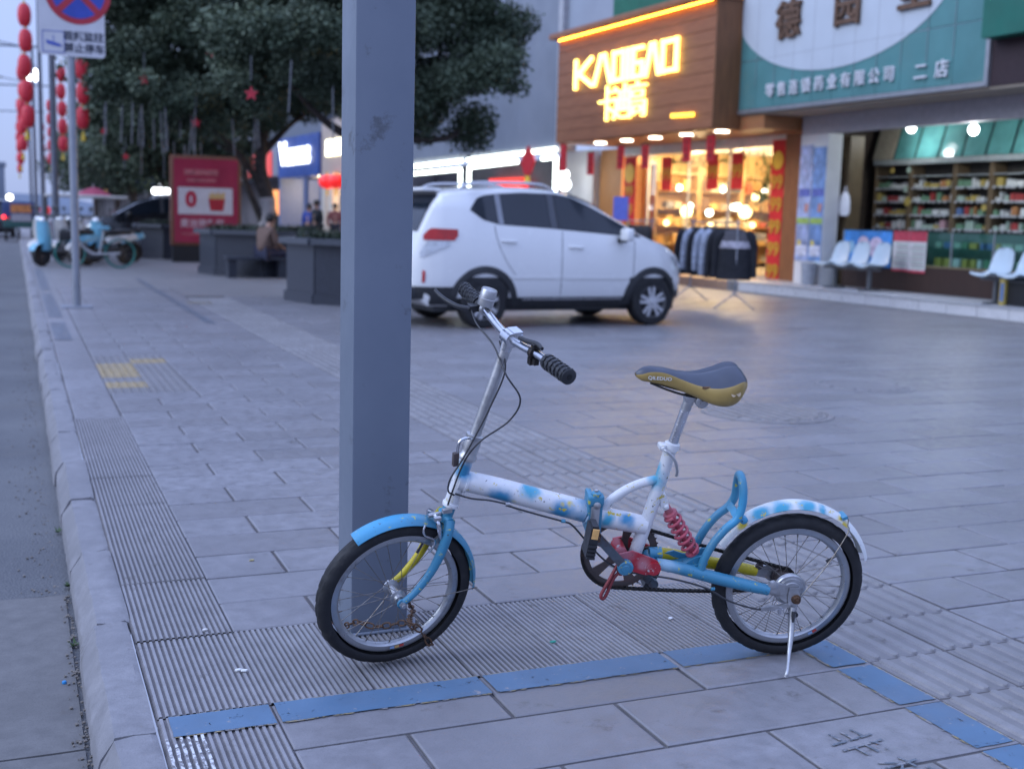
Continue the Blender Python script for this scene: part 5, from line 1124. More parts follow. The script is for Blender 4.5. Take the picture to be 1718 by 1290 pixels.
# bin, dark box and notices on the step
o = fthing('grey_bin', (.75, 2.55, ZF), 'grey plastic bin below the posters of the white pillar', 'bin'); q = MB(); q.lathe((0, 0, 0), (0, 0, 1), [(.13, 0), (.16, .42), (.165, .42), (.15, .40), (.12, .02)], 18); q.build('tub', mat('grey_bin_plastic', (.32, .34, .38), .5), o, 40)
o = fthing('dark_box', (.55, -3.05, ZF), 'dark box under the right seat row', 'box'); q = MB(); q.rbox(-.2, .2, -.4, .4, 0, .42, .01); q.build('case', m_black, o, 30); q = MB(); q.box(-.205, -.201, -.38, .38, .36, .38); q.build('lid_seam', m_leg, o, 0)
o = fthing('carton', (.35, -2.62, ZF), 'small yellow and blue carton beside the right seat leg', 'carton'); q = MB(); q.rbox(-.06, .06, -.05, .05, 0, .40, .004); q.build('body', m_pc['yellow'], o, 30); q = MB(); q.box(-.063, -.061, -.04, .03, .06, .34); q.build('label', m_pc['blue'], o, 0)
o = fthing('hanging_bag', (1.3, 2.28, 1.55), 'pale plastic bag hanging on the brown post of the pharmacy', 'bag'); q = MB(); q.grid([[(.05 * math.cos(a) * w, .16 * math.sin(a) * w, z) for a in np.linspace(0, 2 * PI, 13)] for z, w in ((0, .7), (.08, 1), (.25, .95), (.38, .75), (.46, .3))]); q.build('bag_body', m_plast, o, 60); q = MB(); q.tube(spline([(0, -.05, .45), (0, 0, .56), (0, .05, .45)], 5), .008, 6); q.build('handle', m_plast, o, 40)
# ---------------------------------------------------------------- right neighbour and upper walls
gs = shop('green_signed_shop', 'shop at the right edge with dark green sign board over maroon wall')
q = MB(); q.box(-.28, .3, -8, -2.36, 4.17, 7.0); q.build('sign_board', m_green, gs, 0)
q = MB(); q.box(.02, .05, -8, -2.31, 3.50, 4.17); q.build('dark_fascia', m_maroon, gs, 0)
q = MB(); q.box(-.30, -.28, -2.75, -2.55, 4.86, 4.92); q.build('lit_mark', e_white, gs, 0)
up = shop('upper_facade', 'grey upper storey wall with green netting above the wooden sign')
q = MB(); q.box(.06, .5, 9.35, 11.9, 5.7, 14); q.build('grey_wall', mat('pale_grey_cladding', (.30, .335, .40), .6, var=.08, scale=.8), up, 0)
q = MB(); q.box(.02, .5, 4.2, 9.34, 5.7, 14); q.build('green_netting', mat('green_netting', (.015, .135, .085), .7, var=.2, scale=3), up, 0)
q = MB(); q.box(.10, .5, -8, 4.19, 5.92, 14); q.build('grey_wall', mat('pale_grey_cladding', (.30, .335, .40), .6), up, 0)
# ---------------------------------------------------------------- corrugated metal building with LED framed shop
mc = shop('corrugated_building', 'blue-grey corrugated metal building with white LED framed shopfront behind the car')
m_corr = mat('corrugated_sheet', (.165, .19, .245), .45, .25, var=.08, scale=.9)
pan = [11.95, 14.6, 17.2, 19.8, 22.4, 25.0, 27.6]
for a, b in zip(pan, pan[1:]):
    prof = []; n_ = int((b - a) / .045)
    for i in range(n_ + 1): prof.append((-.012 if i % 2 else .012, a + .01 + (b - a - .02) * i / n_))
    q = MB(); q.grid([[(x, s, z) for x, s in prof] for z in (3.24, 13.5)]); q.build('cladding_panel', m_corr, mc, 0)
q = MB(); q.box(-.10, .3, 11.70, 11.94, 3.2, 13.5); q.build('corner_trim', mat('pale_corner_trim', (.42, .42, .44), .45, .2), mc, 0)
q = MB(); q.box(.05, .5, 11.9, 27.6, 3.1, 13.5); q.build('wall_core', m_greyp, mc, 0)
q = MB(); q.box(1.2, 1.4, 12.2, 14.0, 0, 3.2); q.build('pale_pillar', m_white, mc, 0)
q = MB(); q.box(2.6, 2.8, 12, 27.6, 0, 3.2); q.box(.05, 2.7, 27.4, 27.6, 0, 3.2); q.build('recess_wall', mat('recess_grey', (.16, .155, .165), .6, var=.2, scale=1.2), mc, 0)
def led(s0, z0, s1, z1, t=.05):
    a, b = V(-.05, s0, z0), V(-.05, s1, z1); d = (b - a).normalized(); q = MB(); q.obox((a + b) / 2, d * ((b - a).length / 2), (.035, 0, 0), V(1, 0, 0).cross(d) * t); q.build('led_tube', e_led, mc, 0)
led(17.9, 3.06, 12.0, 3.14); led(24.0, 2.98, 18.35, 3.05); led(17.72, 2.84, 14.3, 2.90); led(12.75, 2.93, 11.98, 2.95); led(11.95, 2.95, 11.95, 2.05); led(17.75, 2.86, 17.75, 2.25); led(18.45, 2.80, 18.45, 2.10); led(24.0, 2.74, 18.42, 2.80)
q = MB(); q.box(2.3, 2.5, 18.9, 21.6, 2.0, 2.65); q.build('red_lit_panel', emit('red_lit_panel', (1, .05, .03), 1.1), mc, 0); q = MB(); q.box(2.45, 2.5, 18.5, 22, 1.6, 1.98); q.build('pink_panel', mat('pale_pink_panel', (.55, .35, .38), .5), mc, 0)
q = MB(); q.sphere((.45, 12.42, 2.52), .13, 12, 8); q.sphere((.45, 12.38, 2.26), .16, 12, 8); q.build('lit_ornament', e_white, mc, 60)
o = fthing('red_ornament', (-.2, 13.37, 2.86), 'red diamond-shaped paper ornament with gold tassel on the LED frame', 'ornament'); q = MB(); q.prism([(0, .42), (.34, .12), (.42, -.02), (.2, -.3), (0, -.38), (-.2, -.3), (-.42, -.02), (-.34, .12)], (0, 0, 0), (0, 1, 0), (0, 0, 1), (.05, 0, 0)); q.build('paper', m_redb, o, 30); q = MB(); q.lathe((.02, 0, -.58), (0, 0, 1), [(.04, 0), (.09, .04), (.06, .2)], 10); q.build('tassel', m_gold2, o, 40)
o = fthing('red_scroll', (-.1, 11.45, 2.55), 'red scroll on the corner between LED frame and wooden sign', 'scroll', 'red scrolls'); q = MB(); q.box(-.012, .012, -.16, .16, 0, .75); q.build('panel', m_redb, o, 0); q = MB(); q.cyl((0, -.18, .75), (0, .18, .75), .018, n=8); q.build('rod', m_black, o, 30)
# ---------------------------------------------------------------- farther shops seen under the trees
fs1 = shop('blue_signed_shop', 'far shop with deep blue sign, lit white lettering and bright doorway')
q = MB(); q.box(-.2, .6, 33.9, 41.0, 2.95, 4.75); q.build('sign_board', mat('deep_blue_sign', (.03, .075, .28), .45, var=.15, scale=1), fs1, 0)
t_ = text('lit_lettering', 'Vauces', 1.5, fs1, (-.26, 37.8, 3.98), (0, -1, 0), (0, 0, 1), emit('far_white_letters', (.93, .97, 1), 3.0), .03, .03, sx=1.25)
q = MB(); q.box(.0, .5, 33.9, 48, 4.76, 12); q.build('upper_wall', mat('blue_grey_upper_wall', (.13, .15, .19), .6), fs1, 0)
q = MB(); q.box(2.5, 2.6, 33.9, 41, 0, 2.95); q.build('lit_back_wall', mat('cream_wall', (.60, .54, .44), .6), fs1, 0); q = MB(); q.box(-.1, 2.5, 33.85, 34.1, 0, 2.95); q.build('side_pier', mat('blue_grey_pier', (.14, .17, .28), .5), fs1, 0); q = MB(); q.box(-.1, 2.5, 40.9, 41.2, 0, 2.95); q.build('side_pier', mat('blue_grey_pier', (.14, .17, .28), .5), fs1, 0)
q = MB(); q.box(-.15, -.05, 36.0, 36.6, 0, 2.95); q.build('door_pier', mat('blue_grey_pier', (.14, .17, .28), .5), fs1, 0)
point_light('shop_lamp_light', (1.3, 38.6, 2.5), 170, (1, .80, .55), .2, fs1); q = MB(); q.sphere((1.3, 36.9, 2.3), .28, 12, 8); q.build('wall_lamp', e_lamp, fs1, 60)
fs2 = shop('cream_signed_shop', 'far shop with lit yellow-white sign and warm doorway beside the blue sign')
q = MB(); q.box(-.1, .5, 27.7, 33.8, 3.0, 5.2); q.build('sign_board', mat('beige_sign', (.45, .36, .30), .5, var=.1, scale=1), fs2, 0)
q = MB(); q.box(-.16, -.11, 28.0, 33.0, 3.70, 4.35); q.build('lit_sign_panel', emit('lit_pale_yellow', (1, .95, .60), 3.6), fs2, 0)
q = MB(); q.box(3.0, 3.1, 27.7, 33.8, 0, 3.0); q.build('lit_back_wall', mat('brown_inner_wall', (.30, .18, .11), .6, var=.3, scale=1), fs2, 0); q = MB(); q.box(-.1, .3, 33.2, 33.8, 0, 3.0); q.box(-.1, .2, 32.2, 32.9, 0, 3.0); q.build('pale_pier', mat('cream_wall', (.60, .54, .44), .6), fs2, 0)
point_light('shop_lamp_light', (1.4, 31.0, 2.4), 170, (1, .66, .32), .2, fs2)
for s, z, r in ((30.9, 1.95, .22), (32.0, 2.0, .26)): q = MB(); q.sphere((1.2, s, z), r, 12, 8, sc=(1, 1, 1.3)); q.build('hanging_lamp', e_lamp, fs2, 60)
for i, s in enumerate((30.6, 31.9)):
    o = fthing('round_lantern', (-.4, s, 2.62), ['round red lantern over the far warm doorway, right one', 'round red lantern over the far warm doorway, left one'][i], 'lantern', 'doorway lanterns'); q = MB(); q.sphere((0, 0, 0), .36, 16, 10, sc=(1, 1, .8)); q.build('shade', emit('lit_red_lantern', (.9, .02, .02), .55), o, 60); q = MB(); q.cyl((0, 0, -.55), (0, 0, -.28), .05, n=8); q.cyl((0, 0, .26), (0, 0, .4), .03, n=6); q.build('tassel', m_gold2, o, 40)
fs3 = shop('far_terrace', 'far blurred row of grey shops beyond the blue sign')
q = MB(); q.box(0, 6, 41.3, 150, 3.1, 9); q.build('upper_wall', mat('far_grey_wall', (.22, .24, .29), .7, var=.15, scale=.3), fs3, 0); q = MB(); q.box(2, 6, 41.3, 150, 0, 3.1); q.build('lower_wall', mat('far_dark_front', (.10, .09, .10), .7, var=.4, scale=.4), fs3, 0)
for k in range(9): q = MB(); q.box(-.1, .05, 43 + 9 * k, 48 + 9 * k, 3.1, 4.3); q.build('shop_sign', [emit('far_sign_red', (1, .10, .08), .35), emit('far_sign_white', (.9, .95, 1), 2.2), emit('far_sign_amber', (1, .5, .12), 1.6)][k % 3], fs3, 0)
q = MB(); q.box(-.1, .1, 41.5, 44.0, 1.2, 2.4); q.build('orange_poster', emit('lit_orange_poster', (1, .35, .10), .9), fs3, 0)

# ================================================================== cars
m_wpaint = mat('white_car_paint', (.74, .74, .73), .22, var=.03, scale=1.5, coat=.8, dirt=(.55, .53, .50), dirt_amt=.34, dirt_scale=1.2); m_bpaint = mat('black_car_paint', (.014, .016, .022), .2, var=.2, scale=2, coat=.8)
m_trim = mat('black_car_trim', (.02, .021, .024), .6, var=.2, scale=6); m_cglass = mat('tinted_car_glass', (.012, .017, .026), .05, var=.15, scale=2, spec=.45)
m_alloy = mat('silver_alloy', (.55, .55, .57), .3, .8, var=.08); m_tail = mat('red_tail_lens', (.45, .012, .014), .15, var=.2, scale=20, coat=.5); m_clearl = mat('clear_lamp_lens', (.55, .57, .60), .12, .3, var=.2, scale=18, coat=.5)
CT = ([-.80, -.76, -.72, -.66, -.58, -.50, -.42, -.30, 0, .45, .95, 1.25, 1.67, 2.05, 2.42, 2.60, 2.77, 3.05, 3.17, 3.24, 3.26], [.78, .86, .98, 1.18, 1.38, 1.53, 1.62, 1.655, 1.685, 1.715, 1.715, 1.69, 1.56, 1.36, 1.14, 1.085, 1.05, .93, .82, .70, .62])
CWd = ([-.80, -.76, -.70, -.60, -.45, -.2, .2, 2.3, 2.7, 2.95, 3.12, 3.22, 3.26], [.50, .62, .70, .765, .82, .86, .875, .87, .83, .74, .60, .42, .30])
CBt = ([-.8, -.2, -.05, .1, .3, .95, 2.3, 2.6, 3.26], [1.42, 1.42, 1.38, 1.29, 1.235, 1.205, 1.11, 1.05, .70])
cz = lambda x: float(np.interp(x, *CT)); cw = lambda x: float(np.interp(x, *CWd)); cb = lambda x: min(float(np.interp(x, *CBt)), cz(x) - .035)
def csec(x):
    w, t, b = cw(x), cz(x), cb(x); gh = max(0.0, min(1.0, (t - b - .04) / .40)); lo = .27 if -.6 < x < 3.0 else .34
    we = w * (.965 - .20 * gh)
    return [(0, lo), (w * .90, lo), (w * .965, lo + .10), (w, .62 if t > .8 else (lo + t) / 2), (w * .995, min(.88, (b + .62) / 2 + .05)), (w * .97, b), (w * .955 - (w * .955 - we) * .55, b + (t - b) * .5), (we, t - .055 * (1 if gh > .1 else .45)), (we * .90, t - .022), (we * .55, t - .004), (0, t)]
def cW(x, z):
    s = csec(x)[1:8]; zs = [q[1] for q in s]; ws = [q[0] for q in s]; return float(np.interp(z, zs, ws))
def arch_cut(o, xs_):
    for x in xs_:
        for sd in (1, -1):
            c = MB(); c.cyl((x, sd * .56, .30), (x, sd * 1.3, .30), .375, n=40); co_ = c.build('tmp_cut', m_trim); md = o.modifiers.new('b', 'BOOLEAN'); md.operation = 'DIFFERENCE'; md.object = co_; md.solver = 'EXACT'
            bpy.context.view_layer.update(); me = bpy.data.meshes.new_from_object(o.evaluated_get(bpy.context.evaluated_depsgraph_get())); o.modifiers.clear(); o.data = me; bpy.data.objects.remove(co_)
WX = (.10, 2.53)
def make_car(name, loc, rz, label, paint):
    root = tag(empty(name, loc, rz), label, 'car')
    xs_ = sorted(set(list(np.linspace(-.8, 3.26, 34)) + [-.76, -.72, -.66, -.58, -.5, -.42, 3.17, 3.24])); rows = []
    for x in xs_:
        h = csec(x); rows.append([(x, -y, z) for y, z in reversed(h)] + [(x, y, z) for y, z in h[1:-1]])
    q = MB(); q.grid(rows, closed=True); q.add(rows[0], [tuple(range(len(rows[0])))]); q.add(rows[-1], [tuple(range(len(rows[0])))])
    body = q.build('body', [paint, m_trim], root, 32); arch_cut(body, WX)
    for pg in body.data.polygons:
        if any(math.hypot(pg.center.x - wx, pg.center.z - .30) < .3755 for wx in WX) and abs(pg.center.y) > .5: pg.material_index = 1
    body.data.polygons.foreach_set('use_smooth', [True] * len(body.data.polygons)); body.data.set_sharp_from_angle(angle=rad(32))
    for sd in (-1, 1):                                     # camera sees the side at y < 0
        def patch(nm, xs2, lo, hi, m, off=.006, par=root, nz=5):
            r = []
            for x in xs2:
                a, b = lo(x), hi(x); r.append([(x, sd * (cW(x, a + (b - a) * t) + off), a + (b - a) * t) for t in np.linspace(0, 1, nz)])
            k = MB(); k.grid(r); return k.build(nm, m, par, 50)
        I = lambda xs3, zs3: (lambda x: float(np.interp(x, xs3, zs3)))
        lo_ = I([-.09, .07, .28, .95, 2.30], [1.41, 1.305, 1.255, 1.225, 1.135]); hi_ = I([-.09, .0, .12, .30, .65, 1.10, 1.33, 1.64, 2.03, 2.30], [1.42, 1.54, 1.585, 1.61, 1.635, 1.635, 1.605, 1.49, 1.295, 1.14])
        patch('window_surround', np.linspace(-.10, 2.31, 40), lambda x: lo_(x) - .006, lambda x: hi_(x) + .006, m_trim, .004)
        patch('quarter_window', np.linspace(-.08, .27, 10), lo_, hi_, m_cglass, .008); patch('rear_door_window', np.linspace(.35, .99, 14), lo_, hi_, m_cglass, .008); patch('front_door_window', np.linspace(1.10, 2.27, 22), lo_, hi_, m_cglass, .008)
        patch('pillar_trim', np.linspace(.275, .345, 4), lo_, hi_, mat('grey_pillar', (.22, .23, .26), .35), .0075); patch('pillar_trim', np.linspace(1.0, 1.085, 4), lo_, hi_, mat('dark_pillar', (.06, .065, .08), .35), .0075)
        patch('sill_trim', np.linspace(.42, 2.20, 12), lambda x: .268, lambda x: .375, m_trim, .014); patch('sill_strip', np.linspace(.62, 2.05, 10), lambda x: .34, lambda x: .362, m_alloy, .02)
        patch('bumper_trim', np.linspace(-.79, -.27, 10), lambda x: .345 if x < -.6 else .28, lambda x: .50 - .0 * x, m_trim, .010); patch('bumper_trim', np.linspace(2.90, 3.24, 8), lambda x: .34, lambda x: .44, m_trim, .010)
        patch('tail_lamp', np.linspace(-.655, -.26, 10), I([-.64, -.3, -.24], [1.05, 1.05, 1.13]), I([-.66, -.59, -.24], [1.10, 1.19, 1.18]), m_tail, .012); patch('reverse_lamp', np.linspace(-.69, -.36, 9), I([-.69, -.6, -.34], [.84, .88, 1.0]), I([-.69, -.62, -.34], [.90, 1.04, 1.04]), m_clearl, .012)
        patch('reflector', np.linspace(-.665, -.635, 3), lambda x: .55, lambda x: .69, m_tail, .012); patch('head_lamp', np.linspace(2.84, 3.17, 9), I([2.84, 3.17], [.86, .66]), I([2.84, 3.0, 3.17], [.90, .86, .74]), m_clearl, .010)
        for xd in ((.22, .28, 1.235, .62), (1.155, 1.15, 1.20, .40), (2.22, 2.20, 1.09, .45)):     # door gaps
            k = MB(); r = []
            for t in np.linspace(0, 1, 12):
                x = xd[0] + (xd[1] - xd[0]) * t + (.25 * t * t if xd[0] < .3 else 0); z = xd[2] + (xd[3] - xd[2]) * t; r.append([(x - .004, sd * (cW(x, z) + .0025), z), (x + .004, sd * (cW(x, z) + .0025), z)])
            k.grid(r); k.build('door_gap', m_trim, root, 40)
        patch('door_moulding', np.linspace(.46, 1.13, 6), lambda x: .605, lambda x: .645, paint, .016); patch('door_moulding', np.linspace(1.18, 2.14, 6), lambda x: .60, lambda x: .64, paint, .016)
        for x, z in ((.41, 1.05), (1.35, .99)):
            k = MB(); y = sd * (cW(x, z) + .018); k.tube(spline([(x - .10, y - sd * .02, z), (x - .07, y, z + .004), (x + .07, y, z - .002), (x + .10, y - sd * .02, z - .004)], 4), .014, 8); k.build('door_handle', paint, root, 50)
        k = MB(); y = cW(2.0, 1.12); k.rbox(1.95, 2.07, y + .06, y + .24, 1.08, 1.24, .03) if sd > 0 else k.rbox(1.95, 2.07, -y - .24, -y - .06, 1.08, 1.24, .03); k.build('mirror', paint, root, 50); k = MB(); k.obox((2.0, sd * (y + .05), 1.09), (.04, 0, 0), (0, .06, 0), (0, 0, .03)); k.build('mirror_foot', m_trim, root, 30)
        k = MB(); yr = .60; k.tube(spline([(-.15, sd * yr, 1.66), (.02, sd * yr, 1.735), (.5, sd * yr, 1.755), (.95, sd * yr, 1.75), (1.15, sd * yr, 1.68)], 6), .018, 8); k.build('roof_rail', m_alloy, root, 50)
        for wx in WX:
            r = []
            for i in range(29):
                a = PI * (-.02 + 1.04 * i / 28); row = []
                for rr, of in ((.368, -.03), (.368, .022), (.41, .024), (.455, .006)):
                    x, z = wx + rr * math.cos(a), .30 + rr * math.sin(a); row.append((x, sd * (cW(min(3.2, max(-.75, x)), max(.29, z)) + of), z))
                r.append(row)
            k = MB(); k.grid(r); k.build('arch_trim', m_trim, root, 50)
            W = empty('wheel', (wx, sd * .76, .305), parent=root); k = MB(); k.lathe((0, -.10 * 1, 0), (0, 1, 0), [(.20, 0), (.28, 0), (.302, .02), (.305, .05), (.305, .15), (.302, .18), (.28, .20), (.20, .20)], 40, caps=False); k.build('tyre', m_tyre, W, 40)
            k = MB(); k.lathe((0, 0, 0), (0, sd, 0), [(.205, .095), (.198, .098), (.190, .07), (.185, -.05)], 36, caps=False); k.lathe((0, 0, 0), (0, sd, 0), [(.05, .085), (.045, .095), (0, .098)], 16)
            for i in range(5):
                a = 2 * PI * i / 5 + .4 + wx; e = V(math.cos(a), 0, math.sin(a)); t = V(-math.sin(a), 0, math.cos(a))
                for sgn in (-1, 1): k.obox(e * .12 + t * sgn * .028 + V(0, sd * .075, 0), e * .078 + t * sgn * .012, V(0, .012, 0), t * .020)
            k.build('rim', m_alloy, W, 40); k = MB(); k.lathe((0, sd * .03, 0), (0, sd, 0), [(.19, 0), (0, .001)], 24); k.build('brake_disc', m_trim, W, 30)
    r = []
    for x in np.linspace(-.67, -.45, 7): r.append([(x - .006, cw(x) * .80 * t, cz(x) + .005) for t in np.linspace(-1, 1, 9)])
    q = MB(); q.grid(r); q.build('rear_window', m_cglass, root, 50)
    r = []
    for x in np.linspace(1.36, 2.36, 12): r.append([(x, cw(x) * .70 * t, cz(x) + .005 - .03 * t * t * .3) for t in np.linspace(-1, 1, 9)])
    q = MB(); q.grid(r); q.build('windscreen', m_cglass, root, 50)
    q = MB(); q.rbox(-.82, -.60, -.66, .66, .34, .50, .03); q.build('rear_bumper_skirt', m_trim, root, 40); q = MB(); q.rbox(-.62, -.38, -.60, .60, 1.62, 1.665, .018); q.build('roof_spoiler', paint, root, 40)
    q = MB(); q.box(-.5, 2.95, -.70, .70, .20, .30); q.build('underbody', m_trim, root, 0)
    return root
hdg = rad(4.7)
wc = make_car('parked_car', (5.09 - math.sin(hdg) * .87, 13.25 + math.cos(hdg) * .87, 0), hdg, 'white compact crossover car parked facing the clothing shop', m_wpaint)
make_car('parked_car', (5.0, 36.9, 0), rad(181), 'black car parked beyond the bicycles, partly behind the red poster stand', m_bpaint)

# ================================================================== clothes racks
m_tube = mat('rack_steel_tube', (.34, .35, .38), .3, .85, var=.1)
def jacket(loc, rz, m1, m2, lab, L=.78, stripe=True, band=False):
    o = tag(empty('hanging_jacket', loc, rz), lab, 'jacket', 'jackets on the racks'); rows = []
    for z, w, t in ((0, .07, .05), (-.035, .16, .07), (-.09, .23, .085), (-.2, .25, .09), (-.45, .25, .10), (-L, .27, .11)): rows.append([(t * math.cos(a), w * math.sin(a), z) for a in np.linspace(0, 2 * PI, 17)[:-1]])
    q = MB(); q.grid(rows, closed=True); q.build('jacket_body', m1, o, 60)
    for sd in (-1, 1):
        q = MB(); q.tube(spline([(0, sd * .17, -.06), (0, sd * .25, -.16), (.02, sd * .29, -.38), (.03, sd * .30, -L + .04)], 5), [.07, .08, .065, .05], 10); q.build('sleeve', m2 if stripe else m1, o, 60)
    if band: q = MB(); q.grid([[(t * 1.03 * math.cos(a), .258 * math.sin(a), z) for a in np.linspace(0, 2 * PI, 17)] for z, t in ((-.20, .095), (-.31, .10))]); q.build('lettered_band', mat('pale_lettered_band', (.36, .34, .38), .8, var=.6, scale=14), o, 60); q = MB(); q.grid([[(t * 1.03 * math.cos(a), w * math.sin(a), z) for a in np.linspace(0, 2 * PI, 17)] for z, t, w in ((0, .05, .075), (-.04, .07, .165), (-.09, .086, .235), (-.195, .092, .255))]); q.build('grey_yoke', mat('charcoal_cloth', (.09, .085, .095), .9), o, 60)
    q = MB(); q.tube(spline([(0, 0, -.02), (0, 0, .05), (.02, 0, .08), (.0, 0, .105), (-.02, 0, .09)], 4), .005, 6); q.build('hanger_hook', m_tube, o, 40)
def rack(x0, y0, x1, y1, h, lab):
    o = tag(empty('clothes_rack', ((x0 + x1) / 2, (y0 + y1) / 2, 0), math.atan2(y1 - y0, x1 - x0)), lab, 'rack', 'clothes racks'); L = math.hypot(x1 - x0, y1 - y0) / 2
    q = MB(); q.cyl((-L - .1, 0, h), (L + .1, 0, h), .014, n=10); q.build('rail', m_tube, o, 40)
    for sd in (-1, 1):
        q = MB(); q.cyl((sd * L, 0, .22), (sd * L, 0, h + .05), .017, n=10); q.build('upright', m_tube, o, 40)
        for t in (-1, 1): q = MB(); q.cyl((sd * L, 0, .26), (sd * L + t * .10, t * .30, .012), .012, n=8); q.build('foot', m_tube, o, 40)
rack(10.35, 15.75, 10.75, 17.75, 1.36, 'steel clothes rack of dark jackets before the lit shop window')
m_jk = mat('black_jacket_cloth', (.012, .013, .018), .85, var=.3, scale=9); m_js = mat('grey_stripe_cloth', (.34, .38, .47), .8, var=.45, scale=16)
jl = ['dark jacket with grey lettered chest, nearest on the rack', 'black jacket second from the near end of the rack', 'black jacket with pale sleeve, third on the rack', 'black jacket with pale sleeve, fourth on the rack', 'black jacket fifth on the rack', 'black jacket with pale sleeve, sixth on the rack', 'farthest black jacket on the near rack']
for i in range(7):
    t = .02 + .15 * i; jacket((10.36 + .39 * t, 15.80 + 1.95 * t, 1.27), rad(72 + 4 * (i % 3) if i else 56), m_jk, m_js if i in (2, 3, 5) else m_jk, jl[i], .74 if i % 2 else .80, i in (2, 3, 5), i == 0)
rack(12.0, 21.4, 12.3, 23.0, 1.36, 'second clothes rack behind the nose of the white car')
for i in range(5): jacket((12.02 + .05 * i, 21.6 + .28 * i, 1.27), rad(-25), m_jk, m_jk, 'black garment on the rack behind the white car nose, number %s from the right' % ['first', 'second', 'third', 'fourth', 'fifth'][i], .72)
o = tag(empty('blue_notice', (11.9, 22.6, 1.35), rad(-70)), 'small blue notice board standing above the far clothes rack', 'sign'); q = MB(); q.box(-.2, .2, -.02, .02, 0, .5); q.build('board', mat('notice_blue', (.10, .13, .50), .5), o, 0); q = MB(); q.cyl((0, .03, -1.33), (0, .03, .4), .015, n=8); q.build('pole', m_tube, o, 40)

# ================================================================== planters, trees
m_gran = mat('dark_granite', (.032, .036, .048), .34, var=.25, scale=26, bump=.05, dirt=(.06, .06, .068), dirt_amt=.38, dirt_scale=3); m_grant = mat('granite_cap', (.062, .068, .082), .36, var=.2, scale=22)
m_soil = mat('planter_soil', (.03, .025, .02), .9); m_herb = mat('planter_ground_cover', (.018, .032, .016), .6, var=.5, scale=6)
def planter(x, y, r, lab, h=.93, rz=0.0):
    o = tag(empty('stone_planter', (x, y, 0), rz), lab, 'planter', 'granite planters'); oc = lambda rr: [(rr * math.cos(PI / 8 + PI / 4 * i), rr * math.sin(PI / 8 + PI / 4 * i)) for i in range(8)]
    for i in range(8):
        a, b = oc(r)[i], oc(r)[(i + 1) % 8]; q = MB(); m_ = V((a[0] + b[0]) / 2, (a[1] + b[1]) / 2, 0); e = V(b[0] - a[0], b[1] - a[1], 0); n_ = V(m_.x, m_.y, 0).normalized()
        q.obox(m_ + V(0, 0, h * .5), e * .498, n_ * .03, V(0, 0, h * .5 - .08)); q.build('side_slab', m_gran, o, 30); q = MB(); q.obox(m_ + n_ * .035 + V(0, 0, .075), e * .52, n_ * .035, V(0, 0, .075)); q.build('plinth_slab', m_gran, o, 30); q = MB(); q.obox(m_ + n_ * .01 + V(0, 0, h - .035), e * .53, n_ * .14, V(0, 0, .045)); q.build('cap_slab', m_grant, o, 30)
    q = MB(); q.prism(oc(r - .05), (0, 0, h - .2), (1, 0, 0), (0, 1, 0), (0, 0, .1)); q.build('soil', m_soil, o, 0)
    q = MB()
    for i in range(1500):
        a = rng.uniform(0, 2 * PI); rr = (r - .12) * math.sqrt(rng.random()); c = V(rr * math.cos(a), rr * math.sin(a), h - .1); d = V(rng.gauss(0, .5), rng.gauss(0, .5), 1).normalized() * rng.uniform(.10, .30); w = ortho(d)[0] * .022
        q.add([c - w, c + w, c + d * .6 + w * .9, c + d, c + d * .6 - w * .9], [(0, 1, 2, 3, 4)])
    tag(q.build('ground_cover', m_herb, o, 0), kind='stuff'); return o
planter(5.08, 17.85, 1.26, 'dark granite planter just left of the steel post', .95, rad(12))
planter(4.98, 25.8, 1.35, 'dark granite planter behind the seated person', .93, rad(10))
planter(4.05, 33.9, 1.0, 'farther granite planter left of the red poster stand', .92)
planter(5.0, 43, 1.2, 'farthest granite planter by the black car', .9)
m_bark = mat('tree_bark', (.045, .034, .028), .85, var=.4, scale=12, bump=.8, bscale=30); m_lime = mat('limewashed_trunk', (.34, .31, .30), .8, var=.15, scale=8)
def leaf_mat():
    n = NT('evergreen_leaf'); c = n.co('Object'); at = n.node('ShaderNodeAttribute'); at.attribute_name = 'tone'
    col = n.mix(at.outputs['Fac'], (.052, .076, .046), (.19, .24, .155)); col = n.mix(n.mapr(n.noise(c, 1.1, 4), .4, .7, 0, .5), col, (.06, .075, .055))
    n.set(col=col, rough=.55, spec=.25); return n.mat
m_leaf = leaf_mat()
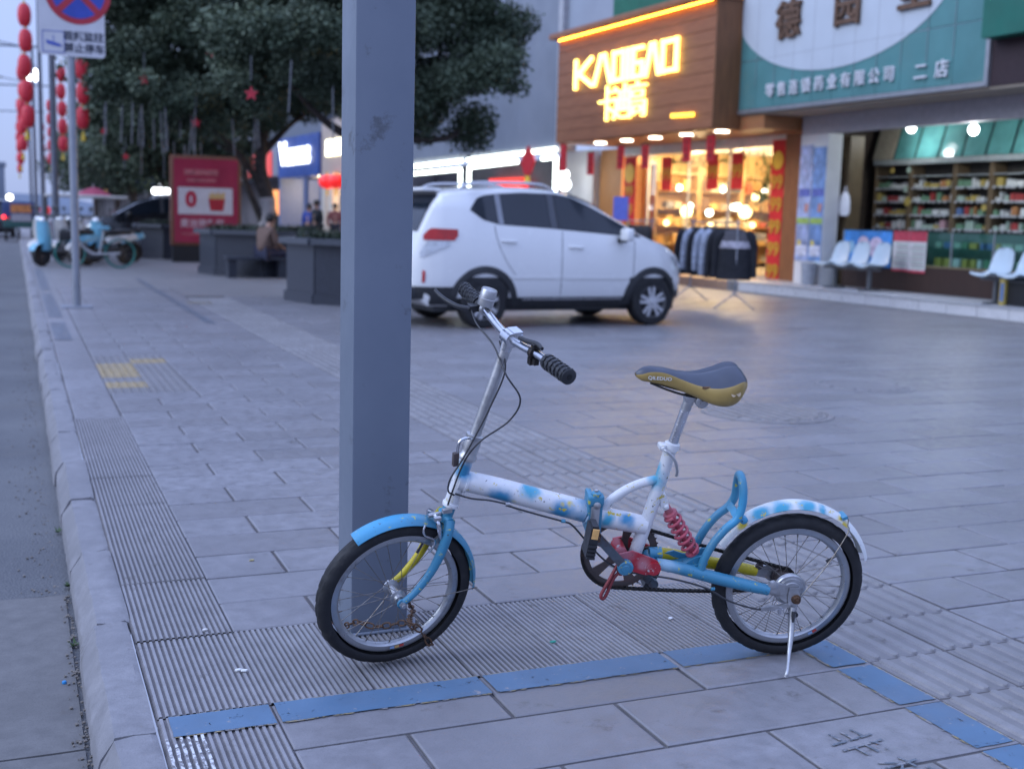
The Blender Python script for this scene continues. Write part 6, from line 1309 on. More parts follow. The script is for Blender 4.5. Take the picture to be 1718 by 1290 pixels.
def tree(loc, trunk, limbs, lobes, nleaf, label, lsz=.075, lime=1.0, seed=1):
    """trunk/limb paths and crown lobes (centre, radii) in metres from the base"""
    R_ = np.random.default_rng(seed); o = tag(empty('tree', loc), label, 'tree', 'street trees')
    q = MB(); tp = spline(trunk, 8); q.tube(tp, [.17, .15, .13, .12], 12); tr = q.build('trunk', m_bark, o, 60)
    if lime: q = MB(); kk = [p for p in tp if p.z < lime + trunk[0][2]]; q.tube(kk, [.175, .160], 14, caps=False); q.build('limewash', m_lime, tr, 60)
    for lb in limbs: q = MB(); q.tube(spline(lb, 6), [.085, .065, .04, .02], 9); q.build('limb', m_bark, o, 60)
    vol = np.array([a[1][0] * a[1][1] * a[1][2] for a in lobes]); pv = vol ** .8 / (vol ** .8).sum(); nb = max(40, int(8.5 * (vol ** (2 / 3)).sum() * 2.7))   # rounded leaf clumps set on the lobes
    which = R_.choice(len(lobes), nb, p=pv); cen = np.array([lobes[i][0] for i in which], float); rd = np.array([lobes[i][1] for i in which], float); d = R_.normal(size=(nb, 3)); d /= np.linalg.norm(d, axis=1)[:, None]
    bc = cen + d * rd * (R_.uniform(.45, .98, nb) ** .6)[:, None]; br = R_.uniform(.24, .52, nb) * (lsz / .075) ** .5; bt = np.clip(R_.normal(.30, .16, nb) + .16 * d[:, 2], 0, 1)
    wb = R_.choice(nb, nleaf, p=br ** 2 / (br ** 2).sum()); d2 = R_.normal(size=(nleaf, 3)); d2 /= np.linalg.norm(d2, axis=1)[:, None]
    base = bc[wb] + d2 * (br[wb] * R_.random(nleaf) ** .35)[:, None] * np.array([1, 1, .72]) + R_.normal(0, .035, (nleaf, 3)); N = nleaf; ltone = np.clip(bt[wb] + .34 * d2[:, 2] + R_.normal(0, .12, N), 0, 1)  # leaves toned lighter upward on clumps and lobes: top light painted into the colour
    ax = R_.normal(size=(N, 3)) + np.array([0, 0, -.35]); ax /= np.linalg.norm(ax, axis=1)[:, None]; tmp = R_.normal(size=(N, 3)); sd = np.cross(ax, tmp); sd /= np.linalg.norm(sd, axis=1)[:, None]; up = np.cross(ax, sd)
    L = lsz * R_.uniform(.7, 1.35, N)[:, None]; wv = L * .36
    v = np.stack([base, base + ax * L * .5 + sd * wv + up * wv * .25, base + ax * L, base + ax * L * .5 - sd * wv + up * wv * .25], 1).reshape(-1, 3)
    me = bpy.data.meshes.new('crown'); me.vertices.add(N * 4); me.vertices.foreach_set('co', v.ravel()); me.loops.add(N * 4); me.polygons.add(N)
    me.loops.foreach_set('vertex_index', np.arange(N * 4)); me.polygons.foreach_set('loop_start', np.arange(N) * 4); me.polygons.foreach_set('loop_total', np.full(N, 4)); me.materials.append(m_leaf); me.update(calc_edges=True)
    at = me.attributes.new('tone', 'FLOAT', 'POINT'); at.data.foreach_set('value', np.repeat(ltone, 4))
    link(bpy.data.objects.new('crown', me), o); return o
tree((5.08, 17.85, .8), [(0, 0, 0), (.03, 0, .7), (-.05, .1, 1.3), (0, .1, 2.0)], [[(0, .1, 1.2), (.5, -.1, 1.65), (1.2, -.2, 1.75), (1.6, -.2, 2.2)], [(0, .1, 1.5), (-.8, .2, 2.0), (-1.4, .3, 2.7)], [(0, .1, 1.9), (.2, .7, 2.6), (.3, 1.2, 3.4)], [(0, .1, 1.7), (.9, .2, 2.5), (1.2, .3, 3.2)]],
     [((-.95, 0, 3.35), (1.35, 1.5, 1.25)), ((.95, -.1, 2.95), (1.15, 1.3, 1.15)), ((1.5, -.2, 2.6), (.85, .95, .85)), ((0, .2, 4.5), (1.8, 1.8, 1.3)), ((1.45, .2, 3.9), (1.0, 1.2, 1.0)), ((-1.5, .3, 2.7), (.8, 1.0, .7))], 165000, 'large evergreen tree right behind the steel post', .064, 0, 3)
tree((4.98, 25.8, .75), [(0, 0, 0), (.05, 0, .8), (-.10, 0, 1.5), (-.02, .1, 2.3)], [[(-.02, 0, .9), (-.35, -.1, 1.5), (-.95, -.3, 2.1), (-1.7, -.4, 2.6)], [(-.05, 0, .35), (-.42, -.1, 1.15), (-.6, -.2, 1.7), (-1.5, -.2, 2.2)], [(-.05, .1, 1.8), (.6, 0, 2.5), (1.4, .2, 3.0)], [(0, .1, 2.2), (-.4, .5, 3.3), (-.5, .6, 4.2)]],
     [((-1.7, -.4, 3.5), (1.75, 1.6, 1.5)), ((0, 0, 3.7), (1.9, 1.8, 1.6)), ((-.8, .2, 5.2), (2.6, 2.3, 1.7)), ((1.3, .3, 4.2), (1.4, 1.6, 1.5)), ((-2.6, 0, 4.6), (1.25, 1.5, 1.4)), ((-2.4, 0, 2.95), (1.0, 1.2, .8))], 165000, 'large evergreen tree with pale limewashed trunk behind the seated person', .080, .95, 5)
tree((4.05, 33.9, .75), [(0, 0, 0), (.05, 0, 1), (0, 0, 2), (.1, 0, 2.8)], [[(0, 0, 1.2), (-.6, 0, 1.9), (-1.2, 0, 2.5)], [(0, 0, 1.5), (.7, 0, 2.1), (1.2, 0, 2.8)]], [((-.6, 0, 2.9), (1.8, 1.8, 1.3)), ((.9, 0, 2.9), (1.7, 1.8, 1.3)), ((0, 0, 4.3), (2.4, 2.2, 1.7)), ((-1.2, 0, 2.2), (1.0, 1.2, .7))], 26000, 'third evergreen tree, above the black car', .13, 0, 8)
for i, (x, y, s) in enumerate(((5.0, 43, 1.0), (4.6, 53, 1.0), (4.8, 64, 1.05), (4.6, 78, 1.1))):
    tree((x, y, .7), [(0, 0, 0), (.05, 0, 1), (0, 0, 2), (.1, 0, 2.8)], [[(0, 0, 1.2), (-.6, 0, 1.9), (-1.2, 0, 2.5)], [(0, 0, 1.5), (.7, 0, 2.1), (1.2, 0, 2.8)]], [((-.9 * s, 0, 2.9), (1.9 * s, 1.8, 1.4)), ((.9, 0, 2.9), (1.8 * s, 1.8, 1.4)), ((0, 0, 4.2), (2.3 * s, 2.2, 1.6))], 16000, ['fourth tree along the pavement, behind the scooters', 'fifth tree along the pavement', 'sixth tree along the pavement, small in the distance', 'farthest tree along the pavement'][i], .16, 0, 20 + i)
# hanging light tubes and red ornaments in the trees
m_ltube = mat('unlit_light_tube', (.13, .135, .15), .3, var=.1); tpos = []
for i in range(18): tpos.append((rng.uniform(1.6, 4.6), 24.2 + rng.uniform(-.6, .8), rng.uniform(3.0, 3.3), rng.uniform(.45, .8)))
for i in range(3): tpos.append((rng.uniform(3.2, 6.2), 16.6 + rng.uniform(-.4, .4), rng.uniform(3.0, 4.6), rng.uniform(.5, .9)))
for i in range(10): tpos.append((rng.uniform(2.6, 4.6), 32.0 + rng.uniform(-.6, .4), rng.uniform(2.8, 3.1), rng.uniform(.45, .8)))
q = MB(); q.cyl((0, 0, 0), (0, 0, -1), .011, n=6); q.cyl((0, 0, .0), (0, 0, .06), .008, n=5); tm = q.mesh('light_tube', m_ltube, 40)
tpos = sorted(tpos[:18]) + sorted(tpos[18:21]) + sorted(tpos[21:])
for i, (x, y, z, L) in enumerate(tpos):
    o = bpy.data.objects.new('light_tube', tm); o.location = (x, y, z); o.scale = (1, 1, L); o.rotation_euler = (rng.gauss(0, .05), rng.gauss(0, .05), 0); link(o)
    tag(o, '%s thin light tube from left hanging from the %s' % (ORD[i if i < 18 else i - 18 if i < 21 else i - 21], ['limewashed tree', 'tree behind the post', 'third tree'][0 if i < 18 else 1 if i < 21 else 2]), 'light tube', 'hanging light tubes in the trees')
for i, (x, y, z) in enumerate(((5.15, 16.35, 3.65), (3.0, 16.5, 2.9), (2.35, 24.0, 3.75), (3.6, 24.0, 4.3), (2.1, 31.5, 3.2), (2.6, 31.4, 2.6), (3.3, 24.0, 3.0))):
    o = tag(empty('red_star_ornament', (x, y, z), rng.uniform(-.3, .3)), 'red star ornament in the tree crown, ' + ['right of the post', 'left of the post', 'above the lantern row', 'beside the pale tubes', 'far left and high', 'far left and low', 'over the poster'][i], 'ornament', 'red ornaments in the trees')
    q = MB(); pts = [((.10 if k % 2 == 0 else .045) * math.sin(2 * PI * k / 10), (.10 if k % 2 == 0 else .045) * math.cos(2 * PI * k / 10)) for k in range(10)]; q.prism(pts, (0, 0, 0), (1, 0, 0), (0, 0, 1), (0, .03, 0)); q.build('star', mat('red_plastic', (.45, .015, .03), .4), o, 0); q = MB(); q.cyl((0, .015, .18), (0, .015, .5), .006, n=5); q.build('string', m_ltube, o, 0)
# ================================================================== poster stand
ad = tag(empty('poster_stand', (4.55, 31.4, 0), rad(-3)), 'tall red advertising stand with fries poster between the planters', 'poster stand')
q = MB(); q.box(-.85, .85, 0, .30, 0, .42); q.build('base', m_black, ad, 0); q = MB(); q.rbox(-.88, .88, -.02, .32, .42, 2.70, .02); q.build('case', mat('brown_case', (.16, .06, .03), .5), ad, 30)
q = MB(); q.box(-.80, .80, -.028, -.021, .50, 2.62); q.build('red_poster', mat('red_poster_print', (.33, .022, .055), .35, var=.15, scale=2), ad, 0); q = MB(); q.box(-.70, .66, -.034, -.029, 1.22, 1.90); q.build('white_panel', mat('white_poster_panel', (.60, .56, .56), .4, var=.08), ad, 0)
text('poster_numeral', '0', .52, ad, (-.38, -.037, 1.58), (1, 0, 0), (0, 0, 1), mat('poster_red_ink', (.45, .02, .05), .5), .001, .03); text('poster_characters', '麦当劳餐厅', .22, ad, (-.1, -.031, .98), (1, 0, 0), (0, 0, 1), mat('poster_pale_ink', (.55, .40, .42), .5), .001, .006);
for i, (z, w, h) in enumerate(((2.28, .42, .07), (2.08, .36, .035), (.72, .50, .02))): q = MB(); q.rbox(-.12 - w, -.12 + w, -.033, -.0285, z - h, z + h, .002, seg=1); q.build('printed_band', mat('poster_pink_ink', (.42, .12, .13), .5, var=.6, scale=22), ad, 0)
q = MB(); q.prism([(.10, 1.32), (.42, 1.32), (.47, 1.62), (.05, 1.62)], (0, -.036, 0), (1, 0, 0), (0, 0, 1), (0, -.003, 0)); q.build('printed_carton', mat('poster_carton_red', (.42, .02, .03), .5), ad, 0)
for i in range(9): q = MB(); x = .08 + .042 * i; q.prism([(x, 1.60), (x + .032, 1.60), (x + .034 + (i - 4) * .004, 1.74 + .03 * (i % 3)), (x + (i - 4) * .004, 1.74 + .03 * (i % 3))], (0, -.0345, 0), (1, 0, 0), (0, 0, 1), (0, -.001, 0)); q.build('printed_fry', mat('poster_fry_yellow', (.62, .36, .05), .5), ad, 0)
# ================================================================== no-parking sign
m_pole = mat('galvanised_pole', (.27, .285, .32), .45, .5, var=.1, scale=5)
sn = tag(empty('no_stopping_sign', (.735, 16.84, 0)), 'grey pole with white plate, blue and red no-stopping roundel and camera notice', 'sign')
q = MB(); q.cyl((0, 0, 0), (0, 0, 4.5), .052, n=16); q.build('pole', m_pole, sn, 40); q = MB(); q.rbox(-.2, .2, -.2, .2, 0, .015, .004, seg=1); q.build('base_plate', m_pole, sn, 30)
q = MB(); pts = []
for cx_, cz_, a0 in ((.37, 4.55, 0), (-.34, 4.55, PI / 2), (-.34, 3.30, PI), (.37, 3.30, 1.5 * PI)): pts += [(cx_ + .05 * math.cos(a0 + PI / 2 * k / 4), cz_ + .05 * math.sin(a0 + PI / 2 * k / 4)) for k in range(5)]
q.prism(pts, (0, -.065, 0), (1, 0, 0), (0, 0, 1), (0, .008, 0)); plate = q.build('plate', mat('white_sign_plate', (.56, .55, .57), .4, var=.05), sn, 30)
q = MB(); q.lathe((.10, -.066, 4.06), (0, -1, 0), [(.405, 0), (.405, .003), (0, .003)], 48); q.build('red_disc', mat('sign_red', (.40, .018, .035), .4), sn, 30); q = MB(); q.lathe((.10, -.0695, 4.06), (0, -1, 0), [(.33, 0), (.33, .002), (0, .002)], 48); q.build('blue_disc', mat('sign_blue', (.03, .06, .36), .4), sn, 30)
for sg_ in (1, -1): q = MB(); q.obox((.10, -.0735 - .001 * sg_, 4.06), (.245, 0, .245 * sg_), (0, .0015, 0), (-.028 * sg_, 0, .028)); q.build('red_bar', mat('sign_red', (.40, .018, .035), .4), sn, 0)
text('sign_characters', '视频监控', .125, sn, (.155, -.069, 3.50), (1, 0, 0), (0, 0, 1), mat('sign_ink', (.03, .035, .06), .5), .001, .003); text('sign_characters', '禁止停车', .125, sn, (.165, -.069, 3.35), (1, 0, 0), (0, 0, 1), mat('sign_ink', (.03, .035, .06), .5), .001, .003)
for a in ((-.345, -.335, 3.29, 3.55), (-.085, -.075, 3.29, 3.55), (-.345, -.075, 3.285, 3.295), (-.345, -.075, 3.545, 3.555)): q = MB(); q.box(a[0], a[1], -.068, -.0655, a[2], a[3]); q.build('pictogram_frame', mat('sign_blue2', (.06, .10, .40), .4), sn, 0)
q = MB(); q.prism([(-.30, 3.44), (-.14, 3.40), (-.10, 3.37), (-.15, 3.36), (-.29, 3.39)], (0, -.068, 0), (1, 0, 0), (0, 0, 1), (0, -.002, 0)); q.box(-.215, -.205, -.069, -.067, 3.42, 3.50); q.build('camera_pictogram', mat('sign_blue2', (.06, .10, .40), .4), sn, 0)
# ================================================================== lantern posts along the kerb
m_lantern = mat('red_lantern_silk', (.64, .026, .045), .5, var=.12, scale=6)
q = MB(); pr = [(.05, 0), (.10, .01)]
for k in range(11): t = k / 10; pr.append((.10 + .068 * math.sin(PI * t) ** .5, .03 + .50 * t))
pr += [(.10, .55), (.05, .56)]; q.lathe((0, 0, 0), (0, 0, 1), pr, 14); lan_me = q.mesh('lantern', m_lantern, 25); q = MB(); q.cyl((0, 0, .56), (0, 0, .62), .03, n=8); cap_me = q.mesh('lantern_cap', m_gold2, 40)
posts = [(.98, 33.0, 'nearest'), (.98, 47.0, 'second'), (.98, 62.0, 'third'), (.98, 79.0, 'farthest')]
for i, (x, y, nm) in enumerate(posts):
    o = tag(empty('street_lamp', (x, y, 0)), nm + ' grey lamp post with cross arm along the kerb', 'street lamp', 'lantern lamp posts'); q = MB(); q.tube([(0, 0, 0), (0, 0, 6.6), (0, 0, 8.8)], [.095, .075, .06], 12); q.build('shaft', mat('lamp_post_grey', (.14, .155, .19), .45, .3), o, 40)
    q = MB(); q.cyl((-2.6, 0, 7.0 if i == 0 else 6.9), (.9, 0, 7.0), .035, n=8); q.build('cross_arm', mat('lamp_post_grey', (.14, .155, .19), .45, .3), o, 40); q = MB(); q.cyl((0, 0, 8.7), (-1.5, 0, 8.9), .03, n=8); q.rbox(-2.1, -1.4, -.12, .12, 8.86, 8.96, .03); q.build('lamp_head', mat('lamp_head_grey', (.2, .21, .23), .5), o, 40)
    for j, (dx, z0, n_) in enumerate(((-.62, 3.28, 5), (.72, 3.32, 5))):
        s = tag(empty('lantern_string', (x + dx, y, z0)), '%s string of red lanterns on the %s lamp post' % (('road-side', 'pavement-side')[j], nm), 'lanterns', 'lantern strings')
        for k in range(n_):
            a = bpy.data.objects.new('lantern', lan_me); a.location = (rng.gauss(0, .015), 0, .62 * k); link(a, s); b = bpy.data.objects.new('lantern_cap', cap_me); link(b, a)
        q = MB(); q.cyl((0, 0, -.15), (0, 0, 7.0 - z0), .012, n=6); q.lathe((0, 0, -.32), (0, 0, 1), [(.02, 0), (.07, .02), (.03, .24)], 10); q.build('tassel_cord', m_gold2, s, 40)
for i, (x, y, z) in enumerate(((.95, 70, 8.3), (1.15, 70.5, 8.3))):
    o = tag(empty('flood_lamp', (x, y, z)), ['left of two bright distant street lamps above the sign pole', 'right of two bright distant street lamps above the sign pole'][i], 'lamp', 'distant lit lamps'); q = MB(); q.sphere((0, 0, 0), .34, 12, 8); q.build('bulb', emit('lit_street_lamp', (.9, .95, 1), 6), o, 60); q = MB(); q.cyl((0, 0, .2), (.3, 0, .5), .05, n=6); q.build('bracket', m_pole, o, 40)
# ================================================================== people
def skin_mesh(name, pts, edges, rads, root, sub=1):
    me = bpy.data.meshes.new(name); me.from_pydata(pts, edges, []); o = bpy.data.objects.new('tmp_' + name, me); COL.objects.link(o); o.modifiers.new('s', 'SKIN'); sv = me.skin_vertices[0].data
    for i, r in enumerate(rads): sv[i].radius = (r, r) if not isinstance(r, tuple) else r; sv[i].use_root = (i == root)
    m = o.modifiers.new('d', 'SUBSURF'); m.levels = sub; m.render_levels = sub; bpy.context.view_layer.update()
    out = bpy.data.meshes.new_from_object(o.evaluated_get(bpy.context.evaluated_depsgraph_get())); bpy.data.objects.remove(o); out.polygons.foreach_set('use_smooth', [True] * len(out.polygons)); return out
def put(name, me, m, parent): me.materials.clear(); me.materials.append(m); me.polygons.foreach_set('material_index', [0] * len(me.polygons)); o = bpy.data.objects.new(name, me); return link(o, parent)
def person(loc, rz, label, J, coat, trou, hair=(.012, .010, .010), coatname='jacket'):
    """J: joints hip, chest, neck, head, and l/r shoulder elbow wrist, hipj knee ankle toe"""
    o = tag(empty('person', loc, rz), label, 'person'); ms = mat('skin_tone', (.42, .24, .17), .55, var=.06); pts = []; ed = []; rd = []
    def add(p, r, par=None): pts.append(tuple(p)); rd.append(r); i = len(pts) - 1; (ed.append((par, i)) if par is not None else None); return i
    hip = add(J['hip'], .125); ch = add(J['chest'], .13, hip); nk = add(J['neck'], .055, ch); hd0 = add(V(*J['neck']).lerp(V(*J['head']), .5), .062, nk); hd = add(J['head'], .092, hd0); add(V(*J['head']) + V(0, 0, .07), .07, hd)
    for s in 'lr':
        a = add(J[s + 'sh'], .05, ch); b = add(J[s + 'el'], .038, a); c = add(J[s + 'wr'], .027, b); w = V(*J[s + 'wr']); dv = (w - V(*J[s + 'el'])).normalized(); h = add(w + dv * .07, .030, c)
        sd = ortho(dv)[0]
        for k in (-1.2, -.4, .4, 1.2): f1 = add(w + dv * .10 + sd * .014 * k, .008, h); add(w + dv * (.155 - .01 * abs(k)) + sd * .016 * k - V(0, 0, .015), .007, f1)
        add(w + dv * .085 + sd * .042, .009, h)
        a = add(J[s + 'hj'], .082, hip); b = add(J[s + 'kn'], .056, a); c = add(J[s + 'an'], .04, b); add(J[s + 'to'], .035, c)
    put('body', skin_mesh('body', pts, ed, rd, 0), ms, o)
    g = [J['hip'], J['chest'], V(*J['neck']) - V(0, 0, .03), J['lsh'], J['lel'], J['lwr'], J['rsh'], J['rel'], J['rwr']]
    put(coatname, skin_mesh('coat', [tuple(p) for p in g], [(0, 1), (1, 2), (1, 3), (3, 4), (4, 5), (1, 6), (6, 7), (7, 8)], [.165, .17, .075, .075, .06, .045, .075, .06, .045], 0, 2), coat, o)
    g = [J['hip'], J['lhj'], J['lkn'], J['lan'], J['rhj'], J['rkn'], J['ran']]
    put('trousers', skin_mesh('trousers', [tuple(p) for p in g], [(0, 1), (1, 2), (2, 3), (0, 4), (4, 5), (5, 6)], [.15, .10, .075, .055, .10, .075, .055], 0, 2), trou, o)
    hdv = V(*J['head']); q = MB(); q.sphere(hdv + V(0, -.012, .045), .112, 16, 10, sc=(.95, 1.02, .90)); put('hair', q.mesh('hair', mat('black_hair', (.012, .010, .010), .5), 60), mat('black_hair', (.012, .010, .010), .5), o)
    q = MB(); q.sphere(hdv + V(0, .098, -.005), .018, 8, 6, sc=(.8, 1, 1.3)); put('nose', q.mesh('nose', ms, 60), ms, o)
    for sd in (-1, 1): q = MB(); q.sphere(hdv + V(sd * .095, .0, -.005), .028, 8, 6, sc=(.35, .7, 1.1)); put('ear', q.mesh('ear', ms, 60), ms, o); q = MB(); q.sphere(hdv + V(sd * .034, .085, .020), .011, 8, 6); put('eye', q.mesh('eye', m_black, 60), m_black, o); q = MB(); t = V(*J[('l', 'r')[sd > 0] + 'to']); a_ = V(*J[('l', 'r')[sd > 0] + 'an']); q.tube([a_ - (t - a_) * .25 - V(0, 0, .03), a_.lerp(t, .5) - V(0, 0, .01), t + (t - a_) * .25], [.05, .052, .035], 10); put('shoe', q.mesh('shoe', m_black, 60), m_black, o)
    q = MB(); q.rbox(-.022, .022, .086, .094, -.052, -.044, .003, seg=1); k = put('mouth', q.mesh('mouth', m_redb, 40), mat('lip_tone', (.30, .10, .09), .5), o); k.location = hdv
    return o
def stand(h=1.65, step=.08): s = h / 1.65; return {k: tuple(c * s for c in v) for k, v in dict(hip=(0, 0, .90), chest=(0, 0, 1.22), neck=(0, 0, 1.42), head=(0, .01, 1.54), lsh=(-.19, 0, 1.34), lel=(-.24, -.02, 1.08), lwr=(-.22, .08, .86), rsh=(.19, 0, 1.34), rel=(.24, -.02, 1.08), rwr=(.22, .08, .86), lhj=(-.10, 0, .86), lkn=(-.10, step + .03, .48), lan=(-.10, step, .08), lto=(-.12, step + .15, .04), rhj=(.10, 0, .86), rkn=(.10, -step + .03, .48), ran=(.10, -step, .08), rto=(.12, -step + .15, .04)).items()}
# bench block at the planter and the seated person, seen from behind-left, looking to the right
bench = tag(empty('stone_bench', (4.5, 24.25, 0)), 'dark stone bench against the planter under the seated person', 'bench'); q = MB(); q.rbox(-.62, .62, -.2, .28, .36, .42, .01); q.build('seat_slab', m_gran, bench, 30)
for x in (-.5, .5): q = MB(); q.box(x - .08, x + .08, -.15, .25, 0, .36); q.build('support', m_gran, bench, 0)
sit = dict(hip=(0, 0, .50), chest=(0, .08, .84), neck=(0, .14, 1.04), head=(0, .19, 1.16), lsh=(-.19, .08, .96), lel=(-.23, .14, .70), lwr=(-.14, .36, .62), rsh=(.19, .08, .96), rel=(.23, .14, .70), rwr=(.14, .36, .62), lhj=(-.11, .04, .50), lkn=(-.13, .44, .50), lan=(-.12, .46, .09), lto=(-.13, .62, .04), rhj=(.11, .04, .50), rkn=(.13, .44, .50), ran=(.12, .42, .09), rto=(.13, .58, .04))
person((4.62, 24.12, 0), rad(-62), 'person in brown jacket sitting on the bench by the planter', sit, mat('brown_jacket_cloth', (.15, .095, .075), .85, var=.2, scale=20), mat('navy_trousers', (.016, .02, .05), .8))
for i, (px, py, rz, cc, lab) in enumerate(((9.2, 40.0, 2.4, (.03, .06, .28), 'standing person in blue jacket before the far warm doorway'), (7.6, 38.5, .6, (.02, .02, .025), 'person in black standing left of the far doorway'), (10.6, 42.0, 3.0, (.25, .08, .07), 'person in red-brown coat by the far doorway'), (8.4, 35.5, 1.9, (.02, .025, .03), 'person in dark coat partly hidden by the steel post'))):
    person((px, py, 0), rz, lab, stand(1.62 + .03 * i), mat('coat_%d' % i, cc, .8), mat('dark_trousers', (.02, .02, .03), .8))
# ================================================================== scooters, bicycles, tricycle, far traffic
m_lblue = mat('light_blue_scooter', (.16, .42, .56), .3, var=.06, coat=.4); m_cream = mat('cream_scooter', (.52, .50, .47), .35, var=.06, coat=.3); m_teal2 = mat('teal_bike_paint', (.015, .17, .15), .4, var=.1); m_sgrey = mat('silver_bike_paint', (.42, .42, .43), .4, var=.1)
def small_wheel(root, c, r, w, m=m_tyre, rimm=m_trim): W = empty('wheel', c, parent=root); q = MB(); q.lathe((0, -w / 2, 0), (0, 1, 0), [(r * .62, 0), (r * .92, 0), (r, w * .3), (r, w * .7), (r * .92, w), (r * .62, w)], 28, caps=False); q.build('tyre', m, W, 50); q = MB(); q.lathe((0, -w * .3, 0), (0, 1, 0), [(r * .64, 0), (r * .55, w * .1), (r * .12, w * .1), (r * .12, w * .5), (r * .55, w * .5), (r * .64, w * .6)], 24, caps=False); q.build('rim', rimm, W, 40)
def scooter(loc, rz, m, lab):
    o = tag(empty('electric_scooter', loc, rz), lab, 'scooter', 'parked scooters'); o.scale = (1.0, 1.25, 1.08); small_wheel(o, (.62, 0, .22), .22, .10); small_wheel(o, (-.55, 0, .22), .22, .10)
    q = MB(); q.grid([[(.52 + .14 * math.cos(a) + .10 * (z - .5), .15 * w * math.sin(a), z) for a in np.linspace(-1.9, 1.9, 11)] for z, w in ((.32, .7), (.45, 1.0), (.62, 1.1), (.80, .95), (.92, .7))]); q.build('leg_shield', m, o, 60)
    q = MB(); q.grid([[(.62 + .27 * math.cos(t) * .9, .09 * s, .30 + .18 * math.sin(t)) for s in np.linspace(-1, 1, 5)] for t in np.linspace(.1, PI - .2, 10)]); q.build('front_mudguard', m, o, 60)
    q = MB(); q.rbox(-.2, .52, -.14, .14, .26, .33, .03); q.build('footboard', m_trim, o, 40); q = MB(); q.grid([[(x, w * math.sin(a), z + h * math.cos(a)) for a in np.linspace(-1.6, 1.6, 11)] for x, w, z, h in ((-.05, .12, .42, .12), (-.2, .17, .48, .17), (-.5, .18, .52, .18), (-.75, .12, .56, .13), (-.85, .04, .58, .05))]); q.build('rear_body', m, o, 60)
    q = MB(); q.rbox(-.66, -.06, -.13, .13, .66, .76, .04, seg=3); q.build('seat', m_trim, o, 50); q = MB(); q.tube(spline([(.56, 0, .8), (.50, 0, .95), (.48, 0, 1.0)], 4), .03, 10); q.tube(spline([(.40, -.32, 1.02), (.47, -.15, 1.03), (.49, 0, 1.01), (.47, .15, 1.03), (.40, .32, 1.02)], 4), .016, 8); q.build('handlebar', m_trim, o, 40); q = MB(); q.sphere((.58, 0, .93), .09, 12, 8, sc=(.8, 1.2, .9)); q.build('headlamp', m_clearl, o, 60)
    for sd in (-1, 1): q = MB(); q.cyl((.46, sd * .22, 1.02), (.44, sd * .27, 1.16), .006, n=5); q.sphere((.44, sd * .28, 1.19), .055, 10, 6, sc=(.3, 1, .8)); q.build('mirror', m_trim, o, 50)
    return o
scooter((1.05, 28.75, 0), rad(212), m_lblue, 'light blue electric scooter parked beside the sign pole'); scooter((1.05, 30.4, 0), rad(218), m_cream, 'cream electric scooter behind the light blue one'); scooter((1.45, 31.6, 0), rad(222), m_cream, 'farther pale scooter beyond the lamp post'); scooter((2.3, 31.0, 0), rad(214), m_lblue, 'second light blue scooter behind the shared bicycle')
scooter((1.75, 33.2, 0), rad(215), m_trim, 'dark scooter among the parked scooters'); scooter((.95, 31.6, 0), rad(225), m_cream, 'pale scooter nearest the kerb beyond the light blue one'); scooter((1.9, 29.6, 0), rad(200), m_cream, 'pale scooter right behind the sign pole')
def city_bike(loc, rz, lab, mf, mw):
    o = tag(empty('shared_bicycle', loc, rz), lab, 'bicycle', 'parked city bicycles')
    for x in (.52, -.52):
        W = empty('wheel', (x, 0, .33), parent=o); q = MB(); q.tube([(.31 * math.cos(a), 0, .31 * math.sin(a)) for a in np.linspace(0, 2 * PI, 37)[:-1]], .022, 8, closed=True); q.build('tyre', mw, W, 60); q = MB()
        for k in range(10): a = 2 * PI * k / 10; q.cyl((0, 0, 0), (.3 * math.cos(a), 0, .3 * math.sin(a)), .003, n=4)
        q.build('spokes', m_spoke, W, 0)
        r = [[((.355) * math.cos(a), s * .03, .355 * math.sin(a)) for s in (-1, 0, 1)] for a in np.linspace(.3, 2.9, 16)]; q = MB(); q.grid(r); k = q.build('mudguard', mf, o, 60); k.location = (x, 0, .33)
    q = MB(); q.tube([(.42, 0, .82), (.52, 0, .33)], .022, 8); q.tube(spline([(.42, 0, .72), (.2, 0, .42), (0, 0, .30), (-.1, 0, .32)], 5), .035, 10); q.tube([(-.08, 0, .30), (-.18, 0, .80)], .022, 8); q.tube([(-.05, 0, .30), (-.52, 0, .33)], .03, 8); q.build('frame', m_sgrey, o, 60)
    q = MB(); q.tube([(.42, 0, .80), (.38, 0, 1.02)], .016, 8); q.tube(spline([(.25, -.28, 1.0), (.36, -.14, 1.04), (.38, 0, 1.03), (.36, .14, 1.04), (.25, .28, 1.0)], 4), .013, 8); q.build('handlebar', m_trim, o, 50); q = MB(); q.rbox(-.32, -.04, -.08, .08, .84, .92, .03, seg=3); q.build('saddle', m_lblue, o, 50); q = MB(); q.tube(spline([(.52, -.13, .78), (.72, -.13, .82), (.72, .13, .82), (.52, .13, .78)], 4), .008, 6); q.rbox(.48, .74, -.14, .14, .60, .80, .02); q.build('basket', m_trim, o, 40)
    q = MB(); q.rbox(-.18, .18, -.04, .04, .20, .30, .03); q.build('chain_case', m_trim, o, 40); q = MB(); q.grid([[(x, .10 * s, z) for s in (-1, 0, 1)] for x, z in ((-.66, .72), (-.58, .70), (-.40, .69))]); q.build('rear_rack', mf, o, 40); return o
city_bike((1.62, 27.75, 0), rad(176), 'silver and teal shared bicycle parked across the pavement', m_teal2, m_teal2)
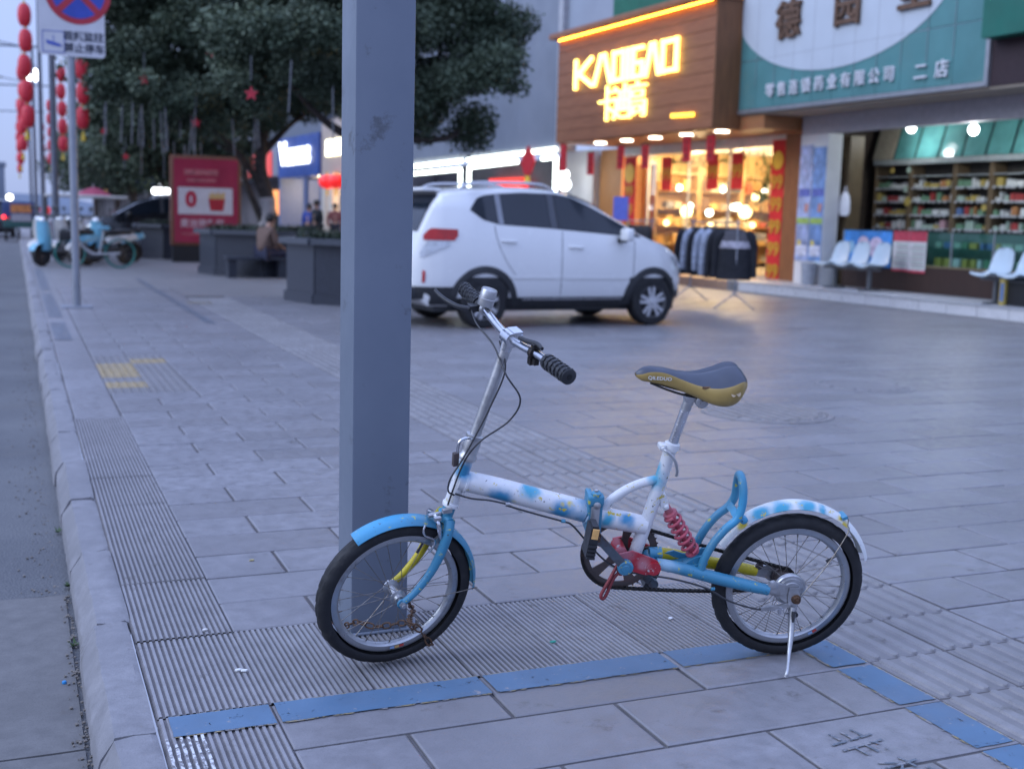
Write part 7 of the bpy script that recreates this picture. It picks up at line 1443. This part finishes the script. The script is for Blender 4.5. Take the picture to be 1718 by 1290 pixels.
# covered tricycle on the road
tk = tag(empty('cargo_tricycle', (.15, 54, -.135), rad(90)), 'blue covered cargo tricycle seen from behind on the road', 'tricycle')
q = MB(); q.rbox(-.9, .9, -.62, .62, .95, 1.62, .05); q.build('canopy', mat('blue_tarpaulin', (.03, .055, .16), .6, var=.2, scale=3), tk, 40); q = MB(); q.rbox(-.9, .8, -.6, .6, .55, .93, .03); q.build('cargo_box', mat('green_cargo_box', (.03, .10, .09), .5), tk, 40); q = MB(); q.box(-.925, -.905, -.5, .3, 1.18, 1.50); q.build('orange_panel', mat('orange_sign', (.55, .20, .06), .5, var=.3, scale=8), tk, 0); q = MB(); q.box(-.925, -.905, -.48, .28, .82, 1.12); q.build('grey_panel', mat('grey_sign', (.35, .33, .35), .5), tk, 0)
q = MB(); q.sphere((-.93, .56, .98), .07, 10, 8); q.build('tail_lamp', emit('lit_tail_lamp', (1, .03, .03), 4), tk, 60)
for c in ((-.4, .5, .25), (-.4, -.5, .25), (1.35, 0, .25)): small_wheel(tk, c, .26, .10)
q = MB(); q.tube(spline([(.85, 0, .6), (1.1, 0, .75), (1.3, 0, 1.0)], 4), .04, 8); q.tube([(1.2, -.3, 1.0), (1.2, .3, 1.0)], .02, 8); q.tube([(1.3, 0, 1.0), (1.35, 0, .25)], .03, 8); q.build('front_frame', m_trim, tk, 50)
tkl = tag(empty('red_lamp_bag', (1.0, 54, 1.0)), 'small round red lantern beside the tricycle', 'lantern'); q = MB(); q.sphere((.2, 0, .15), .22, 12, 8); q.build('shade', emit('dim_red_lantern', (.8, .05, .05), .35), tkl, 60); q = MB(); q.cyl((.2, 0, -1.0), (.2, 0, -.02), .02, n=6); q.build('stick', m_pole, tkl, 40)
# far car with lit tail lamps
fc = make_car('far_car', (-.85, 60, -.135), rad(90), 'dark car far down the road with red tail lamps lit', m_bpaint)
for sd in (-1, 1): q = MB(); q.sphere((-.80, sd * .55, .95), .12, 10, 8); q.build('lit_tail_lamp', emit('lit_tail_lamp', (1, .03, .03), 4), fc, 60)
for i, (x, y, z) in enumerate(((-.3, 95, 1.9), (.5, 90, 1.35))):
    o = tag(empty('distant_headlamp', (x, y, z)), ['upper of two small white lights far down the road', 'lower of two small white lights far down the road'][i], 'lamp', 'far road lights'); q = MB(); q.sphere((0, 0, 0), .22, 10, 8); q.build('bulb', emit('lit_headlamp', (1, .95, .8), 6), o, 60); q = MB(); q.cyl((0, .1, -z - .1), (0, .1, 0), .06, n=6); q.build('stem', m_pole, o, 40)
# canopied carts and a red parasol beyond the scooters
for i, x in enumerate((1.35, 2.3, 3.05)):
    o = tag(empty('canopied_cart', (x, 41.0 + .8 * i, 0)), ['white-roofed cart behind the lamp post, leftmost', 'white-roofed cart between lamp post and sign pole', 'white-roofed cart right of the sign pole'][i], 'cart', 'white-roofed carts'); q = MB(); q.rbox(-.45, .45, -.8, .8, 1.62, 1.72, .04, seg=3); q.build('roof', m_cream, o, 50); q = MB(); q.rbox(-.42, .42, -.7, .7, .35, .85, .06); q.build('body', mat('cart_body', (.22, .18, .20), .5, var=.2), o, 50)
    for a in (-.40, .40):
        for b in (-.7, .7): q = MB(); q.cyl((a, b, .8), (a, b, 1.64), .02, n=6); q.build('roof_post', m_trim, o, 40)
    for c in ((-.38, -.5, .22), (.38, -.5, .22), (-.38, .5, .22), (.38, .5, .22)): W = empty('wheel', c, parent=o); q = MB(); q.lathe((-.05, 0, 0), (1, 0, 0), [(.1, 0), (.21, 0), (.22, .05), (.21, .1), (.1, .1)], 18); q.build('tyre', m_tyre, W, 40)
o = tag(empty('red_parasol', (2.9, 50, 0)), 'dull red market parasol behind the parked bicycles', 'parasol'); q = MB(); q.lathe((0, 0, 1.75), (0, 0, 1), [(.75, 0), (.55, .15), (.25, .30), (.02, .36)], 8); q.build('canopy', mat('dull_red_canvas', (.30, .04, .08), .7), o, 20); q = MB(); q.cyl((0, 0, 0), (0, 0, 2.25), .03, n=8); q.build('pole', m_pole, o, 40)
o = tag(empty('blue_road_sign', (4.25, 43.5, 0)), 'small blue sign on a pole above the black car', 'sign'); q = MB(); q.prism([(-.3, 0), (.3, .15), (.3, .45), (-.3, .3)], (0, 0, 2.0), (1, 0, 0), (0, 0, 1), (0, .03, 0)); q.build('plate', mat('sign_blue2', (.06, .10, .40), .4), o, 0); q = MB(); q.cyl((0, .05, 0), (0, .05, 2.4), .03, n=8); q.build('pole', m_pole, o, 40)
o = tag(empty('roof_light', (4.6, 41.5, 0)), 'white lit lamp cluster just above the black car roof', 'lamp')
for k in range(4): q = MB(); q.sphere((-.25 + .17 * k, 0, 1.92), .11, 10, 8); q.build('bulb', e_white, o, 60)
q = MB(); q.cyl((0, .05, 0), (0, .05, 1.9), .03, n=6); q.build('stem', m_pole, o, 40)
# distant hills and town at the end of the road
q = MB(); rows = []
for j, (yy, hh) in enumerate(((600, 0), (640, 1), (760, .4))): rows.append([(-500 + 40 * i, yy, -5 + hh * (8 + 5 * math.sin(i * .7) + 3 * math.sin(i * 2.1))) for i in range(40)])
q.grid(rows); tag(q.build('hills', mat('far_hills', (.12, .15, .20), .9, var=.2, scale=.02), None, 60), 'low bluish hills at the end of the road', None, None, 'structure')
fb_lab = ['leftmost of the far pale blocks past the road end', 'second far pale block past the road end', 'third far pale block past the road end', 'fourth far pale block past the road end', 'fifth far pale block past the road end', 'rightmost far pale block past the road end']
m_fb = mat('far_block_wall', (.22, .25, .31), .8, var=.15, scale=.1)
for i in range(6):
    x = -42 + 7.5 * i; w = rng.uniform(4, 7); h = rng.uniform(4, 7.5); o = tag(empty('far_building', (x, 150 + 9 * (i % 3), 0)), fb_lab[i], 'building', 'far buildings'); q = MB(); q.box(-w / 2, w / 2, 0, 8, -.3, h); q.build('wall', m_fb, o, 0); q = MB(); q.box(-w / 2 - .2, w / 2 + .2, -.2, 8.2, h, h + .4); q.build('roof', m_fb, o, 0)
    for k in range(int(h // 3)):
        for j in range(3): q = MB(); q.box(-w / 2 + w * (j + .3) / 3.2, -w / 2 + w * (j + .75) / 3.2, -.05, .02, .9 + 2.8 * k, 2.3 + 2.8 * k); q.build('window', m_cglass, o, 0)
